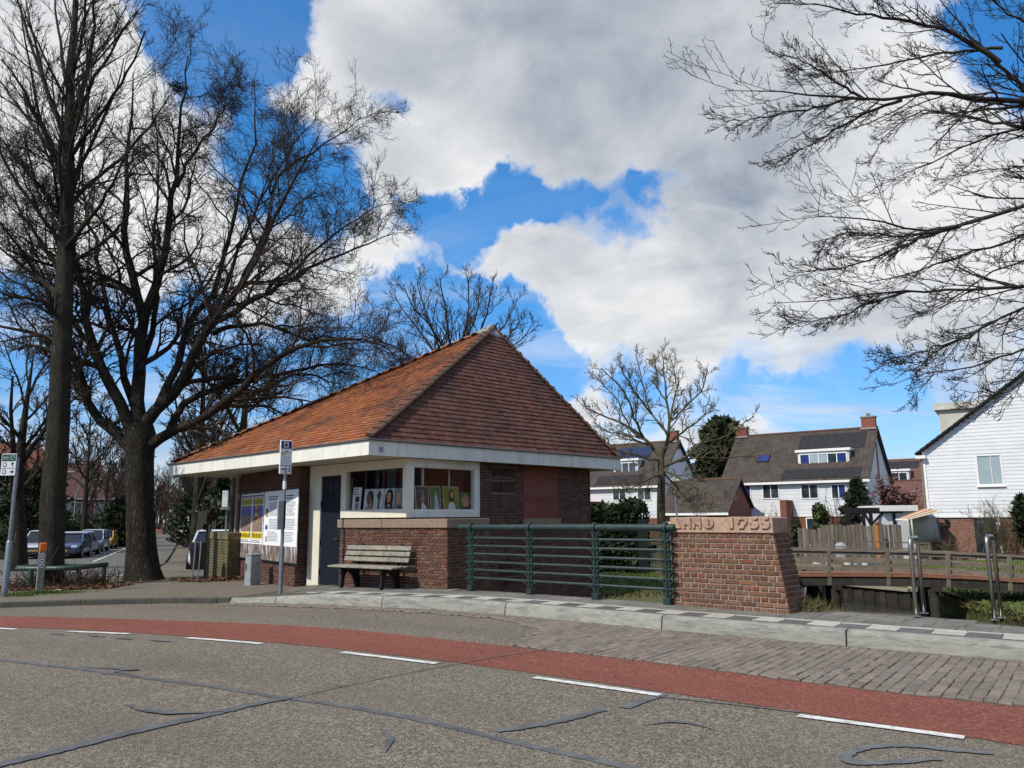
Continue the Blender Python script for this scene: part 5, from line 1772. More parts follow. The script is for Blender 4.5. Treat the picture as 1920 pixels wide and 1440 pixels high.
def bare_tree(name, label, base, h, r, seed, spread=.5, trunk_f=.35, group=None, cat='tree', bark='bark_smooth', tw='twig', nl=9, fine=1.0, dens=(8, 6, 4)):
 g = np.random.default_rng(seed)
 root = thing(name, label, cat, base, 0, group)
 b = np.array(base, float)
 top = b + np.array([g.normal() * .03 * h, g.normal() * .03 * h, h * .93])
 tr = rs([b - [0, 0, .15], b + (top - b) * .15, b + (top - b) * .4 + g.normal(size=3) * .01 * h, b + (top - b) * .7 + g.normal(size=3) * .015 * h, top], 12)
 trr = np.interp(np.linspace(0, 1, 12), [0, .05, trunk_f, 1], [r * 1.35, r * 1.05, r * .8, r * .08])
 l1 = spawn(np.array([tr]), np.array([trr]), nl, trunk_f, .97, spread, 48, 9, (0, 0, .14), .10, .55, .25, .014 * fine, g, h * .12, taper=.45)
 l2 = spawn(*l1, dens[0], .15, 1, .38, 42, 6, (0, 0, .12), .14, .55, .4, .011 * fine, g, h * .04)
 l3 = spawn(*l2, dens[1], .15, 1, .45, 42, 4, (0, 0, .12), .16, .65, .5, .008 * fine, g, h * .025)
 l4 = spawn(*l3, dens[2], .2, 1, .5, 42, 3, (0, 0, .12), .15, .8, .7, .0065 * fine, g, h * .016)
 finish_tree(root, [(tr, trr)], [l1], [l2, l3, l4], M[bark], M[tw], 10)
 return root
# tree behind the roof
g = np.random.default_rng(41)
FD = 38.0
q = at(850, 985, FD)
fan = thing('garden_tree', 'bare fan shaped tree showing above the orange roof beside its peak', 'tree', (q.x, q.y, -.5))
pm_ = FD / FPX
tr = rs(trace([(850, 1050), (850, 900), (848, 800), (850, 715)], FD, FD), 12)
trr = np.linspace(10, 6.5, 12) * pm_
BR = [([(850, 720), (820, 670), (785, 620), (755, 580), (738, 552)], 4, 1), ([(850, 730), (800, 690), (750, 655), (715, 640), (690, 632)], 4, -1), ([(848, 715), (826, 660), (805, 600), (790, 555), (782, 528)], 4.2, 1.5), ([(850, 715), (845, 650), (838, 590), (828, 545), (824, 520)], 4.5, -.5),
  ([(850, 718), (866, 660), (876, 600), (880, 555), (878, 522)], 4.5, .8), ([(852, 715), (885, 660), (905, 610), (918, 570), (922, 535)], 4, -1.5), ([(854, 722), (900, 670), (935, 625), (958, 590), (968, 560)], 4, 1), ([(854, 735), (915, 690), (955, 655), (985, 630), (998, 612)], 3.6, -1),
  ([(852, 745), (820, 710), (780, 690), (740, 690)], 3, 1.5), ([(845, 690), (815, 620), (770, 575), (760, 540)], 3, -2), ([(868, 650), (895, 590), (900, 540)], 3, 2), ([(900, 670), (940, 655), (975, 600)], 3, .5)]
lt = [trace(b[0], FD, FD + b[2] * 1.4) for b in BR]
LP, LR = limb_arrays(lt, 12, g, 0.03, [b[1] * .8 * pm_ for b in BR], [.8 * pm_] * len(BR))
l2 = spawn(LP, LR, 11, .15, 1, .32, 40, 6, (0, 0, .20), .14, .5, .5, .010, g, .5)
l3 = spawn(*l2, 7, .15, 1, .50, 40, 4, (0, 0, .2), .15, .75, .7, .0078, g, .3)
l4 = spawn(*l3, 3, .2, 1, .5, 40, 3, (0, 0, .2), .15, .8, .8, .0062, g, .2)
finish_tree(fan, [(tr, trr)], [(LP, LR)], [l2, l3, l4], M['bark_smooth'], M['twig'], 10)
# mossy trunk behind the low wall, its crown over the left end of the roof
q = at(437, 1030, 26.5)
bare_tree('street_tree', 'bare tree with a slim mossy trunk rising behind the green stained wall', (q.x, q.y, -.15), 8.6, .19, 43, .5, .5, bark='bark_mossy', nl=8)
# tree at the left edge
q = gp(32, 1066, .1)
bare_tree('street_tree', 'bare tree with low forking branches behind the tall pole at the left edge', (q.x, q.y, q.z), 9.5, .33, 47, .55, .28, bark='bark_oak', nl=10)
# ---- avenue of trees along the side street
protoA = bare_tree('avenue_tree', 'bare avenue tree beside the parked cars, behind the silver hatchback', (0, 0, 0), 10.5, .21, 51, .46, .24, 'bare trees lining the side street', fine=1.6, nl=13, dens=(9, 6, 3))
protoB = bare_tree('avenue_tree', 'bare avenue tree', (0, 0, 0), 11.5, .24, 52, .48, .24, 'bare trees lining the side street', fine=2.0, nl=13, dens=(8, 6, 3))
def street_pt(line, d, off):
 """point on a street edge at distance d ahead, moved sideways"""
 for i in range(len(line) - 1):
  a, b = line[i], line[i + 1]
  if a[1] <= d <= b[1]:
   f = (d - a[1]) / (b[1] - a[1])
   return (a[0] + (b[0] - a[0]) * f + off, d)
 return line[-1]
AV = []
for d in (52, 64, 77, 92, 108, 126, 146, 168, 195):
 AV.append(('l', *street_pt(STREET_L, d, -1.6 + random.uniform(-.4, .4))))
for d in (36, 47, 58, 72, 88, 105, 124, 146, 170, 200):
 AV.append(('r', *street_pt(STREET_R, d, 1.3 + random.uniform(-.3, .3))))
first = {True: protoA, False: protoB}
used = set()
nth = ['second', 'third', 'fourth', 'fifth', 'sixth', 'seventh', 'eighth', 'ninth', 'tenth']
cnt = {'l': 0, 'r': 0}
for k, (side, x, y) in enumerate(AV):
 pb = first[k % 2 == 0]
 if id(pb) not in used:
  used.add(id(pb))
  o = pb
 else:
  o = copy_tree(pb)
 o.location = (x, y, gz(x, y) - .05)
 o.rotation_euler = (0, 0, random.uniform(0, 6.28))
 s = random.uniform(.85, 1.15)
 o.scale = (s, s, s)
 cnt[side] += 1
 c_ = cnt[side]
 o['label'] = ('bare avenue tree on the %s side of the side street, %s' % ('parked car' if side == 'l' else 'footpath', 'nearest of its row' if c_ == 1 else nth[c_ - 2] + ' along its row'))
# ------------------------------------------------------------------ evergreen and leafy masses
def leaf_cloud(name, mat, parent, c, rad, n, size, seed, shell=.35, flatten=1.0, floor=None):
 g = np.random.default_rng(seed)
 # a handful of clumps fills the outline unevenly
 k = max(5, int(n / 260))
 cl = norm_(g.normal(size=(k, 3))) * (g.uniform(0.1, .80, (k, 1)) ** .6)
 wgt = g.integers(0, k, n)
 p = cl[wgt] + norm_(g.normal(size=(n, 3))) * (g.uniform(0, 1, (n, 1)) ** (1 / 3)) * g.uniform(.22, .42, (k,))[wgt][:, None]
 p = p * np.array(rad) + np.array(c)
 if floor is not None:
  p[:, 2] = np.maximum(p[:, 2], floor + g.uniform(0, .2, n))
 a = norm_(g.normal(size=(n, 3)) * np.array([1, 1, flatten]))
 b = norm_(np.cross(a, g.normal(size=(n, 3))))
 s = size * g.uniform(.5, 1.3, (n, 1))
 V = np.stack([p - a * s, p + b * s * .45, p + a * s, p - b * s * .45], 1).reshape(-1, 3)
 F = np.arange(4 * n).reshape(-1, 4)
 return np_mesh(name, V, F, mat, parent, smooth=False)
def hedge_boxy(name, label, cat, poly0, poly1, h, thick, mat, n, size, seed, zb=None, group=None):
 """clipped hedge along a line: an inner dark body with leaves all over"""
 a, b = Vector((*poly0, 0)), Vector((*poly1, 0))
 d = (b - a)
 L = d.length
 u = d / L
 nn = Vector((-u.y, u.x, 0))
 z0 = zb if zb is not None else gz((a.x + b.x) / 2, (a.y + b.y) / 2)
 root = thing(name, label, cat, (*((a + b) / 2)[:2], z0), 0, group)
 g = np.random.default_rng(seed)
 t = g.uniform(0, 1, n)
 face = g.uniform(0, 1, n)
 w_ = g.uniform(-.5, .5, n)
 hh = g.uniform(0, 1, n) ** .8
 bump = 1 + .10 * np.sin(t * L * 1.7 + seed) + .07 * np.sin(t * L * 4.1)
 x = np.where(face < .35, w_, np.where(face < .75, -.5 + g.normal(size=n) * .06, .5 + g.normal(size=n) * .06)) * thick
 z = np.where(face < .35, 1 + g.normal(size=n) * .04, hh) * h * bump
 p = np.array(a)[None] + np.array(u)[None] * (t * L)[:, None] + np.array(nn)[None] * x[:, None]
 p[:, 2] = z0 + z
 aa = norm_(g.normal(size=(n, 3)))
 bb = norm_(np.cross(aa, g.normal(size=(n, 3))))
 s = size * g.uniform(.5, 1.3, (n, 1))
 V = np.stack([p - aa * s, p + bb * s * .5, p + aa * s, p - bb * s * .5], 1).reshape(-1, 3)
 np_mesh('foliage', V, np.arange(4 * n).reshape(-1, 4), mat, root, smooth=False)
 m = MB()
 m.prism([tuple((a + nn * thick * .38)[:2]), tuple((b + nn * thick * .38)[:2]), tuple((b - nn * thick * .38)[:2]), tuple((a - nn * thick * .38)[:2])], z0 - .3, z0 + h * .88)
 m.build('stems', M['leaf_dark'], root)
 return root
def shrub(name, label, cat, base, rad, n, size, mat, seed, group=None, stems=True):
 root = thing(name, label, cat, base, 0, group)
 leaf_cloud('foliage', mat, root, (base[0], base[1], base[2] + rad[2] * 1.02), rad, n, size, seed, floor=base[2])
 if stems:
  m = MB()
  for i in range(7):
   an = i * .9
   m.tube([(base[0], base[1], base[2] - .1), (base[0] + math.cos(an) * rad[0] * .3, base[1] + math.sin(an) * rad[1] * .3, base[2] + rad[2] * 1.1)], [.04, .015], 5)
  m.build('stem', M['twig'], root)
 return root
# ------------------------------------------------------------------ posters on the kiosk
def pw(px, py, out=0.02):
 return on_plane(px, py, wF + NP * out, NP)
def plate(pts, nrm, t, name, mat, parent=None, **k):
 m = MB()
 m.extrude(pts, nrm, t)
 return m.build(name, mat, parent, **k)
# board: coordinates (s along the wall from its near end, z up)
def W2(s, z, out=0.0):
 return wF + UPo * s + NP * (0.012 + out) + Vector((0, 0, z))
def s_w(px):
 return (on_plane(px, 960, wF + NP * .03, NP) - wF).dot(UPo)
def z_w(px, py):
 return pw(px, py, .03).z
sb0, sb1 = s_w(561.5), s_w(450)
zt_b, zb_b = z_w(561, 916), z_w(561, 1057)
board = thing('notice_board', 'large dark wooden notice board with torn paper scraps along its foot', 'notice board', tuple(W2((sb0 + sb1) / 2, zb_b)))
plate([W2(sb0, zb_b), W2(sb1, zb_b), W2(sb1, zt_b), W2(sb0, zt_b)], NP, .02, 'backing', M['torn_paper'], board)
for a, b, c_, d_ in ((sb0 - .05, sb0, zb_b - .03, zt_b + .04), (sb1, sb1 + .05, zb_b - .03, zt_b + .04)):
 plate([W2(a, c_), W2(b, c_), W2(b, d_), W2(a, d_)], NP, .045, 'frame', M['black_iron'], board)
for c_, d_ in ((zb_b - .04, zb_b), (zt_b, zt_b + .04)):
 plate([W2(sb0, c_), W2(sb1, c_), W2(sb1, d_), W2(sb0, d_)], NP, .045, 'frame', M['black_iron'], board)
zl, zh = z_w(556, 1026), z_w(556, 917)
rnd = random.Random(3)
def rect(s0, s1, z0, z1, out, name, mat, parent, t=.002):
 return plate([W2(s0, z0, out), W2(s1, z0, out), W2(s1, z1, out), W2(s0, z1, out)], NP, t, name, mat, parent)
def text_lines(s0, s1, z0, z1, n, out, parent, mat=None, fill=.85, name='printed_lines'):
 m = MB()
 dz = (z1 - z0) / n
 for i in range(n):
  e_ = s1 - (s1 - s0) * (1 - fill * rnd.uniform(.75, 1.1))
  z = z0 + dz * i
  sgn = 1
  m.extrude([W2(s0, z, out), W2(e_, z, out), W2(e_, z + dz * .42, out), W2(s0, z + dz * .42, out)], NP, .0015)
 return m.build(name, mat or M['ink_grey'], parent, kind='stuff')
# printed election style sheets (white), the near pair; s grows away from the camera side
def white_poster(pa, pb, lab, seed):
 s0, s1 = s_w(pa), s_w(pb)          # s0 near (picture right), s1 far
 o = thing('poster', lab, 'poster', tuple(W2((s0 + s1) / 2, zl, .03)), 0, 'paper posters pasted on the notice board')
 rect(s0, s1, zl, zh, .022, 'sheet', M['paper'], o, .004)
 h = zh - zl
 w_ = s1 - s0
 text_lines(s0 + .25 * w_, s1 - .25 * w_, zh - .16 * h, zh - .07 * h, 2, .0265, o, M['ink'], 1.0, 'heading')
 text_lines(s0 + .30 * w_, s1 - .06 * w_, zl + .54 * h, zh - .20 * h, 12, .0265, o)
 text_lines(s0 + .30 * w_, s1 - .06 * w_, zl + .30 * h, zl + .50 * h, 7, .0265, o)
 text_lines(s0 + .22 * w_, s1 - .10 * w_, zl + .08 * h, zl + .27 * h, 7, .0265, o)
 # picture of a long haired figure and a small picture near the edge
 c_ = s0 + .17 * w_
 for (cz, hs, hz, mm) in ((zl + .60 * h, .085 * w_, .085 * h, M['hair_brown']), (zl + .585 * h, .05 * w_, .055 * h, M['skin_light']), (zl + .33 * h, .08 * w_, .05 * h, M['blue'])):
  pts = [W2(c_ + hs * math.cos(a) , cz + hz * math.sin(a), .0265 + (.002 if mm is M['skin_light'] else 0)) for a in [i * math.pi / 6 for i in range(12)]]
  plate(pts, NP, .002, 'picture', mm, o)
 rect(s0 + .14 * w_, s0 + .22 * w_, zl + .06 * h, zl + .16 * h, .0265, 'mark', M['ink_grey'], o)
pmat('skin_light', (0.66, 0.40, 0.28), (0.42, 0.22, 0.15), 14, 0.7)
pmat('skin_dark', (0.20, 0.10, 0.065), (0.14, 0.07, 0.05), 6, 0.7)
pmat('skin_rose', (0.40, 0.20, 0.19), (0.30, 0.15, 0.15), 6, 0.7)
pmat('hair_brown', (0.06, 0.032, 0.02), (0.035, 0.02, 0.014), 14, 0.8)
flat('hair_black', (0.02, 0.018, 0.02), 0.8)
pmat('hair_fair', (0.42, 0.30, 0.17), (0.30, 0.2, 0.11), 14, 0.8)
white_poster(529, 559, 'white printed poster with a long haired portrait, next to the door post', 1)
white_poster(496, 528.5, 'white printed poster behind the bus stop pole', 2)
def gig_poster(pa, pb, lab, red):
 s0, s1 = s_w(pa), s_w(pb)
 zl_, zh_ = zl + .01, zh - .02
 h, w_ = zh_ - zl_, s1 - s0
 o = thing('poster', lab, 'poster', tuple(W2((s0 + s1) / 2, zl_, .03)), 0, 'paper posters pasted on the notice board')
 rect(s0, s1, zl_, zh_, .022, 'sheet', M['paper'], o, .004)
 a, b = s0 + .04 * w_, s1 - .04 * w_
 rect(a, b, zl_ + .91 * h, zl_ + .97 * h, .0262, 'strip', M['sign_blue'], o)
 text_lines(a + .1 * w_, b - .1 * w_, zl_ + .925 * h, zl_ + .96 * h, 1, .0285, o, M['paper'], 1, 'strip_text')
 rect(a, b, zl_ + .77 * h, zl_ + .90 * h, .0262, 'heading_band', M['olive'], o)
 m = MB()
 for i in range(9):
  x = a + (b - a) * (i + .25) / 9
  m.extrude([W2(x, zl_ + .79 * h, .0285), W2(x + .05 * w_, zl_ + .79 * h, .0285), W2(x + .05 * w_, zl_ + .88 * h, .0285), W2(x, zl_ + .88 * h, .0285)], NP, .001)
 m.build('heading', M['dark_tile'], o, kind='stuff')
 rect(a, b, zl_ + .55 * h, zl_ + .76 * h, .0262, 'photo', M['poster_photo'], o)
 rect(a, b, zl_ + .24 * h, zl_ + .55 * h, .0262, 'photo', M['poster_photo_low'], o)
 rect(a, b, zl_ + .10 * h, zl_ + .23 * h, .0262, 'band', M['yellow'], o)
 m = MB()
 for i in range(7):
  x = a + (b - a) * (i + .25) / 7
  hh = rnd.uniform(.06, .09)
  m.extrude([W2(x, zl_ + .125 * h, .0285), W2(x + .07 * w_, zl_ + .125 * h, .0285), W2(x + .07 * w_, zl_ + (.125 + hh) * h, .0285), W2(x, zl_ + (.125 + hh) * h, .0285)], NP, .001)
 m.build('date', M['black_iron'], o, kind='stuff')
 text_lines(a, b, zl_ + .03 * h, zl_ + .09 * h, 2, .0262, o, M['ink'], 1)
 if red:
  c_ = (a * .62 + b * .38)
  for i, mm in enumerate((M['orange'], M['red'], M['yellow'], M['red'])):
   z = zl_ + (.69 - .07 * i) * h
   rect(c_ - .12 * w_, c_ + .12 * w_, z, z + .062 * h, .0285, 'flash', mm, o, .0015)
gig_poster(473.5, 494.5, 'yellow and blue concert poster with a red and orange strip down the middle', True)
gig_poster(452.5, 473, 'yellow and blue concert poster at the far end of the notice board', False)
o = thing('poster', 'narrow reddish poster on the end of the wall beside the pink rain pipe', 'poster', tuple(W2(sb1 + .2, zl)))
rect(sb1 + .07, sb1 + .24, zl + .2, zh - .12, .01, 'sheet', pmat('red_poster', (.30, .10, .07), (.10, .05, .045), 12, .7), o, .004)
rect(sb1 + .07, sb1 + .24, zh - .12, zh - .02, .01, 'heading', M['paper'], o, .004)
# ------------------------------------------------------------------ pictures standing in the two windows
def glazed(P, U, N, depth):
 return lambda px, py: on_plane(px, py, P - N * depth, N)
WF_, WR_ = glazed(wW, UF, NF, .14), glazed(wW, UR, NR, .16)
pmat('teal_green', (0.03, 0.18, 0.28), (0.16, 0.34, 0.05), 2.5, .5)
pmat('pic_pale', (0.66, 0.70, 0.69), (0.52, 0.58, 0.58), 6, .7)
pmat('pic_green', (0.05, 0.15, 0.05), (0.13, 0.22, 0.05), 7, .7)
pmat('pic_olive', (0.26, 0.28, 0.03), (0.12, 0.18, 0.03), 6, .7)
pmat('pic_brown', (0.06, 0.055, 0.045), (0.085, 0.075, 0.06), 6, .7)
flat('pic_frame', (0.45, 0.40, 0.22), 0.5)
flat('coral', (0.50, 0.20, 0.16), 0.8)
flat('navy', (0.03, 0.04, 0.10), 0.8)
flat('cloth_white', (0.70, 0.72, 0.72), 0.8)
def picture(WP, N, x0, x1, y0, y1, label, back, layers, frame=None, lean=0.0):
 """flat print; layers are (material, outline in 0..1 of its width and height)"""
 c = [WP(x0, y1), WP(x1, y1), WP(x1, y0), WP(x0, y0)]
 z0 = zg0 - .028
 zt = (c[2].z + c[3].z) / 2
 c[0].z = c[1].z = z0
 c[2].z = c[3].z = zt
 root = thing('portrait_print', label, 'picture', tuple((c[0] + c[1]) / 2), 0, 'pictures standing in the kiosk windows')
 up_lean = -N * 0.05
 E = lambda u, v, o: c[0] + (c[1] - c[0]) * u + Vector((0, 0, (zt - z0) * v)) + up_lean * v + N * o
 m = MB()
 m.extrude([E(0, 0, 0), E(1, 0, 0), E(1, 1, 0), E(0, 1, 0)], N, .008)
 m.build('sheet', back, root)
 if frame:
  for (a, b, cc, d) in ((0, 1, 0, .035), (0, 1, .965, 1), (0, .05, .035, .965), (.95, 1, .035, .965)):
   m = MB()
   m.extrude([E(a, cc, .008), E(b, cc, .008), E(b, d, .008), E(a, d, .008)], N, .008)
   m.build('frame', frame, root)
 for i, (nm, mat, pts) in enumerate(layers):
  m = MB()
  m.extrude([E(u, v, .0085 + .0016 * i) for u, v in pts], N, .0014)
  m.build(nm, mat, root)
 return root
def ell(cx, cy, rx, ry, n=14, a0=0, a1=2 * math.pi):
 return [(cx + rx * math.cos(a0 + (a1 - a0) * i / n), cy + ry * math.sin(a0 + (a1 - a0) * i / n)) for i in range(n)]
picture(WF_, NF, 647.8, 658, 927, 956, 'teal and green leaflet, lower of the pair beside the window post', M['teal_green'], [('strip', M['sign_white'], [(.0, .9), (1, .9), (1, .96), (0, .96)])])
q_ = picture(WF_, NF, 647.8, 658, 898, 927, 'teal and green leaflet, upper of the pair beside the window post', M['teal_green'], [('strip', M['yellow'], [(.0, .95), (1, .95), (1, 1), (0, 1)])])
picture(WF_, NF, 659.5, 675, 914, 956, 'white information sheet with three red and blue heading bars', M['paper'], [('bar', M['red'], [(.08, .90), (.62, .90), (.62, .935), (.08, .935)]), ('bar', M['red'], [(.08, .80), (.62, .80), (.62, .835), (.08, .835)]), ('bar', M['sign_blue'], [(.08, .70), (.75, .70), (.75, .735), (.08, .735)]), ('photo', M['ink'], [(.38, .40), (.82, .40), (.82, .63), (.38, .63)]), ('text_block', M['ink_grey'], [(.38, .08), (.82, .08), (.82, .36), (.38, .36)])])
picture(WF_, NF, 681, 700.5, 917, 956, 'portrait print of a dark haired person in a coral top', M['pic_pale'], [('hair', M['hair_black'], [(.30,.40),(.24,.62),(.32,.84),(.52,.95),(.76,.90),(.90,.70),(.92,.40),(.88,.18),(.74,.22),(.72,.5),(.5,.8)]), ('face', M['skin_dark'], [(.30,.58),(.34,.74),(.5,.80),(.66,.72),(.70,.52),(.64,.36),(.52,.27),(.40,.30),(.34,.40),(.26,.48)]), ('clothes', M['coral'], [(.1, 0), (.95, 0), (.9, .22), (.6, .28), (.3, .24)])])
picture(WF_, NF, 700.5, 717.5, 916.5, 956, 'pale grey print of a thin green standing figure', M['pic_pale'], [('figure', M['bark_mossy'], [(.40, .05), (.62, .05), (.58, .5), (.75, .75), (.5, .95), (.2, .7), (.42, .5)]), ('ground', M['navy'], [(0, 0), (.9, 0), (.5, .09), (.05, .06)])])
picture(WF_, NF, 718.5, 737, 916, 956, 'portrait print of a person with long brown curls', M['pic_pale'], [('hair', M['hair_brown'], [(.16,.10),(.08,.4),(.14,.72),(.30,.92),(.56,.99),(.80,.90),(.94,.66),(.90,.34),(.96,.12),(.74,.04),(.66,.3),(.40,.3),(.34,.06)]), ('face', M['skin_light'], [(.30,.62),(.34,.78),(.5,.84),(.64,.76),(.68,.58),(.60,.42),(.48,.36),(.38,.42)]), ('clothes', M['skin_dark'], [(.1, 0), (.95, 0), (.75, .22), (.35, .24)])])
picture(WF_, NF, 737.5, 753, 915, 956, 'portrait print of an older person with short fair hair', M['ink_grey'], [('hair', M['hair_fair'], ell(.56, .66, .30, .22)), ('face', M['skin_light'], ell(.56, .54, .26, .27)), ('clothes', M['skin_dark'], [(.35, 0), (1, 0), (1, .2), (.6, .28)])])
picture(WR_, NR, 779, 804.5, 911, 953, 'dark framed portrait of a person in profile in a pale shirt', M['pic_brown'], [('face', M['skin_rose'], [(.45, .30), (.62, .32), (.66, .5), (.74, .58), (.66, .64), (.62, .82), (.48, .85), (.40, .6)]), ('hair', M['hair_brown'], [(.38, .55), (.44, .86), (.60, .88), (.5, .78), (.46, .6)]), ('clothes', M['cloth_white'], [(.38, .0), (.92, 0), (.72, .22), (.6, .32), (.46, .3)])], M['pic_frame'])
picture(WR_, NR, 807, 827, 911.5, 953.5, 'narrow green print of a standing figure in pale blue', M['pic_green'], [('clothes', M['car_pale'], [(.35, .02), (.85, .02), (.72, .5), (.58, .68), (.45, .62)]), ('face', M['skin_light'], ell(.55, .72, .10, .09))], M['pic_frame'])
picture(WR_, NR, 831, 860.5, 912, 954, 'olive green print of a long haired person in white', M['pic_olive'], [('hair', M['hair_brown'], ell(.55, .58, .18, .30)), ('face', M['skin_light'], ell(.57, .66, .10, .13)), ('clothes', M['cloth_white'], [(.28, .03), (.78, .03), (.74, .25), (.62, .38), (.44, .36), (.34, .26)])], M['pic_frame'])
picture(WR_, NR, 863, 889, 923.5, 954, 'small print of a fair haired child leaning on blue sleeves', M['pic_green'], [('clothes', M['navy'], [(.02, .02), (.98, .02), (.92, .3), (.7, .42), (.4, .2), (.1, .22)]), ('hair', M['hair_fair'], ell(.45, .55, .30, .32)), ('face', M['skin_light'], ell(.40, .48, .19, .24))])
# ------------------------------------------------------------------ bench
GB = 0.165
bench = thing('park_bench', 'weathered grey slatted bench on black iron frames in front of the brick pier', 'bench', (*((pP0 + pP1) / 2 + PN * .5 - PU * .3)[:2], GB))
def bp(s, d, z):
 """point s along the pier face, d in front of it, z up"""
 return pP0 + PU * s + PN * d + Vector((0, 0, z))
def s_b(px, d):
 return (on_plane(px, 1040, pP0 + PN * d, PN) - pP0).dot(PU)
fl = s_b(652, .42)
fr_ = s_b(735, .42)
b0, b1 = s_b(654, .2), s_b(771, .2)
c0_, c1_ = s_b(614, .62), s_b(733, .62)
# seat and back share one length
bs0 = (b0 + c0_ - .0) / 2 - .02
bs1 = (b1 + c1_) / 2 + .02
ZS = 0.45
for i, d in enumerate((.26, .39, .52, .64)):
 m = MB()
 m.bar(bp(bs0 + (i * -.0), d, GB + ZS - .004 * abs(i - 1)), bp(bs1, d, GB + ZS - .004 * abs(i - 1)), .105, .042)
 m.build('seat_slat', M['bench_wood'], bench, bevel=.008)
for i in range(3):
 z = GB + .58 + i * .118
 d = .195 - i * .035
 m = MB()
 upv = (Vector((0, 0, 1)) * .955 - PN * .29)
 nv = PN * .955 + Vector((0, 0, .29))
 a, b = bp(bs0, d, z), bp(bs1, d, z)
 m.bar(a, b, .035, .095, up=upv)
 m.build('back_slat', M['bench_wood'], bench, bevel=.006)
prof = [(.66, 0), (.58, 0), (.565, .16), (.53, .27), (.47, .325), (.41, .32), (.33, .25), (.25, .12), (.20, 0), (.08, 0), (.10, .16), (.12, .36), (.115, .50), (.055, .80), (.015, .90), (.05, .915), (.10, .82), (.165, .60), (.20, .432), (.64, .425), (.655, .38), (.625, .28), (.635, .14)]
for s_ in (bs0 + .36, bs1 - .36):
 m = MB()
 m.extrude([bp(s_ - .025, d, GB + z) for d, z in prof], PU, .05)
 m.build('leg_frame', M['black_iron'], bench)
 m = MB()
 m.box(bp(s_, .40, GB + .40), (.06, .06, .05), rz=math.atan2(PU.y, PU.x))
 m.build('bracket', M['galvanised'], bench)
# ------------------------------------------------------------------ bus stop
bsb = at(526, 1100, 16.9)
bsb.z = PLH(bsb.x, bsb.y)
bstop = thing('bus_stop', 'slim grey bus stop pole with a blue and white route panel by the kiosk', 'bus stop', (bsb.x, bsb.y, bsb.z))
BD = bsb.y
mpp = BD / FPX
top = at(525, 885, BD)
m = MB()
m.tube([bsb - Vector((0, 0, .05)), (bsb.x, bsb.y, at(528, 1025, BD).z), (bsb.x, bsb.y, at(528, 1024, BD).z), (bsb.x, bsb.y, top.z + .1)], [.047, .047, .033, .033], 10)
m.build('pole', M['galvanised'], bstop, smooth=True)
BN = Vector((.62, -.78, 0)).normalized()
BU = Vector((-BN.y, BN.x, 0))
pc = at(525.5, 858, BD)
px0 = Vector((bsb.x, bsb.y, 0))
z0s, z1s = at(525, 889, BD).z, at(525, 826, BD).z
def SB(u, v, o=0.0):
 return px0 + BU * (u * .135) + BN * (.02 + o) + Vector((0, 0, z0s + (z1s - z0s) * v))
def sbrect(u0, u1, v0, v1, o, name, mat, t=.003, par=None):
 return plate([SB(u0, v0, o), SB(u1, v0, o), SB(u1, v1, o), SB(u0, v1, o)], BN, t, name, mat, par or panel)
m = MB()
m.extrude([SB(-1, 0, -.045), SB(1, 0, -.045), SB(1, 1, -.045), SB(-1, 1, -.045)], BN, .045)
panel = m.build('route_panel', M['sign_white'], bstop, bevel=.01)
sbrect(-.86, .86, .75, .985, .001, 'blue_field', M['sign_blue'])
# bus emblem
for (u0, u1, v0, v1) in ((-.45, .32, .945, .962), (-.45, .32, .79, .812), (-.45, -.33, .812, .945), (.20, .32, .812, .945), (-.33, .2, .905, .92)):
 sbrect(u0, u1, v0, v1, .0045, 'bus_emblem', M['sign_white'], .002)
sbrect(-.86, .86, .735, .75, .001, 'strip', M['sign_white'])
sbrect(-.2, .3, .67, .695, .001, 'stop_name', M['ink'])
sbrect(-.86, .86, .625, .64, .001, 'rule', M['sign_blue'])
sbrect(-.86, -.1, .565, .622, .001, 'line_tag', M['olive'])
for i in range(6):
 sbrect(-.75 + i * .27, -.70 + i * .27, .30, .55, .001, 'column_line', M['ink_grey'])
sbrect(-.95, .95, .245, .265, .001, 'rule', M['sign_blue'])
sbrect(-.75, .25, .125, .165, .001, 'operator_text', M['sign_blue'])
plate([SB(.35, .06, .001), SB(.50, .06, .001), SB(.60, .13, .001), SB(.72, .06, .001), SB(.82, .07, .001), SB(.68, .17, .001), SB(.80, .21, .001), SB(.66, .215, .001), SB(.5, .18, .001), SB(.56, .13, .001)], BN, .003, 'running_figure', M['sign_blue'], panel)
m = MB()
zc0, zc1 = at(523, 993, BD).z, at(523, 938, BD).z
cc = px0 - BU * .075 + BN * .02
m.box((cc.x, cc.y, (zc0 + zc1) / 2), (.13, .05, zc1 - zc0), rz=math.atan2(BU.y, BU.x))
m.build('timetable_case', M['cabinet_grey'], bstop, bevel=.008)
m = MB()
m.tube([(bsb.x, bsb.y, zc0 + .02), (bsb.x, bsb.y, zc1 - .02)], .048, 10)
m.build('clamp', M['plastic_dark'], bstop, smooth=True)
m = MB()
m.tube([(bsb.x, bsb.y, at(528, 917, BD).z), (bsb.x, bsb.y, at(528, 902, BD).z)], .040, 10)
m.build('collar', M['sign_white'], bstop, smooth=True)
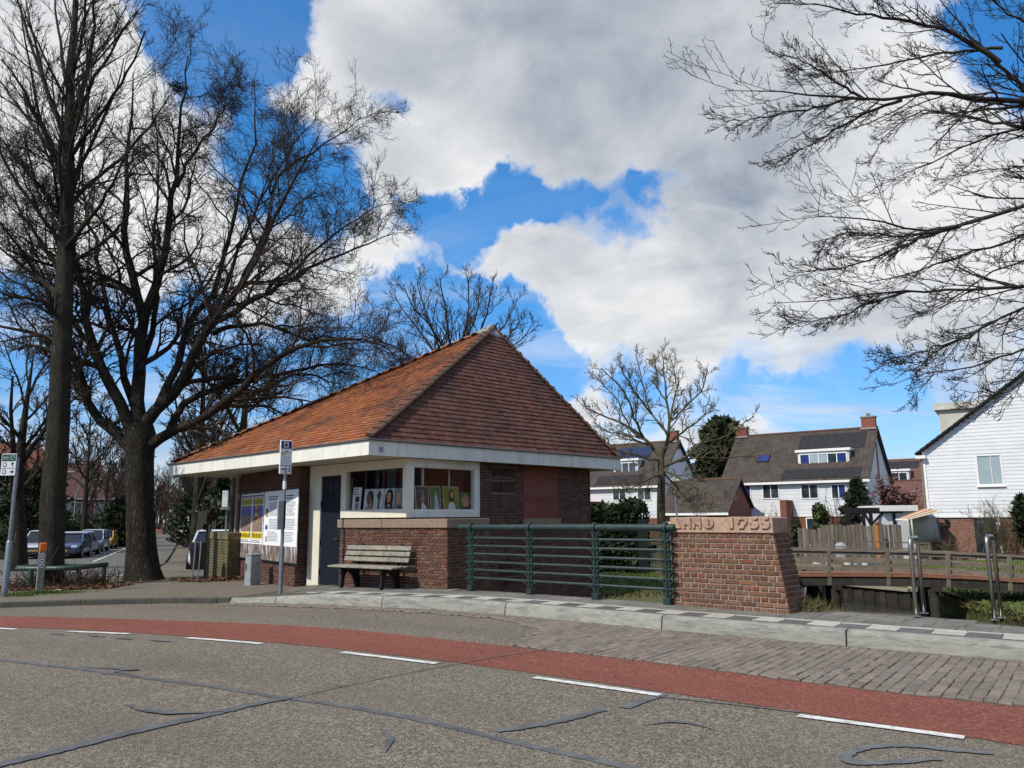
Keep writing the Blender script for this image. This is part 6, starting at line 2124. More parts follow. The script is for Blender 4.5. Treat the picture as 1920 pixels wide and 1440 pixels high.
# ------------------------------------------------------------------ grey cable cabinet
cb = gp(468, 1098, .10)
CA = math.radians(38)
cab = thing('cable_cabinet', 'small grey metal street cabinet beside the notice board', 'street cabinet', (cb.x, cb.y + .15, cb.z))
mm_ = Matrix.Rotation(CA, 3, 'Z')
cc = Vector((cb.x + .0, cb.y + .20, 0))
m = MB()
m.box((cc.x, cc.y, cb.z + .36), (.26, .30, .76), rz=-CA)
cbody = m.build('body', M['cabinet_grey'], cab, bevel=.012)
m = MB()
m.box((cc.x, cc.y, cb.z + .755), (.29, .33, .03), rz=-CA)
m.build('lid', M['cabinet_grey'], cab, bevel=.008)
ln_ = Vector((-math.cos(CA), math.sin(CA), 0))
fn = Vector((-math.sin(CA), -math.cos(CA), 0))
m = MB()
m.box(tuple(cc + fn * .152 + Vector((0, 0, cb.z + .40))), (.19, .006, .60), rz=-CA)
m.build('door', M['cabinet_grey'], cab, bevel=.003)
m = MB()
m.box(tuple(cc + fn * .16 + Vector((-.05, 0.03, cb.z + .45))), (.018, .014, .16), rz=-CA)
m.build('handle', M['black_iron'], cab)
# ------------------------------------------------------------------ green-stained garden wall
mw0, mw1, mw2 = gp(386, 1081, .1), gp(424, 1088, .1), gp(460, 1085, .1)
mw0, mw1 = Vector((mw0.x, mw0.y, 0)), Vector((mw1.x, mw1.y, 0))
mw2 = mw1 + Vector((.75, .66, 0)) * 1.6
mwall = thing('garden_wall', 'low garden wall of green stained brick beside the litter bin', 'wall', (mw1.x, mw1.y, gz(mw1.x, mw1.y)))
zmw = at(424, 999, mw1.y).z
u1 = (mw0 - mw1).normalized()
n1 = Vector((u1.y, -u1.x, 0))
n1 = n1 if n1.y < 0 else -n1
u2 = (mw2 - mw1).normalized()
n2 = Vector((u2.y, -u2.x, 0))
n2 = n2 if n2.x > 0 and n2.y < 0 else (n2 if n2.y < 0 else -n2)
m = MB()
inn_ = lambda p, a, b: p - n1 * a - n2 * b
m.prism([tuple((mw1 - n1 * .006 - n2 * .006)[:2]), tuple((mw0 - n1 * .006)[:2]), tuple((mw0 - n1 * .25)[:2]), tuple((mw1 + u2 * .3 + u1 * .3)[:2]), tuple((mw2 - n2 * .25)[:2]), tuple((mw2 - n2 * .006)[:2])], -.4, zmw - .1)
m.build('core', M['mossy_brick'], mwall)
wb_ = Bricks(mwall, M['mossy_brick'], 120)
zg_ = gz(mw1.x, mw1.y) + .08
wb_.wall(mw1 + Vector((0, 0, zg_)), u1, (0, 0, 1), n1, (mw0 - mw1).length, zmw - .22 - zg_, row=.075)
wb_.wall(mw1 + Vector((0, 0, zg_)), u2, (0, 0, 1), n2, (mw2 - mw1).length, zmw - .10 - zg_, row=.075, prio=2)
wb_.build()
m = MB()
m.prism([tuple((mw1 + n1 * .03 + n2 * .02)[:2]), tuple((mw0 + n1 * .03)[:2]), tuple((mw0 - n1 * .3)[:2]), tuple((mw1 - n1 * .3 + u2 * .05)[:2])], zmw - .2, zmw)
m.build('coping', M['mossy_brick'], mwall, bevel=.015)
# litter bin on two legs
lb = gp(368, 1090, .1)
LDp = lb.y
bin_ = thing('litter_bin', 'black tapered litter bin hung on a bent steel tube frame', 'litter bin', (lb.x, lb.y, lb.z))
zb0_, zb1_ = at(366, 1068, LDp).z, at(366, 1016, LDp).z
prof_b = []
m = MB()
hw0, hw1 = .13, .20
m.add([(lb.x - hw0, lb.y - .12, zb0_), (lb.x + hw0, lb.y - .12, zb0_), (lb.x + hw0, lb.y + .12, zb0_), (lb.x - hw0, lb.y + .12, zb0_), (lb.x - hw1, lb.y - .16, zb1_ - .12), (lb.x + hw1, lb.y - .16, zb1_ - .12), (lb.x + hw1, lb.y + .16, zb1_ - .12), (lb.x - hw1, lb.y + .16, zb1_ - .12)], [(3, 2, 1, 0), (0, 1, 5, 4), (1, 2, 6, 5), (2, 3, 7, 6), (3, 0, 4, 7), (4, 5, 6, 7)])
m.build('body', M['plastic_dark'], bin_, bevel=.02)
m = MB()
m.extrude([(lb.x - hw1, lb.y - .17, zb1_ - .12), (lb.x + hw1, lb.y - .17, zb1_ - .12), (lb.x + hw1 * .8, lb.y - .17, zb1_), (lb.x - hw1 * .7, lb.y - .17, zb1_)], (0, 1, 0), .34)
m.build('hood', M['plastic_dark'], bin_, bevel=.015)
for dx in (-.02, .13):
 m = MB()
 x = lb.x + dx
 m.tube([(x - .04, lb.y - .19, lb.z - .05), (x, lb.y - .19, zb0_ + .1), (x + .02, lb.y - .19, zb1_ - .08), (x + .0, lb.y - .17, zb1_ + .02)], .021, 8)
 m.build('leg', M['galvanised'], bin_, smooth=True)
# wooden post with a white edge
wp_ = gp(381, 1082, .1)
post = thing('gate_post', 'tall dark timber post with a white edge strip at the end of the garden wall', 'post', (wp_.x, wp_.y, wp_.z))
zt2 = at(381, 963, wp_.y).z
m = MB()
m.box((wp_.x - .03, wp_.y + .3, (wp_.z + zt2) / 2), (.13, .13, zt2 - wp_.z + .1))
m.build('timber', M['fence_wood'], post, bevel=.01)
m = MB()
m.box((wp_.x + .02, wp_.y + .22, (wp_.z + zt2) / 2 - .06), (.035, .02, zt2 - wp_.z - .1))
m.build('strip', M['sign_white'], post)
# estate sign behind the wall
es = at(419, 1000, 30)
esn = thing('house_sign', 'small white sign board on a post behind the garden wall', 'sign', (es.x, es.y, -.2))
m = MB()
m.box((es.x, es.y, at(419, 935, 30).z), (.22, .06, .62))
m.build('board', M['sign_white'], esn, bevel=.01)
m = MB()
m.box((es.x + .05, es.y, at(419, 953, 30).z), (.36, .14, .10))
m.build('base', M['post_grey'], esn)
m = MB()
m.tube([(es.x + .05, es.y + .1, -.3), (es.x + .05, es.y + .1, at(419, 955, 30).z)], .04, 8)
m.build('post', M['post_grey'], esn)
# ------------------------------------------------------------------ corner of the left pavement
rp = gp(66, 1111, .1)
RDp = rp.y
wpost = thing('route_post', 'square grey route post with an orange top and round direction discs', 'marker post', (rp.x, rp.y, rp.z))
zt3 = at(66, 1018, RDp).z
ang = math.radians(36)
rc = Vector((rp.x + .02, rp.y + .12, 0))
e1 = Vector((math.cos(ang), math.sin(ang), 0))
e2 = Vector((-math.sin(ang), math.cos(ang), 0))
m = MB()
m.box((rc.x, rc.y, (rp.z - .1 + zt3 - .20) / 2), (.15, .15, zt3 - .20 - rp.z + .1), rz=ang)
m.build('shaft', M['post_grey'], wpost, bevel=.012)
m = MB()
m.box((rc.x, rc.y, zt3 - .10), (.155, .155, .195), rz=ang)
m.build('top', M['orange'], wpost, bevel=.02)
fA, fB = -e2, e1                       # the two faces turned to us: fB is the shaded one on the right
for face, sd in ((-e2, e1),):
 for i, mm in enumerate((M['red'], M['sign_blue'], M['sign_blue'])):
  c = rc + face * .077 + Vector((0, 0, zt3 - .30 - i * .125))
  plate([c + sd * .052 * math.cos(a) + Vector((0, 0, .052 * math.sin(a))) for a in [k * math.pi / 7 for k in range(14)]], face, .003, 'disc', M['sign_white'], wpost)
  c2 = c + face * .0032
  plate([c2 + sd * x + Vector((0, 0, z)) for x, z in ((-.036, -.012), (.004, -.012), (.004, -.032), (.036, 0), (.004, .032), (.004, .012), (-.036, .012))], face, .002, 'arrow', mm, wpost)
for face, sd in ((-e1, -e2),):
 for i in range(3):
  c = rc + face * .077 + Vector((0, 0, zt3 - .30 - i * .125))
  plate([c + sd * x + Vector((0, 0, z)) for x, z in ((-.03, -.012), (.0, -.012), (.0, -.032), (.03, 0), (.0, .032), (.0, .012), (-.03, .012))], face, .002, 'arrow', (M['black_iron'], M['red'], M['black_iron'])[i], wpost)
# finger sign pole at the edge of the picture
sp_ = gp(8, 1118, .1)
SDp = sp_.y
dsg = thing('cycle_sign', 'tall blue grey pole with a green and white cycle route sign on the kerb', 'sign post', (sp_.x, sp_.y, sp_.z))
x0, y0 = sp_.x, sp_.y
zj, ztp = at(12, 1015, SDp).z, at(15, 858, SDp).z
m = MB()
m.tube([(x0, y0, sp_.z - .1), (x0, y0, zj - .02), (x0, y0, zj), (x0, y0, zj + .02), (x0, y0, ztp)], [.068, .068, .06, .042, .042], 12)
m.build('pole', M['galvanised'], dsg, smooth=True)
zs0, zs1 = at(18, 892, SDp).z, at(18, 851, SDp).z
sx0, sx1 = at(5, 870, SDp).x, at(33, 870, SDp).x
hgt_ = zs1 - zs0
DS = lambda u, v, o=0: Vector((sx0 + (sx1 - sx0) * u, y0 - .06 - o, zs0 + hgt_ * v))
def dsr(u0, u1, v0, v1, o, nm, mat, t=.003):
 return plate([DS(u0, v0, o), DS(u1, v0, o), DS(u1, v1, o), DS(u0, v1, o)], (0, -1, 0), t, nm, mat, dpanel)
m = MB()
m.extrude([DS(0, 0), DS(1, 0), DS(1, 1), DS(0, 1)], (0, 1, 0), .02)
dpanel = m.build('panel', M['sign_white'], dsg, bevel=.006)
dsr(.04, .96, .68, .97, .0, 'green_field', M['sign_green'])
dsr(.04, .96, .655, .675, .0, 'rule', M['ink'])
dsr(.04, .96, .325, .345, .0, 'rule', M['ink'])
for v in (.5, .17):
 plate([DS(.26 + .14 * math.cos(a), v + .105 * math.sin(a), 0) for a in [k * math.pi / 7 for k in range(14)]], (0, -1, 0), .003, 'number_ring', M['sign_green'], dpanel)
 plate([DS(.26 + .09 * math.cos(a), v + .068 * math.sin(a), .0032) for a in [k * math.pi / 7 for k in range(14)]], (0, -1, 0), .002, 'number_disc', M['sign_white'], dpanel)
plate([DS(u, v) for u, v in ((.74, .40), (.80, .40), (.80, .52), (.90, .52), (.77, .62), (.64, .52), (.74, .52))], (0, -1, 0), .003, 'arrow', M['ink'], dpanel)
plate([DS(u, v) for u, v in ((.62, .15), (.76, .15), (.76, .08), (.92, .175), (.76, .27), (.76, .20), (.62, .20))], (0, -1, 0), .003, 'arrow', M['ink'], dpanel)
# cycle emblem: two wheels and a frame, and a ring
for cx in (.20, .42):
 pts = [DS(cx + .085 * math.cos(a), .78 + .06 * math.sin(a), .004) for a in [k * math.pi / 6 for k in range(13)]]
 m = MB()
 m.tube(pts, .004, 4)
 m.build('cycle_emblem', M['sign_white'], dpanel)
m = MB()
m.tube([DS(.20, .78, .004), DS(.30, .88, .004), DS(.40, .88, .004), DS(.42, .78, .004)], .004, 4)
m.build('cycle_emblem', M['sign_white'], dpanel)
m = MB()
m.tube([DS(.75 + .12 * math.cos(a), .82 + .09 * math.sin(a), .004) for a in [k * math.pi / 6 for k in range(13)]], .005, 4)
m.build('node_emblem', M['sign_white'], dpanel)
# green hoop round the shrubs and trunk
h0, h1 = at(22, 1068, 20.6), at(134, 1068, 20.6)
zr_ = at(80, 1066, 20.6).z
guard = thing('tree_guard', 'low dark green tubular guard rail around the brown twiggy shrub', 'guard rail', ((h0.x + h1.x) / 2, 21.2, gz(-13, 21) + .1))
loop = []
xa, xb, ya, yb, rr = h0.x, h1.x, 20.6, 22.6, .35
for (cx, cy, a0) in ((xb - rr, ya + rr, -math.pi / 2), (xb - rr, yb - rr, 0), (xa + rr, yb - rr, math.pi / 2), (xa + rr, ya + rr, math.pi)):
 for k in range(5):
  a = a0 + k * math.pi / 8
  loop.append((cx + rr * math.cos(a), cy + rr * math.sin(a), zr_))
loop.append(loop[0])
m = MB()
m.tube(loop, .065, 10, cap=False)
m.build('rail', M['hoop_green'], guard, smooth=True)
for (x, y) in ((xb, ya + rr), (xa, yb - rr), (xb, yb - rr), (xa + .5, ya)):
 m = MB()
 m.tube([(x, y, gz(x, y) - .05), (x, y, zr_)], .06, 10)
 m.build('leg', M['hoop_green'], guard, smooth=True)
# shrub of bare brown stems, leaf litter, tufts of grass
g = np.random.default_rng(61)
sh = thing('dormant_shrub', 'low brown leafless shrub around the foot of the tall trunk', 'shrub', ((xa + xb) / 2, 21.3, gz(-13, 21) + .1))
n = 260
bx = g.uniform(xa - .1, xb + .5, n)
by = g.uniform(20.3, 22.4, n)
bz = np.array([gz(a, b) + .08 for a, b in zip(bx, by)])
S = np.stack([bx, by, bz], 1)
dirv_ = norm_(g.normal(size=(n, 3)) * np.array([.55, .55, .12]) + np.array([0, 0, .55]))
ln_s = g.uniform(.25, .75, n)
Pst = np.stack([S + dirv_ * (ln_s * t)[:, None] + np.array([0, 0, -.12]) * (t * ln_s)[:, None] ** 2 + g.normal(size=(n, 3)) * .015 * t for t in np.linspace(0, 1, 5)], 1)
Rst = np.linspace(.011, .004, 5)[None].repeat(n, 0)
tw1 = spawn(Pst, Rst, 4, .3, 1, .5, 45, 3, (0, 0, .1), .2, .7, .6, .003, g, .12)
V, F = tubes([(Pst, Rst), tw1], 4)
np_mesh('stems', V, F, M['bush_twig'], sh, kind='stuff')
vines = []
for (pts, d) in (([(0, 1070), (12, 1085), (22, 1100), (30, 1106)], 20.2), ([(110, 1024), (100, 1045), (88, 1060), (80, 1070)], 20.3), ([(10, 1078), (16, 1098), (34, 1112)], 19.8)):
 vines.append((rs(trace(pts, d, d), 8)[None], np.full((1, 8), .012)))
V, F = tubes(vines, 5)
np_mesh('creeper', V, F, M['bush_twig'], sh)
def scatter_quads(name, mat, pos, size, seed, tilt=.4, parent=None, kind='stuff', label=None):
 g = np.random.default_rng(seed)
 n = len(pos)
 a = norm_(g.normal(size=(n, 3)) * np.array([1, 1, tilt]))
 b = norm_(g.normal(size=(n, 3)) * np.array([1, 1, tilt]))
 b = norm_(b - a * (a * b).sum(1, keepdims=True))
 s = size * g.uniform(.5, 1.4, (n, 1))
 V = np.stack([pos - a * s, pos + b * s * .6, pos + a * s, pos - b * s * .6], 1).reshape(-1, 3)
 o = np_mesh(name, V, np.arange(4 * n).reshape(-1, 4), mat, parent, smooth=False)
 if kind: o['kind'] = kind
 return o
n = 2600
lx, ly = g.uniform(xa - .6, xb + 1.3, n), 20.0 + np.abs(g.normal(size=n)) * .9
lz = np.array([gz(a, b) + .105 for a, b in zip(lx, ly)]) + np.abs(g.normal(size=n)) * .03
tag(scatter_quads('leaf_litter', M['leaf_litter'], np.stack([lx, ly, lz], 1), .045, 62), 'dry brown leaves gathered around the guard rail')
n = 700
p_ = gp(395, 1089, .1)
lx, ly = p_.x + g.normal(size=n) * .45, p_.y - .1 + g.normal(size=n) * .18
lz = np.array([gz(a, b) + .10 for a, b in zip(lx, ly)]) + np.abs(g.normal(size=n)) * .05
tag(scatter_quads('leaf_litter', M['leaf_litter'], np.stack([lx, ly, lz], 1), .05, 63), 'heap of dead leaves at the foot of the garden wall')
def grass(name, mat, P, hgt, seed, width=.006, lean=.5, parent=None):
 """upright blades at the points P"""
 g = np.random.default_rng(seed)
 n = len(P)
 a = g.uniform(0, 2 * np.pi, n)
 w_ = np.stack([np.cos(a), np.sin(a), np.zeros(n)], 1) * (width * g.uniform(.7, 1.4, (n, 1)))
 h = hgt * g.uniform(.45, 1.25, (n, 1))
 ld = np.concatenate([g.normal(size=(n, 2)) * lean, np.ones((n, 1))], 1)
 ld = norm_(ld)
 mid = P + ld * h * .55
 tip = mid + norm_(ld * np.array([1.8, 1.8, .8])) * h * .5
 V = np.stack([P - w_, P + w_, mid + w_ * .7, tip, mid - w_ * .7], 1).reshape(-1, 3)
 F = np.arange(5 * n).reshape(-1, 5)
 o = np_mesh(name, V, F, mat, parent, smooth=False)
 o['kind'] = 'stuff'
 return o
def tufts(center, n, sx, sy, zf):
 g = np.random.default_rng(int(abs(center[0] * 100)) + n)
 x, y = center[0] + g.normal(size=n) * sx, center[1] + g.normal(size=n) * sy
 return np.stack([x, y, np.array([zf(a, b) for a, b in zip(x, y)])], 1)
walkz = lambda x, y: gz(x, y) + .10
for (px, py, n, sx, sy) in ((85, 1113, 900, .45, .10), (35, 1118, 300, .3, .08), (160, 1098, 500, .35, .12), (175, 1090, 250, .3, .1), (348, 1086, 500, .35, .3)):
 q = gp(px, py, .1)
 tag(grass('grass', M['grass_blade'], tufts((q.x, q.y), n, sx, sy, walkz), .10 if px != 160 else .2, px), 'tufts of green grass on the pavement edge')
lit = gp(102, 1109, .1)
m = MB()
for k in range(3):
 m.add([(lit.x - .14 + k * .07, lit.y - .05, lit.z + .01), (lit.x + .02 + k * .1, lit.y - .06, lit.z + .045), (lit.x + .06 + k * .09, lit.y + .06, lit.z + .02), (lit.x - .1 + k * .07, lit.y + .05, lit.z + .03 + .01 * k)], [(0, 1, 2, 3)])
tag(m.build('litter', M['paper']), 'crumpled white scrap of paper lying on the pavement', 'litter')
# ------------------------------------------------------------------ stainless hoops on the platform
def hoop(pxa, pxb, ytop, label):
 a, b = gp(*pxa, .22), gp(*pxb, .22)
 root = thing('steel_hoop', label, 'steel hoop', (a.x, a.y, a.z), 0, 'tall stainless steel hoops beside the canal steps')
 zt_ = at(pxa[0], ytop, a.y).z
 d = Vector((b.x - a.x, b.y - a.y, 0))
 L = d.length
 d.normalize()
 pts = [Vector((a.x, a.y, .18)), Vector((a.x, a.y, zt_ - .1))]
 for k in range(1, 5):
  t = k * math.pi / 8
  pts.append(Vector((a.x, a.y, zt_ - .1)) + d * (.07 * (1 - math.cos(t))) + Vector((0, 0, .1 * math.sin(t))))
 e_ = Vector((b.x, b.y, 0))
 for k in range(4, 0, -1):
  t = k * math.pi / 8
  pts.append(Vector((b.x, b.y, zt_ - .1)) - d * (.07 * (1 - math.cos(t))) + Vector((0, 0, .1 * math.sin(t))))
 pts += [Vector((b.x, b.y, zt_ - .1)), Vector((b.x, b.y, .18))]
 m = MB()
 m.tube(pts, .026, 12)
 m.build('tube', M['stainless'], root, smooth='all')
 for p in (a, b):
  m = MB()
  m.lathe((p.x, p.y, .225), [(.055, 0), (.055, .008), (.032, .012)], 14)
  m.build('foot_plate', M['stainless'], root)
hoop((1719, 1157), (1733, 1151), 1009, 'stainless steel hoop beside the middle of the wooden footbridge')
hoop((1866, 1164), (1878, 1160), 1006, 'stainless steel hoop in front of the glazed door of the white house')
flat('plate_yellow', (0.45, 0.30, 0.03), 0.5)
# ------------------------------------------------------------------ parked cars
def make_car(label, paint, length=3.9, width=1.70, height=1.46, estate=False, name='parked_car', roof=None):
 root = thing(name, label, 'car', (0, 0, 0), 0, 'cars along the side street')
 L2, W2_ = length / 2, width / 2
 pm = M['car_' + paint]
 st = [(-L2, .42, .74, .86), (-L2 + .08, .30, .86, .93), (-L2 * .72, .22, .90, .99), (-L2 * .3, .20, .88, 1.0), (L2 * .2, .20, .87, 1.0), (L2 * .42, .20, .88, .99), (L2 * .72, .22, .80, .96), (L2 - .14, .26, .70, .90), (L2, .36, .58, .78)]
 vs, fs = [], []
 for (y, zb, zt, ws) in st:
  w_ = W2_ * ws
  vs += [(-w_ * .86, y, zb), (-w_, y, zb + .14), (-w_ * 1.0, y, (zb + zt) / 2 + .05), (-w_ * .96, y, zt - .05), (-w_ * .80, y, zt), (w_ * .80, y, zt), (w_ * .96, y, zt - .05), (w_ * 1.0, y, (zb + zt) / 2 + .05), (w_, y, zb + .14), (w_ * .86, y, zb)]
 n = len(st)
 for i in range(n - 1):
  for k in range(10):
   fs.append((i * 10 + k, (i + 1) * 10 + k, (i + 1) * 10 + (k + 1) % 10, i * 10 + (k + 1) % 10))
 fs += [tuple(reversed(range(10))), tuple((n - 1) * 10 + k for k in range(10))]
 fs = [tuple(reversed(f)) for f in fs]
 MB().add(vs, fs).build('body', pm, root, smooth=True, world=False)
 # glasshouse: base ring at the belt, top ring at the roof
 yr0, yr1 = (-L2 + .10, -L2 + .42) if estate else (-L2 + .12, -L2 + .55)
 yf0, yf1 = L2 * .46, L2 * .05
 zb, zt = .87, height - .05
 wb, wt_ = W2_ * .92, W2_ * .74
 ring = lambda y0, y1, w_, z: [(-w_, y0, z), (w_, y0, z), (w_, y1, z), (-w_, y1, z)]
 B = ring(yr0, yf0, wb, zb)
 T = ring(yr1, yf1, wt_, zt)
 MB().add(B + T, [(0, 1, 5, 4), (1, 2, 6, 5), (2, 3, 7, 6), (3, 0, 4, 7)]).build('windows', M['car_glass'], root, world=False)
 T2 = ring(yr1 - .06, yf1 + .10, wt_ + .03, zt - .01)
 T3 = ring(yr1 + .02, yf1 - .02, wt_ - .08, height)
 MB().add(T2 + T3, [(3, 2, 1, 0), (4, 5, 6, 7), (0, 1, 5, 4), (1, 2, 6, 5), (2, 3, 7, 6), (3, 0, 4, 7)]).build('roof', M['car_' + (roof or paint)], root, world=False, bevel=.03)
 for sx in (-1, 1):
  for (p, q) in (((sx * wb, yf0, zb - .02), (sx * wt_, yf1, zt)), ((sx * wb, yr0, zb - .02), (sx * wt_, yr1, zt)), ((sx * (wb + .01), (yr0 + yf0) / 2 - .05, zb - .02), (sx * (wt_ + .01), (yr1 + yf1) / 2, zt))):
   MB().bar(p, q, .07, .06, up=(0, 1, 0)).build('pillar', pm, root, world=False)
  m = MB().box((sx * (W2_ + .09), yf0 - .22, .93), (.16, .09, .12))
  m.build('mirror', M['car_black'], root, world=False, bevel=.02)
  MB().box((sx * W2_ * .66, L2 - .07, .66), (.30, .13, .13)).build('headlight', M['headlight'], root, world=False, bevel=.03)
  MB().box((sx * W2_ * .80, -L2 + .05, .80), (.17, .12, .22)).build('taillight', M['taillight'], root, world=False, bevel=.03)
  for yy in (L2 - .74, -L2 + .66):
   wl_ = MB()
   wl_.tube([(sx * (W2_ - .19), yy, .30), (sx * (W2_ + .005), yy, .30)], .30, 18)
   wo = wl_.build('wheel', M['tyre'], root, world=False, smooth=True)
   rm = MB()
   rm.tube([(sx * (W2_ - .05), yy, .30), (sx * (W2_ + .015), yy, .30)], .19, 12)
   rm.build('rim', M['rim'], wo, world=False)
 MB().box((0, L2 - .02, .36), (width * .80, .10, .16)).build('bumper', M['car_black'], root, world=False, bevel=.02)
 MB().box((0, -L2 + .02, .42), (width * .84, .10, .16)).build('bumper', M['car_black'], root, world=False, bevel=.02)
 MB().box((0, L2 - .0, .60), (.70, .05, .09)).build('grille', M['car_black'], root, world=False)
 for yy in (L2 + .035, -L2 - .035):
  MB().box((0, yy, .46), (.44, .015, .09)).build('number_plate', M['plate_yellow'], root, world=False)
 return root
def place_car(o, px, py, heading, d=None):
 p = gp(px, py) if d is None else at(px, py, d)
 o.location = (p.x, p.y, gz(p.x, p.y) + .01)
 o.rotation_euler = (0, 0, heading)
 return p
H_to = math.atan2(-.36, -.93) if False else math.pi + math.atan2(.30, .95)   # facing the camera down the street
H_aw = math.atan2(.30, .95)                                              # facing away
# local +y is forward: rotate so that it points along the street
def head(dx, dy):
 return math.atan2(dy, dx) - math.pi / 2
place_car(make_car('silver estate car facing the road, half hidden by the tall trunk', 'silver', 4.3, 1.78, 1.56, True), 78, 1046, head(.34, -.94))
place_car(make_car('small dark blue car with a pale boot beside the tall trunk', 'blue', 3.6, 1.62, 1.40, roof='dark'), 131, 1046, head(.30, -.95))
place_car(make_car('silver hatchback seen from behind with a round red tail light', 'silver', 3.9, 1.70, 1.45), 148, 1041, head(-.25, .97))
place_car(make_car('pale blue hatchback facing the road between the silver hatchback and the yellow car', 'pale', 3.8, 1.66, 1.52), 173, 1034, head(.32, -.95))
place_car(make_car('small yellow car tucked in front of the grey hatchback', 'yellow', 3.5, 1.60, 1.42, roof='black'), 194, 1029, head(.32, -.95))
place_car(make_car('grey hatchback with red tail lights just before the big oak trunk', 'grey', 4.0, 1.74, 1.50), 222, 1019, head(-.32, .95))
place_car(make_car('dark car almost hidden behind the big oak trunk', 'black', 4.3, 1.74, 1.48), 238, 1010, head(-.33, .95))
place_car(make_car('silver car parked on the footpath side beyond the litter bin', 'silver', 4.1, 1.70, 1.45), 344, 1006, head(-.38, .92))
place_car(make_car('distant dark blue car driving towards us over the red table', 'dark', 4.1, 1.75, 1.5), 318, 984, head(.38, -.92), 128)
place_car(make_car('pale car standing behind the green stained garden wall', 'white', 4.2, 1.74, 1.5), 402, 1045, head(.30, -.95), 31)
sc_ = gp(36, 1040)
ub_ = thing('utility_box', 'tall pale grey utility box behind the silver estate car', 'utility box', (sc_.x - .6, 45.5, -.4))
x_, y_ = at(37, 1015, 45.5).x, 45.5
m = MB()
m.box((x_, y_, .35), (.50, .4, 1.6))
m.build('body', M['cabinet_grey'], ub_, bevel=.02)
m = MB()
m.box((x_, y_, 1.17), (.56, .46, .05))
m.build('lid', M['white_frame'], ub_)
# ------------------------------------------------------------------ street lamps with curved arms
def lamp_proto(label):
 root = thing('street_lamp', label, 'street lamp', (0, 0, 0), 0, 'curved street lamps along the side street')
 m = MB()
 pts = [(0, 0, -.1), (0, 0, 1.0), (0, 0, 4.2)]
 for k in range(1, 8):
  a = k * math.pi / 14
  pts.append((1.5 * (1 - math.cos(a)), 0, 4.2 + 1.35 * math.sin(a)))
 m.tube(pts, [.08, .06, .055] + [.045] * 7, 8)
 m.build('pole', flat('lamp_pole', (.30, .31, .27), .6), root, world=False, smooth=True)
 m = MB()
 m.box((1.85, 0, 5.56), (.75, .22, .10))
 m.build('lamp_head', M['cabinet_grey'], root, world=False, bevel=.03)
 m = MB()
 m.box((1.88, 0, 5.50), (.55, .16, .03))
 m.build('diffuser', M['sign_white'], root, world=False)
 return root
lp = lamp_proto('curved street lamp beside the yellow car')
LPS = [((197, 1008), 'curved street lamp beside the yellow car', .25), ((52, 1040), 'curved street lamp whose arm shows above the dark hedge', .1), ((128, 1030), 'curved street lamp above the house behind the parked cars', .1), ((276, 992), 'curved street lamp just past the big oak trunk', .3), ((300, 985), 'small distant curved street lamp before the red table', .3)]
for i, (p, l, a) in enumerate(LPS):
 o = lp if i == 0 else copy_tree(lp)
 q = gp(*p)
 o['label'] = l
 o.location = (q.x - (2 if i in (1, 2) else 0), q.y + (4 if i in (1, 2) else 0), gz(q.x, q.y))
 o.rotation_euler = (0, 0, a)
# ------------------------------------------------------------------ houses beyond the canal
def tile_tex(name, c1, c2, rows=0.30, cols=0.30):
 """pantile roofs too far off to build tile by tile: ribs and courses in relief"""
 m = bpy.data.materials.new(name)
 m.use_nodes = True
 t = NT(m.node_tree)
 t.n.clear()
 b = t.node('ShaderNodeBsdfPrincipled')
 o = t.node('ShaderNodeOutputMaterial')
 t.l.new(b.outputs[0], o.inputs[0])
 uv = t.node('ShaderNodeUVMap').outputs[0]
 sp_ = t.node('ShaderNodeSeparateXYZ', dict(), i0=uv)
 u = t.math('FRACT', t.math('DIVIDE', sp_.outputs[0], cols))
 v = t.math('FRACT', t.math('DIVIDE', sp_.outputs[1], rows))
 rib = t.math('SINE', t.math('MULTIPLY', u, math.pi))
 hgt = t.math('ADD', t.math('MULTIPLY', rib, .6), t.math('MULTIPLY', t.math('SUBTRACT', 1.0, v), .5))
 pos = t.node('ShaderNodeNewGeometry').outputs['Position']
 c = t.mix(t.maprange(t.noise(pos, 1.5, 5), .35, .65), c1, c2)
 cu = t.math('FLOOR', t.math('DIVIDE', sp_.outputs[0], cols))
 cv = t.math('FLOOR', t.math('DIVIDE', sp_.outputs[1], rows))
 wn_ = t.node('ShaderNodeTexWhiteNoise', dict(noise_dimensions='2D'), i0=t.node('ShaderNodeCombineXYZ', dict(), i0=cu, i1=cv).outputs[0])
 c = t.mix(t.math('MULTIPLY', wn_.outputs[0], .45), c, tuple(x * .5 for x in c2))
 groove = t.math('LESS_THAN', u, .16)
 lap = t.math('LESS_THAN', v, .14)
 c = t.mix(t.math('MULTIPLY', t.math('MAXIMUM', groove, lap), .6), c, tuple(x * .3 for x in c1))
 t.set(b, 'Base Color', c)
 b.inputs['Roughness'].default_value = .85
 bp2 = t.node('ShaderNodeBump', dict(), Strength=1.0, Distance=.05, Height=hgt)
 t.set(b, 'Normal', bp2.outputs[0])
 MATS[name] = m
tile_tex('pantile_brown', (0.082, 0.062, 0.049), (0.052, 0.041, 0.034))
tile_tex('pantile_red', (0.19, 0.085, 0.06), (0.13, 0.065, 0.05))
tile_tex('pantile_orange', (0.33, 0.12, 0.06), (0.24, 0.09, 0.05))
def uv_slope(o, U, V, org):
 me = o.data
 lay = me.uv_layers.new(name='uv')
 base = root_matrix(o)
 for p in me.polygons:
  for li in p.loop_indices:
   q = base @ me.vertices[me.loops[li].vertex_index].co - org
   lay.data[li].uv = (q.dot(U), q.dot(V))
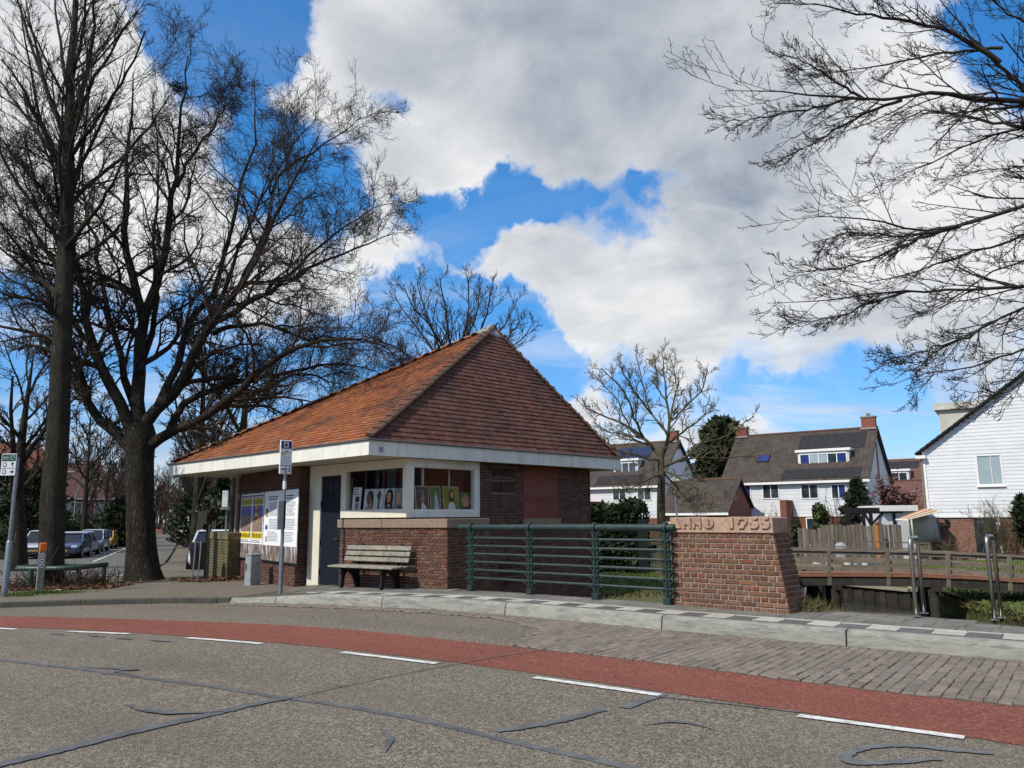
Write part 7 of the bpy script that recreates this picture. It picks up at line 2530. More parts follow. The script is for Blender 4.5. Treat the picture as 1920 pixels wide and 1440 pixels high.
class House:
 """gabled house: corner O, U along the front, D going back, eaves and ridge heights"""
 def __init__(s, name, label, O, ang, L, dep, zb, ze, zr, wall, roofm, group=None, over=.25, side=None):
  s.O = Vector((O[0], O[1], 0))
  s.U = Vector((math.cos(ang), -math.sin(ang), 0))
  s.D = Vector((math.sin(ang), math.cos(ang), 0))
  s.L, s.dep, s.zb, s.ze, s.zr = L, dep, zb, ze, zr
  c = s.O + s.U * L / 2 + s.D * dep / 2
  s.root = thing(name, label, 'house', (c.x, c.y, zb), 0, group)
  P = s.P
  m = MB()
  hz = zr - .06
  m.add([P(0, 0, zb - 1), P(L, 0, zb - 1), P(L, dep, zb - 1), P(0, dep, zb - 1), P(0, 0, ze), P(L, 0, ze), P(L, dep, ze), P(0, dep, ze), P(0, dep / 2, hz), P(L, dep / 2, hz)],
    [(0, 1, 5, 4), (1, 2, 6, 9, 5), (2, 3, 7, 6), (3, 0, 4, 8, 7), (4, 5, 9, 8), (6, 7, 8, 9)])
  s.wall = m.build('wall', wall, s.root)
  s.slope = (zr - ze) / (dep / 2)
  s.slopes = []
  for sgn in (0, 1):
   e0, e1, r0, r1 = (P(-over, -over, ze - over * s.slope), P(L + over, -over, ze - over * s.slope), P(-over, dep / 2, zr), P(L + over, dep / 2, zr)) if sgn == 0 else (P(-over, dep + over, ze - over * s.slope), P(L + over, dep + over, ze - over * s.slope), P(-over, dep / 2, zr), P(L + over, dep / 2, zr))
   n = (e1 - e0).cross(r0 - e0).normalized()
   n = n if n.z > 0 else -n
   m = MB()
   m.extrude([e0, e1, r1, r0], n, .10)
   o = m.build('roof', roofm, s.root)
   V = (r0 - e0).normalized()
   uv_slope(o, s.U, V, e0)
   s.slopes.append((o, n, V, e0))
  m = MB()
  m.tube([P(-over, dep / 2, zr + .10), P(L + over, dep / 2, zr + .10)], .11, 8)
  m.build('ridge', M['hip_tile'], s.slopes[0][0])
  m = MB()
  m.bar(P(-over, -over - .05, ze - over * s.slope + .02), P(L + over, -over - .05, ze - over * s.slope + .02), .12, .16)
  m.build('gutter', M['white_frame'], s.root)
 def P(s, x, d, z):
  q = s.O + s.U * x + s.D * d
  return Vector((q.x, q.y, z))
 def x_at(s, px, d=0.0, py=930):
  n = s.D
  q = on_plane(px, py, s.O + s.D * d, n)
  return (q - s.O).dot(s.U)
 def z_at(s, px, py, d=0.0):
  return on_plane(px, py, s.O + s.D * d, s.D).z
 def window(s, x0, x1, z0, z1, panes=2, d=-.02, frame=None, glass=None, parent=None, sill=True, fw=.07, glasses=None):
  frame = frame or M['white_frame']
  parent = parent or s.root
  root = MB()
  t = .05
  for a, b, c, e in ((x0, x1, z0, z0 + fw), (x0, x1, z1 - fw, z1), (x0, x0 + fw, z0 + fw, z1 - fw), (x1 - fw, x1, z0 + fw, z1 - fw)):
   root.extrude([s.P(a, d, c), s.P(b, d, c), s.P(b, d, e), s.P(a, d, e)], -s.D, t)
  xi = [(x0 + fw) + (x1 - x0 - 2 * fw) * i / panes for i in range(panes + 1)]
  for x in xi[1:-1]:
   root.extrude([s.P(x - .03, d, z0 + fw), s.P(x + .03, d, z0 + fw), s.P(x + .03, d, z1 - fw), s.P(x - .03, d, z1 - fw)], -s.D, t - .005)
  w_ = root.build('window', frame, parent)
  for i, (a, b) in enumerate(zip(xi[:-1], xi[1:])):
   g_ = MB()
   g_.extrude([s.P(a + .02, d, z0 + fw - .01), s.P(b - .02, d, z0 + fw - .01), s.P(b - .02, d, z1 - fw + .01), s.P(a + .02, d, z1 - fw + .01)], -s.D, .02)
   gm = glasses[i] if glasses else (glass or M['house_glass'])
   if w_.parent is s.root:
    g_.build('pane', gm, w_)
   else:
    g_.build('pane', gm, parent)
  return w_
 def dormer(s, x0, x1, z0, z1, setb, panes, glasses=None):
  """flat roofed dormer on the front slope, its face set back from the front wall by setb"""
  dback = (z1 - s.ze) / s.slope + .3
  m = MB()
  m.add([s.P(x0, setb, z0), s.P(x1, setb, z0), s.P(x1, setb, z1), s.P(x0, setb, z1), s.P(x0, dback, z0), s.P(x1, dback, z0), s.P(x1, dback, z1), s.P(x0, dback, z1)],
    [(0, 1, 2, 3), (1, 5, 6, 2), (4, 0, 3, 7), (3, 2, 6, 7), (5, 4, 7, 6)])
  o = m.build('dormer', M['house_white'], s.root)
  m = MB()
  m.extrude([s.P(x0 - .15, setb - .15, z1), s.P(x1 + .15, setb - .15, z1), s.P(x1 + .15, dback, z1), s.P(x0 - .15, dback, z1)], (0, 0, 1), .18)
  m.build('dormer_roof', M['white_frame'], o)
  s.window(x0 + .12, x1 - .12, z0 + .15, z1 - .12, panes, d=setb - .004, parent=o, glasses=glasses)
  return o
 def on_roof(s, x0, x1, z0, z1, t, name, mat, lift=.105):
  o, n, V, e0 = s.slopes[0]
  f = lambda z: (z - s.ze) / s.slope
  pts = [s.P(x0, f(z0), z0), s.P(x1, f(z0), z0), s.P(x1, f(z1), z1), s.P(x0, f(z1), z1)]
  pts = [p + n * lift for p in pts]
  m = MB()
  m.extrude(pts, n, t)
  return m.build(name, mat, o)
 def chimney(s, x, h, w_=.9, d=None, thin=.5):
  d = s.dep / 2 if d is None else d
  m = MB()
  c = s.P(x, d, s.zr - .6 + (h + .6) / 2)
  m.box(c, (w_, thin, h + .6), rz=math.atan2(s.U.y, s.U.x))
  o = m.build('chimney', M['house_brick'], s.slopes[0][0])
  m = MB()
  m.box(s.P(x, d, s.zr + h + .04), (w_ + .12, thin + .12, .09), rz=math.atan2(s.U.y, s.U.x))
  m.box(s.P(x, d, s.zr + h + .2), (.25, .25, .25), rz=math.atan2(s.U.y, s.U.x))
  m.build('chimney_cap', M['post_grey'], s.slopes[0][0])
  m = MB()
  m.box(s.P(x, d, s.zr + .04), (w_ + .12, thin + .14, .12), rz=math.atan2(s.U.y, s.U.x))
  m.build('flashing', M['lead'], s.slopes[0][0])
PHI = R(36)
ZG = -0.75
# right hand pair of the white terrace
hA = House('terraced_house', 'white terraced house with a wide black roofed dormer and a brick chimney at each end', (15.95, 59.4), PHI, 10.1, 8.0, ZG, 4.08, 7.75, M['house_white'], M['pantile_brown'])
X = lambda px, d=0.0: hA.x_at(px, d)
Zh = lambda px, py: hA.z_at(px, py)
bl = M['blue_blind']
hg = M['house_glass']
for (a, b, gl) in ((1376, 1409, [hg, bl]), (1430, 1462, None), (1502, 1536, None), (1559, 1588, [hg, bl])):
 hA.window(X(a), X(b), Zh(a, 936), Zh(a, 908), 2, glasses=gl)
for (a, b) in ((1508, 1552),):
 hA.window(X(a), X(b), ZG + .2, ZG + 2.15, 2, frame=M['white_frame'])
hA.window(X(1395), X(1440), ZG + .2, ZG + 2.15, 3)
m = MB()
xx = X(1480)
m.extrude([hA.P(xx - .22, -1.6, ZG), hA.P(xx + .22, -1.6, ZG), hA.P(xx + .22, -1.6, Zh(1480, 938)), hA.P(xx - .22, -1.6, Zh(1480, 938))], hA.D, 1.6)
m.build('party_wall', M['house_brick'], hA.root)
m = MB()
m.extrude([hA.P(0, 0, ZG), hA.P(hA.L, 0, ZG), hA.P(hA.L, 0, ZG + 2.2), hA.P(0, 0, ZG + 2.2)], -hA.D, .02)
m.build('plinth', M['house_brick'], hA.root)
m = MB()
m.extrude([hA.P(0, -.02, ZG + 2.22), hA.P(hA.L, -.02, ZG + 2.22), hA.P(hA.L, -.02, ZG + 2.42), hA.P(0, -.02, ZG + 2.42)], -hA.D, .06)
m.build('band_board', M['white_frame'], hA.root)
# weather boards of the upper storey
for i in range(9):
 z = ZG + 2.46 + i * .265
 m = MB()
 m.extrude([hA.P(0, 0, z), hA.P(hA.L, 0, z), hA.P(hA.L, -.0, z + .25), hA.P(0, 0, z + .25)], -hA.D, .022)
 m.build('board', M['white_siding'], hA.root)
dz0, dz1 = 4.75, 6.1
xd0, xd1 = X(1501, 1.2), X(1598, 1.2)
hA.dormer(xd0, xd1, dz0, dz1, 1.2, 5, [bl, M['pale_blind'], M['pale_blind'], hg, bl])
hA.on_roof(xd0 - .9, xd1 + .9, 4.05, 4.75, .03, 'bitumen_sheet', M['bitumen'])
hA.on_roof(xd0 - .3, xd1 + .8, 6.25, 7.45, .03, 'bitumen_sheet', M['bitumen'])
sk_ = hA.on_roof(X(1428, 2), X(1450, 2), 5.45, 6.0, .08, 'skylight', M['dark_frame'])
m_ = hA.on_roof(X(1430, 2), X(1448, 2), 5.52, 5.94, .085, 'skylight_pane', M['blue_blind'])
hA.chimney(0.25, .75, .9)
hA.chimney(hA.L - .35, .85, .95)
for (z0_, z1_) in ((4.1, 5.4),):
 m = MB()
 m.extrude([hA.P(hA.L, 3.85, z0_), hA.P(hA.L, 4.15, z0_), hA.P(hA.L, 4.15, 6.8), hA.P(hA.L, 3.85, 6.8)], hA.U, .05)
 m.build('chimney_flue', M['house_brick'], hA.root)
# the pair further left
hB = House('terraced_house', 'white terraced house partly behind the pale knobbly tree, with solar panels above its dormer', (4.54, 67.05), PHI, 8.6, 8.0, ZG, 4.1, 7.7, M['house_white'], M['pantile_brown'])
X2 = lambda px, d=0.0: hB.x_at(px, d)
Z2 = lambda px, py: hB.z_at(px, py)
# shift so that its right corner stands at picture point 1232
dx = X2(1232) - hB.L
for (a, b) in ((1149, 1175), (1195, 1222)):
 hB.window(X2(a), X2(b), Z2(a, 939), Z2(a, 913), 2)
hB.dormer(X2(1152, 1.2), X2(1198, 1.2), 4.95, 6.15, 1.2, 3)
hB.on_roof(X2(1130, 1.2), X2(1215, 1.2), 4.1, 4.85, .03, 'bitumen_sheet', M['bitumen'])
hB.on_roof(X2(1150, 2), X2(1215, 2), 6.35, 7.3, .05, 'solar_panel', M['solar'])
hB.chimney(hB.L - .4, .9, .9)
hB.chimney(.3, .9, .9)
m = MB()
m.extrude([hB.P(X2(1100), -2.4, ZG), hB.P(X2(1134), -2.4, ZG), hB.P(X2(1134), -2.4, Z2(1120, 941)), hB.P(X2(1100), -2.4, Z2(1120, 941))], hB.D, 2.4)
m.build('porch_wall', M['house_brick'], hB.root)
for i in range(9):
 z = ZG + 2.46 + i * .265
 m = MB()
 m.extrude([hB.P(0, 0, z), hB.P(hB.L, 0, z), hB.P(hB.L, 0, z + .25), hB.P(0, 0, z + .25)], -hB.D, .022)
 m.build('board', M['white_siding'], hB.root)
m = MB()
m.extrude([hB.P(0, 0, ZG), hB.P(hB.L, 0, ZG), hB.P(hB.L, 0, ZG + 2.2), hB.P(0, 0, ZG + 2.2)], -hB.D, .02)
m.build('plinth', M['house_brick'], hB.root)
# low link with a steep brown roof between the two
hC = House('garage', 'low garage with a steep brown tiled roof between the white houses', (10.75, 57.0), PHI, 4.8, 5.2, ZG, 1.9, 4.1, M['house_brick'], M['pantile_brown'])
hC.window(.5, 2.3, ZG + .6, ZG + 1.9, 3)
m = MB()
m.extrude([hC.P(2.8, 0, ZG), hC.P(4.4, 0, ZG), hC.P(4.4, 0, ZG + 2.1), hC.P(2.8, 0, ZG + 2.1)], -hC.D, .04)
m.build('door', M['white_frame'], hC.root)
# houses behind
hD = House('terraced_house', 'house behind with a row of blue solar panels above a small white dormer', (16.5, 76.0), PHI, 8.0, 8.0, ZG, 4.0, 7.0, M['house_white'], M['pantile_brown'])
xs0 = hD.x_at(1292, 2.5)
xs1 = hD.x_at(1362, 2.5)
for i in range(4):
 w_ = (xs1 - xs0) / 4
 p_ = hD.on_roof(xs0 + w_ * i + .04, xs0 + w_ * (i + 1) - .04, 5.95, 6.75, .06, 'solar_panel', M['solar'], .14)
hD.dormer(hD.x_at(1303, 1), hD.x_at(1338, 1), 4.6, 5.75, 1.0, 3)
hE = House('terraced_house', 'house with a white dormer behind the pink blossoming tree', (35.6, 77.0), PHI, 9.5, 8.0, ZG, 3.7, 6.9, M['house_white'], M['pantile_red'])
hE.dormer(hE.x_at(1656, 1), hE.x_at(1708, 1), 4.5, 5.75, 1.0, 3)
hE.on_roof(hE.x_at(1655, 2), hE.x_at(1725, 2), 6.0, 6.75, .03, 'bitumen_sheet', M['bitumen'])
hF = House('outbuilding', 'red brown tiled lean-to roof behind the pink blossoming tree', (30.5, 66.0), PHI, 7.5, 6.0, ZG, 1.8, 4.3, M['house_brick'], M['pantile_red'])
# ---- the weatherboarded house at the right edge
GD = 40.0
gx = lambda px: at(px, 960, GD).x
gzv = lambda px, py: at(px, py, GD).z
x0, zs = gx(1741), gzv(1760, 967.5)
ze_, zp = gzv(1733, 847), at(1920, 718, 37.6).z
xk = gx(1920)
sl = (zp - ze_) / (xk - gx(1733))
xr = x0 + 6.6
zr2 = ze_ + sl * (xr - x0)
wh = thing('white_house', 'gable end house with white weatherboards over red brick, at the right edge', 'house', (x0 + 6.6, GD + 4.5, ZG))
dd_ = 9.0
m = MB()
m.prism([(x0, GD), (xr * 2 - x0, GD), (xr * 2 - x0, GD + dd_), (x0, GD + dd_)], ZG - 1, zs - .02)
m.build('wall', M['mortar'], wh)
m = MB()
m.extrude([(x0, GD + .02, zs), (2 * xr - x0, GD + .02, zs), (2 * xr - x0, GD + .02, ze_), (xr, GD + .02, zr2 - .05), (x0, GD + .02, ze_)], (0, 1, 0), dd_ - .04)
m.build('upper_wall', M['house_white'], wh)
# boards
bh = .178
z = zs
wx0, wx1, wz0, wz1 = gx(1842), gx(1891), at(1866, 911, 38.4).z, at(1866, 851, 38.4).z
k = 0
while z < zr2 - .2:
 a = x0 if z < ze_ else x0 + (z + bh * .5 - ze_) / sl
 b = 2 * xr - a
 spans = [(a, b)]
 if z + bh > wz0 and z < wz1:
  spans = [(a, wx0), (wx1, b)] if a < wx0 else [(max(a, wx1), b)]
 for (p, q) in spans:
  if q - p > .1:
   m = MB()
   m.add([(p, GD + .02, z), (q, GD + .02, z), (q, GD + .02, z + bh), (p, GD + .02, z + bh), (p, GD - .020, z + .004), (q, GD - .020, z + .004), (q, GD - .006, z + bh), (p, GD - .006, z + bh)], [(4, 5, 6, 7), (0, 1, 5, 4), (3, 0, 4, 7), (1, 2, 6, 5)])
   m.build('board', M['white_siding'], wh)
 z += bh
m = MB()
for sx in (-1, 1):
 pass
# roof slabs with a dark verge
for sgn in (-1, 1):
 e_ = Vector((xr + sgn * (xr - x0 + .35), GD - .22, ze_ - sl * .35))
 r_ = Vector((xr, GD - .22, zr2))
 n = Vector((sgn * sl, 0, 1)).normalized()
 m = MB()
 m.extrude([e_, r_, r_ + Vector((0, dd_ + .44, 0)), e_ + Vector((0, dd_ + .44, 0))], n, .14)
 o = m.build('roof', M['pantile_brown'], wh)
 uv_slope(o, Vector((0, 1, 0)), (r_ - e_).normalized(), e_)
 m = MB()
 nt = 22
 for i in range(nt):
  a = e_ + (r_ - e_) * (i / nt) + n * .12 + Vector((0, -.03, 0))
  b = e_ + (r_ - e_) * ((i + 1.15) / nt) + n * .09 + Vector((0, -.03, 0))
  m = MB()
  m.bar(a, b, .14, .09, up=n)
  m.build('verge_tile', M['bitumen'], o)
m = MB()
m.box((x0 - .12, GD + 1, ze_ - .28), (.55, 2.6, .16))
m.build('gutter', M['white_frame'], wh)
# window
m = MB()
t = .06
for a, b, c, d in ((wx0, wx1, wz0, wz0 + .09), (wx0, wx1, wz1 - .09, wz1), (wx0, wx0 + .09, wz0 + .09, wz1 - .09), (wx1 - .09, wx1, wz0 + .09, wz1 - .09), ((wx0 + wx1) / 2 + .08, (wx0 + wx1) / 2 + .11, wz0 + .09, wz1 - .09)):
 m.extrude([(a, GD + .02, c), (b, GD + .02, c), (b, GD + .02, d), (a, GD + .02, d)], (0, -1, 0), t)
w_ = m.build('window', M['white_frame'], wh)
m = MB()
m.extrude([(wx0 + .05, GD + .015, wz0 + .05), (wx1 - .05, GD + .015, wz0 + .05), (wx1 - .05, GD + .015, wz1 - .05), (wx0 + .05, GD + .015, wz1 - .05)], (0, -1, 0), .015)
m.build('pane', M['pale_blind'], w_)
m = MB()
m.extrude([(wx0 - .06, GD - .03, wz0 - .05), (wx1 + .06, GD - .03, wz0 - .05), (wx1 + .06, GD - .03, wz0), (wx0 - .06, GD - .03, wz0)], (0, -1, 0), .08)
m.build('sill', M['white_frame'], w_)
m = MB()
m.extrude([(x0 - .03, GD - .01, zs - .08), (2 * xr - x0, GD - .01, zs - .08), (2 * xr - x0, GD - .01, zs + .01), (x0 - .03, GD - .01, zs + .01)], (0, -1, 0), .07)
m.build('drip_board', M['white_frame'], wh)
m = MB()
m.extrude([(x0 - .05, GD - .0, zs), (x0 + .08, GD - .0, zs), (x0 + .08, GD - .0, ze_), (x0 - .05, GD - .0, ze_)], (0, -1, 0), .06)
m.build('corner_board', M['white_frame'], wh)
m = MB()
m.tube([(x0 - .12, GD - .08, ze_ - .3), (x0 - .12, GD - .08, ZG)], .05, 8)
m.build('down_pipe', M['post_grey'], wh)
# ground floor: brick face, sliding door
gd0, gd1 = gx(1826), gx(1867)
bw = Bricks(wh, M['house_brick'], 220)
bw.wall((x0, GD, ZG), (1, 0, 0), (0, 0, 1), (0, -1, 0), gd0 - x0 - .02, zs - .1 - ZG, row=.075)
bw.wall((gd1 + .25, GD, ZG), (1, 0, 0), (0, 0, 1), (0, -1, 0), 6.0, zs - .1 - ZG, row=.075, prio=5)
bw.build()
dz0_, dz1_ = gzv(1845, 1034), zs - .1
m = MB()
m.extrude([(gd0, GD + .0, dz0_), (gd1, GD, dz0_), (gd1, GD, dz1_), (gd0, GD, dz1_)], (0, -1, 0), .03)
gdo = m.build('door', M['house_glass'], wh)
for a, b, c, d in ((gd0, gd0 + .09, dz0_, dz1_), (gd1 - .09, gd1, dz0_, dz1_), (gd0, gd1, dz0_, dz0_ + .1), (gd0, gd1, dz1_ - .08, dz1_), ((gd0 + gd1) / 2 - .05, (gd0 + gd1) / 2 + .05, dz0_, dz1_)):
 m = MB()
 m.extrude([(a, GD - .03, c), (b, GD - .03, c), (b, GD - .03, d), (a, GD - .03, d)], (0, -1, 0), .04)
 m.build('frame', M['dark_frame'], gdo)
m = MB()
m.extrude([(gd1 + .02, GD, dz0_), (gd1 + .2, GD, dz0_), (gd1 + .2, GD, dz1_), (gd1 + .02, GD, dz1_)], (0, -1, 0), .05)
m.build('door_post', M['white_frame'], wh)
# dormer on its far slope side: cheek faces us
xdl, xdr = gx(1776), gx(1776) + 2.6
zdl, zdt = gzv(1777, 812), gzv(1777, 765)
m = MB()
m.extrude([(xdl, GD + 1.6, ze_ + sl * (xdl - x0) - .2), (xdr, GD + 1.6, ze_ + sl * (xdr - x0) - .2), (xdr, GD + 1.6, zdt), (xdl, GD + 1.6, zdt)], (0, 1, 0), 4.0)
dmo = m.build('dormer', M['tarp'], wh)
m = MB()
m.prism([(xdl - .25, GD + 1.4), (xdr + .4, GD + 1.4), (xdr + .4, GD + 5.8), (xdl - .25, GD + 5.8)], zdt, zdt + .36)
m.build('dormer_roof', M['tarp'], dmo)
# nest box and lamp on the brick wall
nbx = thing('bird_box', 'small wooden bird box with a pitched roof on the brick wall of the white house', 'bird box', (gx(1767), GD - .15, gzv(1767, 1000)))
cx_, cz_ = gx(1768), gzv(1767, 992)
m = MB()
m.box((cx_, GD - .12, cz_), (.20, .18, .40))
m.build('box', M['fence_wood'], nbx)
m = MB()
m.extrude([(cx_ - .2, GD - .26, cz_ + .16), (cx_ + .2, GD - .26, cz_ + .16), (cx_, GD - .26, cz_ + .36)], (0, 1, 0), .25)
m.build('roof', M['fence_wood'], nbx)
wl2 = thing('wall_lamp', 'small black lamp on the brick wall above the bird box', 'lamp', (gx(1774), GD - .1, gzv(1774, 978)))
m = MB()
m.lathe((gx(1775), GD - .14, gzv(1774, 981)), [(.05, 0), (.11, .02), (.12, .18), (.05, .24)], 10)
m.build('lantern', M['black_iron'], wl2)
m = MB()
m.box((gx(1775), GD - .06, gzv(1774, 977)), (.06, .12, .06))
m.build('bracket', M['black_iron'], wl2)
# the house stands at an angle: swing it (and what hangs on it) about its near corner
for o in (wh, nbx, wl2):
 v = Vector((o.location.x - x0, o.location.y - GD, 0))
 a_ = -R(33)
 v.x *= .84
 o.location = (x0 + v.x * math.cos(a_) - v.y * math.sin(a_), GD + v.x * math.sin(a_) + v.y * math.cos(a_), o.location.z)
 o.rotation_euler = (0, 0, a_)
 o.scale = (.84, 1, 1)
# ---- lean-to, wind screen and awning beside it
sd = thing('garden_shed', 'low flat roofed shed with a white fascia against the white house', 'shed', (gx(1705), 41.5, ZG))
xa_, xb_ = gx(1666), x0 - .15
m = MB()
m.prism([(xa_ + .1, 41), (xb_, 41), (xb_, 44), (xa_ + .1, 44)], ZG, gzv(1700, 958))
m.build('wall', M['house_white'], sd)
m = MB()
m.prism([(xa_, 40.7), (xb_, 40.7), (xb_, 44.3), (xa_, 44.3)], gzv(1700, 958), gzv(1700, 947))
m.build('roof', M['white_frame'], sd)
scn_ = thing('wind_screen', 'pale canvas wind screen standing beside the brick wall', 'wind screen', (gx(1718), 39.3, ZG))
m = MB()
n = 10
A_, B_ = [], []
for i in range(n + 1):
 f = i / n
 A_.append((gx(1690) + (gx(1744) - gx(1690)) * f, 39.3 + .05 * math.sin(f * 9), gzv(1700, 1016)))
 B_.append((gx(1688) + (gx(1742) - gx(1688)) * f, 39.3 + .08 * math.sin(f * 7 + 1), gzv(1700, 970 - 1 * math.sin(f * 3))))
for i in range(n):
 m.quad(A_[i], A_[i + 1], B_[i + 1], B_[i])
so = m.build('canvas', M['tarp'], scn_, smooth=True)
sdm = so.modifiers.new('thick', 'SOLIDIFY')
sdm.thickness = .02
for px in (1690, 1744):
 m = MB()
 m.tube([(gx(px), 39.32, ZG), (gx(px), 39.32, gzv(1700, 969))], .025, 6)
 m.build('pole', M['galvanised'], scn_)
aw = thing('awning', 'half rolled orange and cream striped awning under the shed roof', 'awning', (gx(1700), 39.5, 1.6))
p_in, p_out = (gx(1738), 40.2), (gx(1650), 38.4)
zi, zo = gzv(1738, 953), gzv(1650, 974)
for i in range(6):
 f0, f1 = i / 6, (i + 1) / 6
 a0, a1 = Vector((p_in[0], p_in[1] - 1.6 * f0, zi - .18 * f0)), Vector((p_in[0], p_in[1] - 1.6 * f1, zi - .18 * f1))
 b0_, b1_ = Vector((p_out[0] + .3 * f0, p_out[1] - .6 * f0, zo - .02 * f0)), Vector((p_out[0] + .3 * f1, p_out[1] - .6 * f1, zo - .02 * f1))
 m = MB()
 m.extrude([a0, a1, b1_, b0_], (0, 0, 1), .02)
 m.build('stripe', M['orange_stripe'] if i % 2 == 0 else M['tarp'], aw)
m = MB()
m.bar((p_out[0], p_out[1], zo), (p_out[0] + .3, p_out[1] - .6, zo - .02), .07, .07)
m.build('front_bar', M['white_frame'], aw)
# ---- plank fence, in two heights
def plank_fence(label, pxa, pxb, da, db, top_a, top_b, zbot):
 pa, pb_ = at(pxa, 1000, da), at(pxb, 1000, db)
 root = thing('plank_fence', label, 'fence', ((pa.x + pb_.x) / 2, (pa.y + pb_.y) / 2, zbot), 0, 'weathered plank fences of the garden terrace')
 L = math.hypot(pb_.x - pa.x, pb_.y - pa.y)
 u = Vector((pb_.x - pa.x, pb_.y - pa.y, 0)) / L
 n = Vector((u.y, -u.x, 0))
 zt = at((pxa + pxb) / 2, (top_a + top_b) / 2, (da + db) / 2).z
 k = int(L / .19)
 for i in range(k):
  a = Vector((pa.x, pa.y, 0)) + u * (L * i / k + .012)
  b = a + u * (L / k - .024 + random.uniform(-.01, .006))
  out_ = .0 if i % 2 else .028
  tz = zt + random.uniform(-.05, .05)
  m = MB()
  m.extrude([(*(a + n * out_)[:2], zbot), (*(b + n * out_)[:2], zbot), (*(b + n * out_)[:2], tz), (*(a + n * out_)[:2], tz + random.uniform(-.02, .02))], n, .022)
  m.build('plank', M['fence_wood'], root)
 for i in range(int(L / 1.9) + 1):
  c = Vector((pa.x, pa.y, 0)) + u * min(L, i * 1.9) - n * .06
  m = MB()
  m.box((c.x, c.y, (zbot + zt) / 2), (.09, .09, zt - zbot + .1), rz=math.atan2(u.y, u.x))
  m.build('fence_post', M['fence_wood'], root)
 return root
plank_fence('lower section of grey plank fence beside the inscribed pier', 1497, 1540, 40.5, 39.5, 993, 990, -.75)
plank_fence('taller section of grey plank fence behind the covered barbecue', 1541, 1690, 39.4, 38.6, 986, 983, -.75)
og = at(1645, 1000, 38.2)
ot = thing('garden_post', 'orange painted post standing against the plank fence', 'post', (og.x, og.y, -.75))
m = MB()
m.tube([(og.x, og.y, -.8), (og.x, og.y, at(1645, 983, 38.2).z)], .10, 10)
m.build('post', M['orange_stripe'], ot, smooth=True)
m = MB()
m.lathe((og.x, og.y, at(1645, 983, 38.2).z), [(.13, 0), (.13, .05), (.05, .12)], 10)
m.build('cap', M['house_brick'], ot)
# covered barbecue
bq = at(1578, 1046, 37.5)
bbq = thing('covered_barbecue', 'kettle barbecue under a pale grey cover on the terrace', 'barbecue', (bq.x, bq.y, -.7))
m = MB()
m.lathe((bq.x, bq.y, -.72), [(.30, 0), (.29, .35), (.33, .62), (.30, .85), (.18, .98), (.06, 1.02)], 12)
cv = m.build('cover', M['cabinet_grey'], bbq, smooth=True)
for i in range(3):
 m = MB()
 an = i * 2.1
 m.tube([(bq.x + .25 * math.cos(an), bq.y + .25 * math.sin(an), -.95), (bq.x + .15 * math.cos(an), bq.y + .15 * math.sin(an), -.5)], .02, 6)
 m.build('leg', M['black_iron'], bbq)
# terrace railing
tr0, tr1 = at(1536, 1030, 36), at(1742, 1024, 35)
tra = thing('terrace_railing', 'thin dark railing round the garden terrace behind the wooden footbridge', 'railing', ((tr0.x + tr1.x) / 2, 35.5, -.8))
for k_, (za, zb) in enumerate(((at(1536, 1012, 36).z, at(1742, 1019, 35).z), (at(1536, 1024, 36).z, at(1742, 1030, 35).z))):
 m = MB()
 m.bar((tr0.x, tr0.y, za), (tr1.x, tr1.y, zb), .05, .05)
 m.build('rail', M['fence_wood'], tra)
for i in range(8):
 f = i / 7
 p = tr0.lerp(tr1, f)
 m = MB()
 m.bar((p.x, p.y, -1.3), (p.x, p.y, tr0.z + .42 - .15 * f), .06, .06)
 m.build('post', M['fence_wood'], tra)
# row of plant pots on the terrace edge
POTS = [(1533, 'white', .42), (1557, 'white', .36), (1590, 'white', .34), (1605, 'grey', .34), (1622, 'white', .34), (1638, 'grey', .42)]
for i, (px, c, w_) in enumerate(POTS):
 q = at(px, 1062, 34.5)
 r_ = thing('flower_pot', ('%s flower pot on the terrace edge, %s of the row counted from the brick pier' % ('white' if c == 'white' else 'grey', ('first', 'second', 'third', 'fourth', 'fifth', 'sixth')[i])), 'flower pot', (q.x, q.y, -.72), 0, 'flower pots along the terrace edge')
 m = MB()
 m.lathe((q.x, q.y, -.72), [(w_ * .36, 0), (w_ * .5, .30), (w_ * .54, .31), (w_ * .54, .36), (w_ * .44, .36), (w_ * .42, .30)], 12)
 m.build('pot', M['house_white'] if c == 'white' else M['cabinet_grey'], r_, smooth=True)
 m = MB()
 m.lathe((q.x, q.y, -.45), [(w_ * .42, 0), (w_ * .40, .02)], 10)
 m.build('soil', M['earth'], r_)
tb = MB()
q0, q1 = at(1500, 1066, 35), at(1700, 1068, 34)
tb.prism([(q0.x, q0.y - .6), (q1.x, q1.y - .9), (q1.x, q1.y + 3), (q0.x, q0.y + 3)], -1.4, -.725)
tb.build('terrace', M['grey_slab'], kind='structure')
# pergola
pg = thing('pergola', 'black timber pergola above the plank fence', 'pergola', (at(1637, 980, 41).x, 42, ZG))
pz = at(1637, 957, 41).z
for (a, b, d) in ((1586, 1692, 41), (1586, 1692, 43.5)):
 m = MB()
 m.bar((at(a, 960, d).x, d, pz), (at(b, 960, d).x, d, pz), .12, .28)
 m.build('beam', M['black_iron'], pg)
for px in (1588, 1618, 1632, 1675):
 m = MB()
 m.bar((at(px, 960, 41).x, 41, ZG), (at(px, 960, 41).x, 41, pz), .14, .14)
 m.build('post', M['black_iron'], pg)
for (pa_, pb2) in (((1590, 978), (1606, 961)), ((1618, 978), (1605, 961)), ((1632, 982), (1620, 961)), ((1636, 982), (1655, 961))):
 m = MB()
 m.bar(at(*pa_, 41), at(*pb2, 41), .1, .1)
 m.build('brace', M['black_iron'], pg)
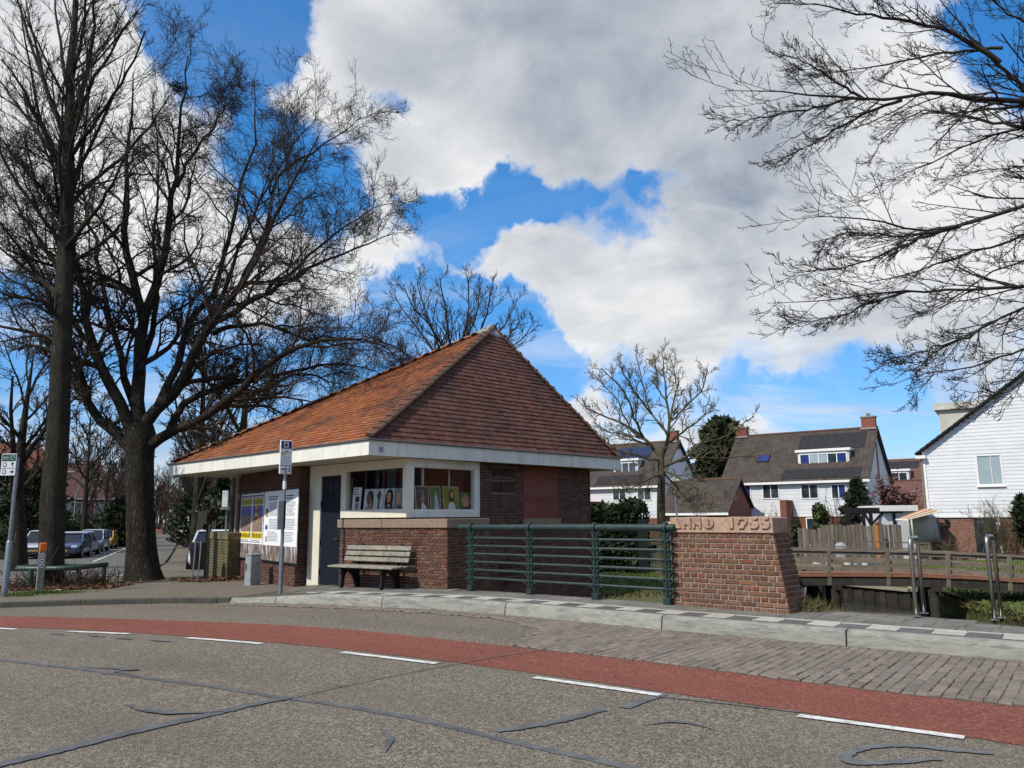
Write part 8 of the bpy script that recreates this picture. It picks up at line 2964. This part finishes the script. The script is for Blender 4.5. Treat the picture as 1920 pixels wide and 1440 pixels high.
# ---- wooden footbridge
fb = thing('footbridge', 'narrow weathered wooden footbridge with an orange brown deck edge over the canal', 'footbridge', (12.5, 26.3, -.5))
ptsF = [(1440, 26.9), (1497, 26.6), (1600, 26.0), (1710, 25.5), (1820, 25.0), (1930, 24.5), (2060, 24.0)]
yT = {1440: 1031, 1497: 1031, 1600: 1033, 1710: 1035, 1820: 1039, 1930: 1045, 2060: 1056}
yD = {1440: 1080, 1497: 1079, 1600: 1079, 1710: 1080, 1820: 1084, 1930: 1091, 2060: 1103}
FR = [(at(px, yT[px], d), at(px, yD[px], d)) for px, d in ptsF]
back = Vector((.22, 1.5, 0))
def along(k, f, which):
 return FR[k][which].lerp(FR[k + 1][which], f)
for side in (Vector((0, 0, 0)), back):
 for dz, hh, ww in ((0.0, .045, .16), (-.075, .09, .045), (-.33, .10, .045), (-.58, .10, .045)):
  for k in range(len(FR) - 1):
   a, b = FR[k][0] + side + Vector((0, 0, dz)), FR[k + 1][0] + side + Vector((0, 0, dz))
   m = MB()
   m.bar(a, b, ww, hh)
   m.build('rail', M['bridge_wood'], fb)
 for k in range(len(FR) - 1):
  a, b = FR[k][1] + side + Vector((0, 0, -.19)), FR[k + 1][1] + side + Vector((0, 0, -.19))
  m = MB()
  m.bar(a, b, .14, .26)
  m.build('beam', M['pile_wood'], fb)
for k in range(len(FR) - 1):
 nb_k = 12
 for i in range(nb_k):
  c = along(k, (i + .5) / nb_k, 1)
  L = (FR[k + 1][1] - FR[k][1]).length / nb_k
  d = (FR[k + 1][1] - FR[k][1]).normalized()
  m = MB()
  m.bar(c - Vector((.02, .12, 0)), c + back + Vector((.02, .12, 0)), L * .93, .055)
  m.build('deck_board', M['bridge_deck'], fb)
for side, pxs in ((Vector((0, -.07, 0)), (1553, 1663, 1775, 1890)), (back + Vector((0, .07, 0)), (1500, 1585, 1665, 1745, 1837, 1925))):
 for px in pxs:
  k = max(i for i in range(len(ptsF) - 1) if ptsF[i][0] <= px)
  f = (px - ptsF[k][0]) / (ptsF[k + 1][0] - ptsF[k][0])
  a, b = along(k, f, 0) + side, along(k, f, 1) + side
  m = MB()
  m.bar(b - Vector((0, 0, .30)), a - Vector((0, 0, .02)), .11, .09, up=(0, 1, 0))
  m.build('post', M['bridge_wood'], fb)
for px in (1566, 1751):
 k = max(i for i in range(len(ptsF) - 1) if ptsF[i][0] <= px)
 f = (px - ptsF[k][0]) / (ptsF[k + 1][0] - ptsF[k][0])
 b = along(k, f, 1)
 for s_ in (Vector((0, .05, 0)), back - Vector((0, .05, 0)) + Vector((.15, 0, 0))):
  m = MB()
  m.tube([b + s_ - Vector((0, 0, .2)), b + s_ - Vector((0, 0, 2.2))], [.14, .15], 10)
  m.build('pile', M['pile_wood'], fb, smooth=True)
 m = MB()
 m.bar(b - Vector((.0, .25, .34)), b + back + Vector((.15, .25, -.34)), .2, .2)
 m.build('cross_beam', M['pile_wood'], fb)
# ---- timber sheet walls of the canal banks
def sheet_wall(label, pts, ztop, board=.26, cap=True, capm='grey_wood'):
 root = thing('timber_bank', label, 'retaining wall', (*pts[0], -1.7))
 for a, b in zip(pts[:-1], pts[1:]):
  A_, B_ = Vector((*a, 0)), Vector((*b, 0))
  L = (B_ - A_).length
  u = (B_ - A_) / L
  n = Vector((u.y, -u.x, 0))
  if n.y > 0: n = -n
  k = max(1, int(L / board))
  for i in range(k):
   p = A_ + u * (L * i / k + .01)
   q = A_ + u * (L * (i + 1) / k - .01)
   o_ = .05 if i % 2 else .02
   tz = ztop + random.uniform(-.04, .02)
   m = MB()
   m.extrude([(*(p + n * o_)[:2], -2.3), (*(q + n * o_)[:2], -2.3), (*(q + n * o_)[:2], tz), (*(p + n * o_)[:2], tz)], n, .05)
   m.build('plank', M['pile_wood'], root)
  if cap:
   m = MB()
   m.bar(A_ + n * .05 + Vector((0, 0, ztop + .05)), B_ + n * .05 + Vector((0, 0, ztop + .05)), .30, .09)
   m.build('cap_plank', M[capm], root)
 return root
sheet_wall('dark timber sheet wall with a pale cap plank across the water under the footbridge', [(12.5, 34.4), (14.6, 29.5)], -1.22)
sheet_wall('dark timber sheet wall at the inner corner of the canal', [(14.6, 29.5), (17.2, 35.0)], -1.22)
sheet_wall('rough timber edge of the grassy bank under the right end of the footbridge', [(17.2, 35.0), (15.7, 31.0), (14.5, 27.2), (14.0, 21.5), (19, 15.5)], -1.32, cap=False)
sheet_wall('low timber edge of the lawn beside the inscribed pier', [(4.2, 12.9), (12.5, 34.4)], -.85)
# ---- turf
def fill_turf(name, mat, poly, n, zf, hgt, seed, label, width=.012, near=None):
 g = np.random.default_rng(seed)
 xs_, ys_ = [p[0] for p in poly], [p[1] for p in poly]
 pts = []
 while len(pts) < n:
  X_ = g.uniform(min(xs_), max(xs_), 4000)
  Y_ = g.uniform(min(ys_), max(ys_), 4000)
  for a, b in zip(X_, Y_):
   if in_poly(a, b, poly):
    pts.append((a, b, zf(a, b)))
 P = np.array(pts[:n])
 tag(grass(name, mat, P, hgt, seed, width, .6), label)
VIS = [(1.2, 16), (2.4, 14.5), (4.2, 13.0), (8.5, 24), (10.0, 34), (5.0, 34), (2.2, 22)]
fill_turf('grass', M['dry_grass'], [(1.4, 16.0), (2.6, 14.0), (4.3, 13.0), (7.6, 21.5), (2.4, 21.8)], 16000, lawn_z, .16, 71, 'long yellowing grass on the lawn close behind the railing', .02)
fill_turf('grass', M['dry_grass'], [(0.4, 15.6), (1.6, 14.2), (2.6, 13.2), (4.0, 12.95), (4.6, 14.2), (1.4, 17)], 6000, lawn_z, .14, 70, 'short yellowing grass along the foot of the railing', .014)
fill_turf('grass', M['grass_blade'], [(2.0, 20), (7.2, 20.5), (9.5, 31), (3.5, 31)], 16000, lawn_z, .09, 72, 'bright green grass on the lawn in front of the hedge', .016)
rb_z = lambda x, y: -1.22 + 0.055 * min(10, max(0, (y - 22) - (20 - x) * 0.2))
fill_turf('grass', M['grass_blade'], [(16.0, 31.0), (14.7, 27.2), (14.2, 21.8), (18, 17), (30, 34), (24, 38.5), (19.5, 38.5)], 26000, rb_z, .11, 73, 'bright green grass on the bank in front of the white house', .02)
tf = gp(1535, 1150, 0)
tag(grass('grass', M['dry_grass'], tufts((5.1, 13.6), 2200, .55, .35, lambda x, y: -.1 - .25 * abs(x - 5.0)), .28, 75, .008, .7), 'clump of yellow green grass at the foot of the inscribed pier')
m = MB()
m.prism([(4.25, 12.3), (5.5, 11.55), (6.2, 14.2), (4.6, 14.6)], -2, -.12)
m.build('bank_shoulder', M['lawn_soil'], kind='structure')
tag(grass('grass', M['dry_grass'], tufts((4.35, 11.75), 260, .12, .10, lambda x, y: .225), .22, 76, .004, .5), 'few dry stalks at the corner of the inscribed pier')
sb_ = []
g = np.random.default_rng(77)
for (a, b) in (((15.7, 31.0), (14.5, 27.2)), ((14.5, 27.2), (14.0, 21.5)), ((14.0, 21.5), (17, 18))):
 n = 900
 t = g.uniform(0, 1, n)
 sb_.append(np.stack([a[0] + (b[0] - a[0]) * t + g.normal(size=n) * .12, a[1] + (b[1] - a[1]) * t + g.normal(size=n) * .12, np.full(n, -1.30)], 1))
tag(grass('grass', M['dry_grass'], np.concatenate(sb_), .30, 78, .012, .9), 'overhanging dry grass along the rough timber bank')
# ---- hedges, shrubs and trees around the houses
a_, b_ = at(1106, 1020, 31.5), at(1206, 1020, 30.5)
hedge_boxy('hedge', 'dense dark clipped hedge behind the railing at the end of the kiosk', 'hedge', (a_.x, a_.y), (b_.x, b_.y), 2.25, 1.6, M['leaf_hedge'], 9000, .11, 81, -.5)
for i, (px, py, d, rx, rz, mat, lab, n) in enumerate([
  (1538, 978, 41.5, 1.1, 1.0, 'leaf_green', 'rounded green shrub peeping over the lower section of plank fence', 1500),
  (1566, 975, 42.5, .9, 1.05, 'leaf_green', 'leafy green shrub just before the black pergola', 1200),
  (1494, 988, 41.5, .45, .8, 'leaf_hedge', 'small clipped ball shrub right behind the inscribed pier', 700),
  (1660, 970, 44, 1.7, 1.0, 'leaf_green', 'green shrub seen through the black pergola', 1500),
  (1395, 962, 54, 1.2, .9, 'leaf_dark', 'dark spiky shrub in front of the white terraced house', 900)]):
 q = at(px, py, d)
 shrub('shrub', lab, 'shrub', (q.x, q.y, ZG), (rx, rx * .9, (q.z - ZG) / 2 + rz * .35), n, .14, M[mat], 90 + i)
def conifer(label, px, ytop, d, w_, n, seed, z0=ZG, mat='leaf_dark', cone=True, size=.22, group=None):
 top = at(px, ytop, d)
 h = top.z - z0
 root = thing('conifer', label, 'conifer', (top.x, top.y, z0), 0, group)
 g = np.random.default_rng(seed)
 t = g.uniform(0, 1, n) ** .9
 if cone:
  prof_ = np.minimum(1, (1.02 - t) * 2.2) ** .75 * (.35 + .65 * np.minimum(1, t * 5))
 else:
  prof_ = np.sqrt(np.clip(1 - (2 * t - 1) ** 2, 0, 1)) * 1.0 + .05
 a = g.uniform(0, 2 * np.pi, n)
 rr_ = prof_ * w_ * (.62 + .38 * np.sin(a * 3 + t * 23 + seed) * np.sin(t * 17 + seed)) * g.uniform(.45, 1.05, n) ** .6
 p = np.stack([top.x + rr_ * np.cos(a), top.y + rr_ * np.sin(a), z0 + t * h], 1)
 o_dir = norm_(np.stack([np.cos(a), np.sin(a), g.uniform(.1, .9, n)], 1) + g.normal(size=(n, 3)) * .5)
 b = norm_(np.cross(o_dir, g.normal(size=(n, 3))))
 s = size * g.uniform(.5, 1.4, (n, 1))
 V = np.stack([p - o_dir * s, p + b * s * .35, p + o_dir * s, p - b * s * .35], 1).reshape(-1, 3)
 np_mesh('crown', V, np.arange(4 * n).reshape(-1, 4), M[mat], root, smooth=False)
 m = MB()
 m.tube([(top.x, top.y, z0 - .3), (top.x, top.y, z0 + h * .9)], [w_ * .12, .03], 8)
 m.build('trunk', M['bark_oak'], root)
 return root
conifer('tall dark column conifer beside the gable of the white terraced house', 1606, 900, 44, 1.15, 5200, 101)
conifer('dark spreading pine behind the brick chimney of the white terraced house', 1352, 785, 72, 3.5, 5500, 102, cone=False, size=.5)
conifer('dark shrubby conifer at the right edge beyond the brick wall', 1912, 930, 37.5, .55, 500, 103, .4)
# pink blossom tree
pk = at(1690, 1000, 47)
pt = thing('blossom_tree', 'small tree with dull pink blossom between the houses', 'tree', (pk.x, pk.y, ZG))
g = np.random.default_rng(105)
tr = rs([(pk.x, pk.y, ZG - .1), (pk.x - .1, pk.y, ZG + 1.0), (pk.x, pk.y, ZG + 2.0)], 6)
trr = np.linspace(.14, .09, 6)
l1 = spawn(np.array([tr]), np.array([trr]), 9, .45, 1, 1.35, 42, 7, (0, 0, .25), .12, .6, .3, .02, g, 1.6, taper=.2)
l2 = spawn(*l1, 6, .2, 1, .5, 40, 5, (0, 0, .2), .15, .6, .5, .014, g, .6)
l3 = spawn(*l2, 5, .2, 1, .5, 40, 4, (0, 0, .15), .15, .7, .6, .010, g, .4)
finish_tree(pt, [(tr, trr)], [l1], [l2, l3], M['twig'], M['bush_twig'], 8)
ends = np.concatenate([l3[0][:, k] for k in (1, 2, 3)] * 3)
ends = ends + g.normal(size=ends.shape) * .09
scatter_quads('blossom', M['blossom'], ends, .09, 106, parent=None, kind=None).parent = None
bo = bpy.data.objects['blossom']
bo.parent = pt
bo.location = -Vector(pt.location)
# brown bare shrubs
def twig_shrub(label, c, sx, sy, h, n, seed, mat='bush_twig', r=.012, cat='shrub', k2=4):
 root = thing('bare_shrub', label, cat, tuple(c))
 g = np.random.default_rng(seed)
 S = np.stack([c[0] + g.normal(size=n) * sx * .35, c[1] + g.normal(size=n) * sy * .35, np.full(n, c[2] - .05)], 1)
 d = norm_(np.stack([g.normal(size=n) * .42 * sx / max(h, .1), g.normal(size=n) * .42 * sy / max(h, .1), np.ones(n)], 1))
 L = h * g.uniform(.55, 1.05, n)
 P = np.stack([S + d * (L * t)[:, None] + g.normal(size=(n, 3)) * .05 * t for t in np.linspace(0, 1, 6)], 1)
 Rr = np.linspace(r, r * .5, 6)[None].repeat(n, 0)
 a = spawn(P, Rr, 6, .25, 1, .35, 35, 4, (0, 0, .1), .12, .7, .6, r * .4, g, .2)
 b = spawn(*a, k2, .2, 1, .5, 38, 3, (0, 0, .1), .12, .8, .7, r * .33, g, .12)
 V, F = tubes([(P, Rr)], 4)
 np_mesh('stems', V, F, M[mat], root)
 V, F = tubes([a, b], 3)
 np_mesh('twigs', V, F, M[mat], root)
 return root
q = at(1893, 1048, 38)
twig_shrub('tall brown bare shrub in front of the brick wall beside the glazed door', (q.x, q.y, -.75), 1.6, .8, 3.0, 60, 111, 'twig_pale', .014)
q = at(1775, 1040, 39)
twig_shrub('thin brown bare shrub at the foot of the brick wall under the bird box', (q.x, q.y, -.75), 1.0, .5, 1.3, 30, 112, 'twig_pale', .012)
q = at(1440, 965, 52)
twig_shrub('pale leafless bush in front of the white terraced house', (q.x, q.y, ZG), 1.6, 1.0, 2.9, 26, 113, 'twig_pale', .018)
q = at(1571, 985, 42)
twig_shrub('young upright bare tree in front of the white boards', (q.x, q.y, ZG), .9, .5, 3.5, 12, 114, 'twig', .022, 'tree', 2)
q = at(1218, 990, 36)
twig_shrub('tangle of bare garden shrubs beside the mossy pale tree', (q.x, q.y, -.6), 2.2, 1.2, 2.2, 50, 115, 'twig_pale', .016)
q = at(1405, 1000, 62)
bare_tree('garden_tree', 'hazy bare tree rising behind the ridge of the white terraced house', (at(1420, 900, 95).x, 95, -.5), 10.5, .2, 116, .5, .3, tw='bush_twig', fine=2.2, dens=(6, 5, 3))
# garden bits seen through the railing
bg = at(1203, 992, 34)
bag = thing('blue_bag', 'blue bag hanging on a cord in the garden above the railing', 'bag', (bg.x, bg.y, bg.z - .35))
m = MB()
m.lathe((bg.x, bg.y, bg.z - .30), [(.10, 0), (.20, .06), (.22, .30), (.14, .46), (.05, .52)], 10)
m.build('sack', M['blue'], bag, smooth=True)
m = MB()
m.tube([(bg.x, bg.y, bg.z + .2), (bg.x - .1, bg.y, bg.z + .85), (bg.x - .15, bg.y, bg.z + 1.3)], .012, 5)
m.build('cord', M['tarp'], bag)
gt = at(1190, 1030, 33)
tbl = thing('garden_table', 'small weathered garden table with stacked boards beside the hedge', 'table', (gt.x + .6, gt.y, -.5))
for i, (za, w_) in enumerate(((1016, 1.2), (1029, 1.1), (1036, 1.5))):
 z = at(1200, za, 33).z
 m = MB()
 m.box((gt.x + .55 + .1 * i, gt.y, z), (w_, .5, .05))
 m.build('board', M['bench_wood'], tbl)
for sx in (-.4, .5):
 for sy in (-.2, .2):
  m = MB()
  m.bar((gt.x + .6 + sx, gt.y + sy, -.55), (gt.x + .6 + sx, gt.y + sy, at(1200, 1016, 33).z), .05, .05)
  m.build('leg', M['bench_wood'], tbl)
pc = at(1232, 1030, 32)
pl2 = thing('dark_pot', 'dark round pot standing on a low wire rack in the garden', 'flower pot', (pc.x, pc.y, -.5))
z = at(1232, 1032, 32).z
m = MB()
m.lathe((pc.x, pc.y, z - .05), [(.12, 0), (.24, .08), (.26, .26), (.2, .30)], 12)
m.build('pot', M['plastic_dark'], pl2, smooth=True)
for sx in (-.2, .2):
 m = MB()
 m.bar((pc.x + sx, pc.y, -.55), (pc.x + sx, pc.y, z - .05), .03, .03)
 m.build('leg', M['galvanised'], pl2)
m = MB()
m.bar((pc.x - .25, pc.y, z - .06), (pc.x + .25, pc.y, z - .06), .3, .03)
m.build('rack', M['galvanised'], pl2)
bpz = at(1193, 985, 38)
bpo = thing('brick_post', 'red brick garden post beside the blue bag', 'post', (bpz.x, bpz.y, -.6))
m = MB()
m.box((bpz.x, bpz.y, .5), (.32, .32, 2.2))
m.build('shaft', M['house_brick'], bpo)
m = MB()
m.box((bpz.x, bpz.y, 1.63), (.4, .4, .07))
m.build('cap', M['post_grey'], bpo)
# garden path lamp
gl = at(1266, 900, 40)
gln = thing('street_lamp', 'post lamp with a pale conical hood beside the mossy pale tree', 'street lamp', (gl.x, gl.y, -.6))
m = MB()
m.tube([(gl.x, gl.y, -.7), (gl.x, gl.y, gl.z - .05)], [.055, .045], 8)
m.build('pole', M['galvanised'], gln, smooth=True)
m = MB()
m.lathe((gl.x, gl.y, gl.z - .08), [(.07, -.12), (.34, -.02), (.36, .04), (.10, .20), (.05, .26)], 16)
m.build('hood', M['tarp'], gln, smooth=True)
# ------------------------------------------------------------------ left side: hedges and houses of the street
for i, (pa, pb2, h, th, n, lab) in enumerate([
  ((-36, 42), (-31.5, 47), 4.3, 2.4, 5200, 'high dark evergreen hedge behind the utility box'),
  ((-31.8, 49), (-33.5, 58), 2.6, 1.8, 3600, 'dark hedge behind the silver hatchback'),
  ((-36.0, 62), (-45, 88), 2.4, 2.0, 3600, 'long dark hedge along the pavement beyond the yellow car'),
  ((-15.2, 40.5), (-20.5, 56), 2.0, 1.6, 3600, 'dark hedge beside the footpath beyond the garden wall'),
  ((-21.5, 60), (-38, 98), 2.6, 2.4, 3600, 'long dark hedge on the footpath side of the street'),
  ((-13.0, 33.5), (-7.0, 40), 2.6, 2.2, 3400, 'dark mixed hedge seen under the canopy of the kiosk')]):
 hedge_boxy('hedge', lab, 'hedge', pa, pb2, h, th, M['leaf_dark'] if i != 1 else M['leaf_hedge'], n, .17, 120 + i)
for i, (px, yt, d, w_, lab) in enumerate([
  (18, 862, 52, 3.0, 'broad dark evergreen at the left edge behind the parked cars'),
  (66, 884, 50, 2.4, 'dark evergreen just beside the tall trunk'),
  (420, 898, 42, 1.8, 'dark evergreen behind the white house sign'),
  (440, 905, 46, 2.0, 'dark evergreen under the left end of the eaves'),
  (372, 905, 60, 2.6, 'dark evergreen beside the far footpath'),
  (235, 930, 66, 2.2, 'dark evergreen behind the grey hatchback')]):
 conifer(lab, px, yt, d, w_, 6500, 140 + i, -.6, cone=i % 2 == 0, size=.17, mat='leaf_dark' if i != 3 else 'leaf_hedge')
q = at(395, 1000, 24.5)
rsb = thing('beech_shrub', 'small rust brown beech shrub above the green stained garden wall', 'shrub', (q.x, q.y, -.1))
leaf_cloud('foliage', M['leaf_litter'], rsb, (q.x, q.y, at(395, 978, 24.5).z), (.22, .22, .42), 420, .06, 151)
m = MB()
m.tube([(q.x, q.y, -.2), (q.x, q.y, at(395, 970, 24.5).z)], [.03, .012], 6)
m.build('stem', M['twig'], rsb)
def street_house(label, O, ang, L, dep, ze, zr, roofm, wins, seed):
 h = House('brick_house', label, O, ang, L, dep, -.6, ze, zr, M['house_brick'], roofm, 'brick houses along the side street')
 for (x0_, x1_, z0_, z1_) in wins:
  h.window(x0_, x1_, z0_, z1_, 3)
 h.chimney(L * .3, .9)
 return h
street_house('brick house with white windows behind the parked cars, orange tiled roof', (-46.5, 62), R(-62), 11, 8, 4.6, 8.6, M['pantile_orange'], [(1, 3.4, 2.2, 3.8), (5, 7.4, 2.2, 3.8), (8.2, 10.2, 2.2, 3.8), (1, 3.4, -.1, 1.7), (5, 7.4, -.1, 1.7)], 1)
street_house('brick house with an orange tiled roof at the far left edge', (-50, 52), R(-50), 12, 8, 4.8, 9.0, M['pantile_orange'], [(2, 4.4, 2.2, 3.8), (7, 9.4, 2.2, 3.8)], 2)
street_house('brick house further along the street behind the dark hedge', (-55, 84), R(-62), 14, 8, 4.4, 8.4, M['pantile_red'], [(2, 4.4, 2.2, 3.8), (7, 9.4, 2.2, 3.8), (11, 13, 2.2, 3.8)], 3)
street_house('brick house on the footpath side seen under the eaves of the kiosk', (-18.5, 66), R(60), 12, 8, 4.8, 8.6, M['pantile_red'], [(2, 4.4, 2.2, 3.8), (7, 9.4, 2.2, 3.8), (2, 4.4, -.1, 1.8)], 4)
# brown woodland haze of twigs that closes the street
g = np.random.default_rng(160)
n = 2600
ax = g.uniform(-190, 10, n)
ay = g.uniform(118, 260, n)
ok = (np.abs(ax + .428 * ay + 3) > 7) | (ay > 205)
ax, ay = ax[ok], ay[ok]
n = len(ax)
base_ = np.stack([ax, ay, np.full(n, -1.0)], 1)
hh = g.uniform(9, 18, n)
d = norm_(np.stack([g.normal(size=n) * .12, g.normal(size=n) * .12, np.ones(n)], 1))
P = np.stack([base_ + d * (hh * t)[:, None] for t in np.linspace(0, 1, 5)], 1)
Rr = np.linspace(.16, .03, 5)[None].repeat(n, 0)
a = spawn(P, Rr, 9, .25, 1, .34, 40, 4, (0, 0, .2), .1, .5, .5, .05, g, 1.2)
b = spawn(*a, 4, .2, 1, .5, 40, 3, (0, 0, .15), .12, .7, .6, .035, g, .8)
V, F = tubes([(P, Rr), a, b], 3)
wd_o = np_mesh('woodland', V, F, M['bush_twig'], None)
tag(wd_o, 'far brown leafless woodland closing the end of the street', None, None, 'stuff')
# a low woodland/houses line far behind the white houses
for i, (x, y, lab) in enumerate([(-30, 150, 'far'), ]):
 pass
# ------------------------------------------------------------------ across the road, behind the viewer (seen in the kiosk windows)
hx = House('brick_house', 'brick house standing outside the picture beyond the overhanging tree', (30, 24), R(92), 34, 9, 0, 5.5, 9.5, M['house_brick'], M['pantile_red'])
for x in (2, 7.5, 13, 18.5, 24, 29.5):
 hx.window(x, x + 2.4, 3.2, 4.8, 2)
 hx.window(x, x + 2.4, .4, 2.2, 2)
hl = House('brick_house', 'brick house outside the picture to the west of the crossing', (-38, -8), R(-90), 34, 9, -.3, 5.6, 9.8, M['house_brick'], M['pantile_red'])
for x in range(2, 32, 5):
 hl.window(x, x + 2.4, 3.2, 4.8, 2)
hw = House('brick_house', 'long brick house on the other side of the road behind the viewer', (22, -22), R(180), 40, 9, 0, 5.6, 9.8, M['house_brick'], M['pantile_red'])
for x in range(2, 38, 5):
 hw.window(x, x + 2.4, 3.2, 4.8, 2)
 hw.window(x, x + 2.4, .4, 2.2, 2)
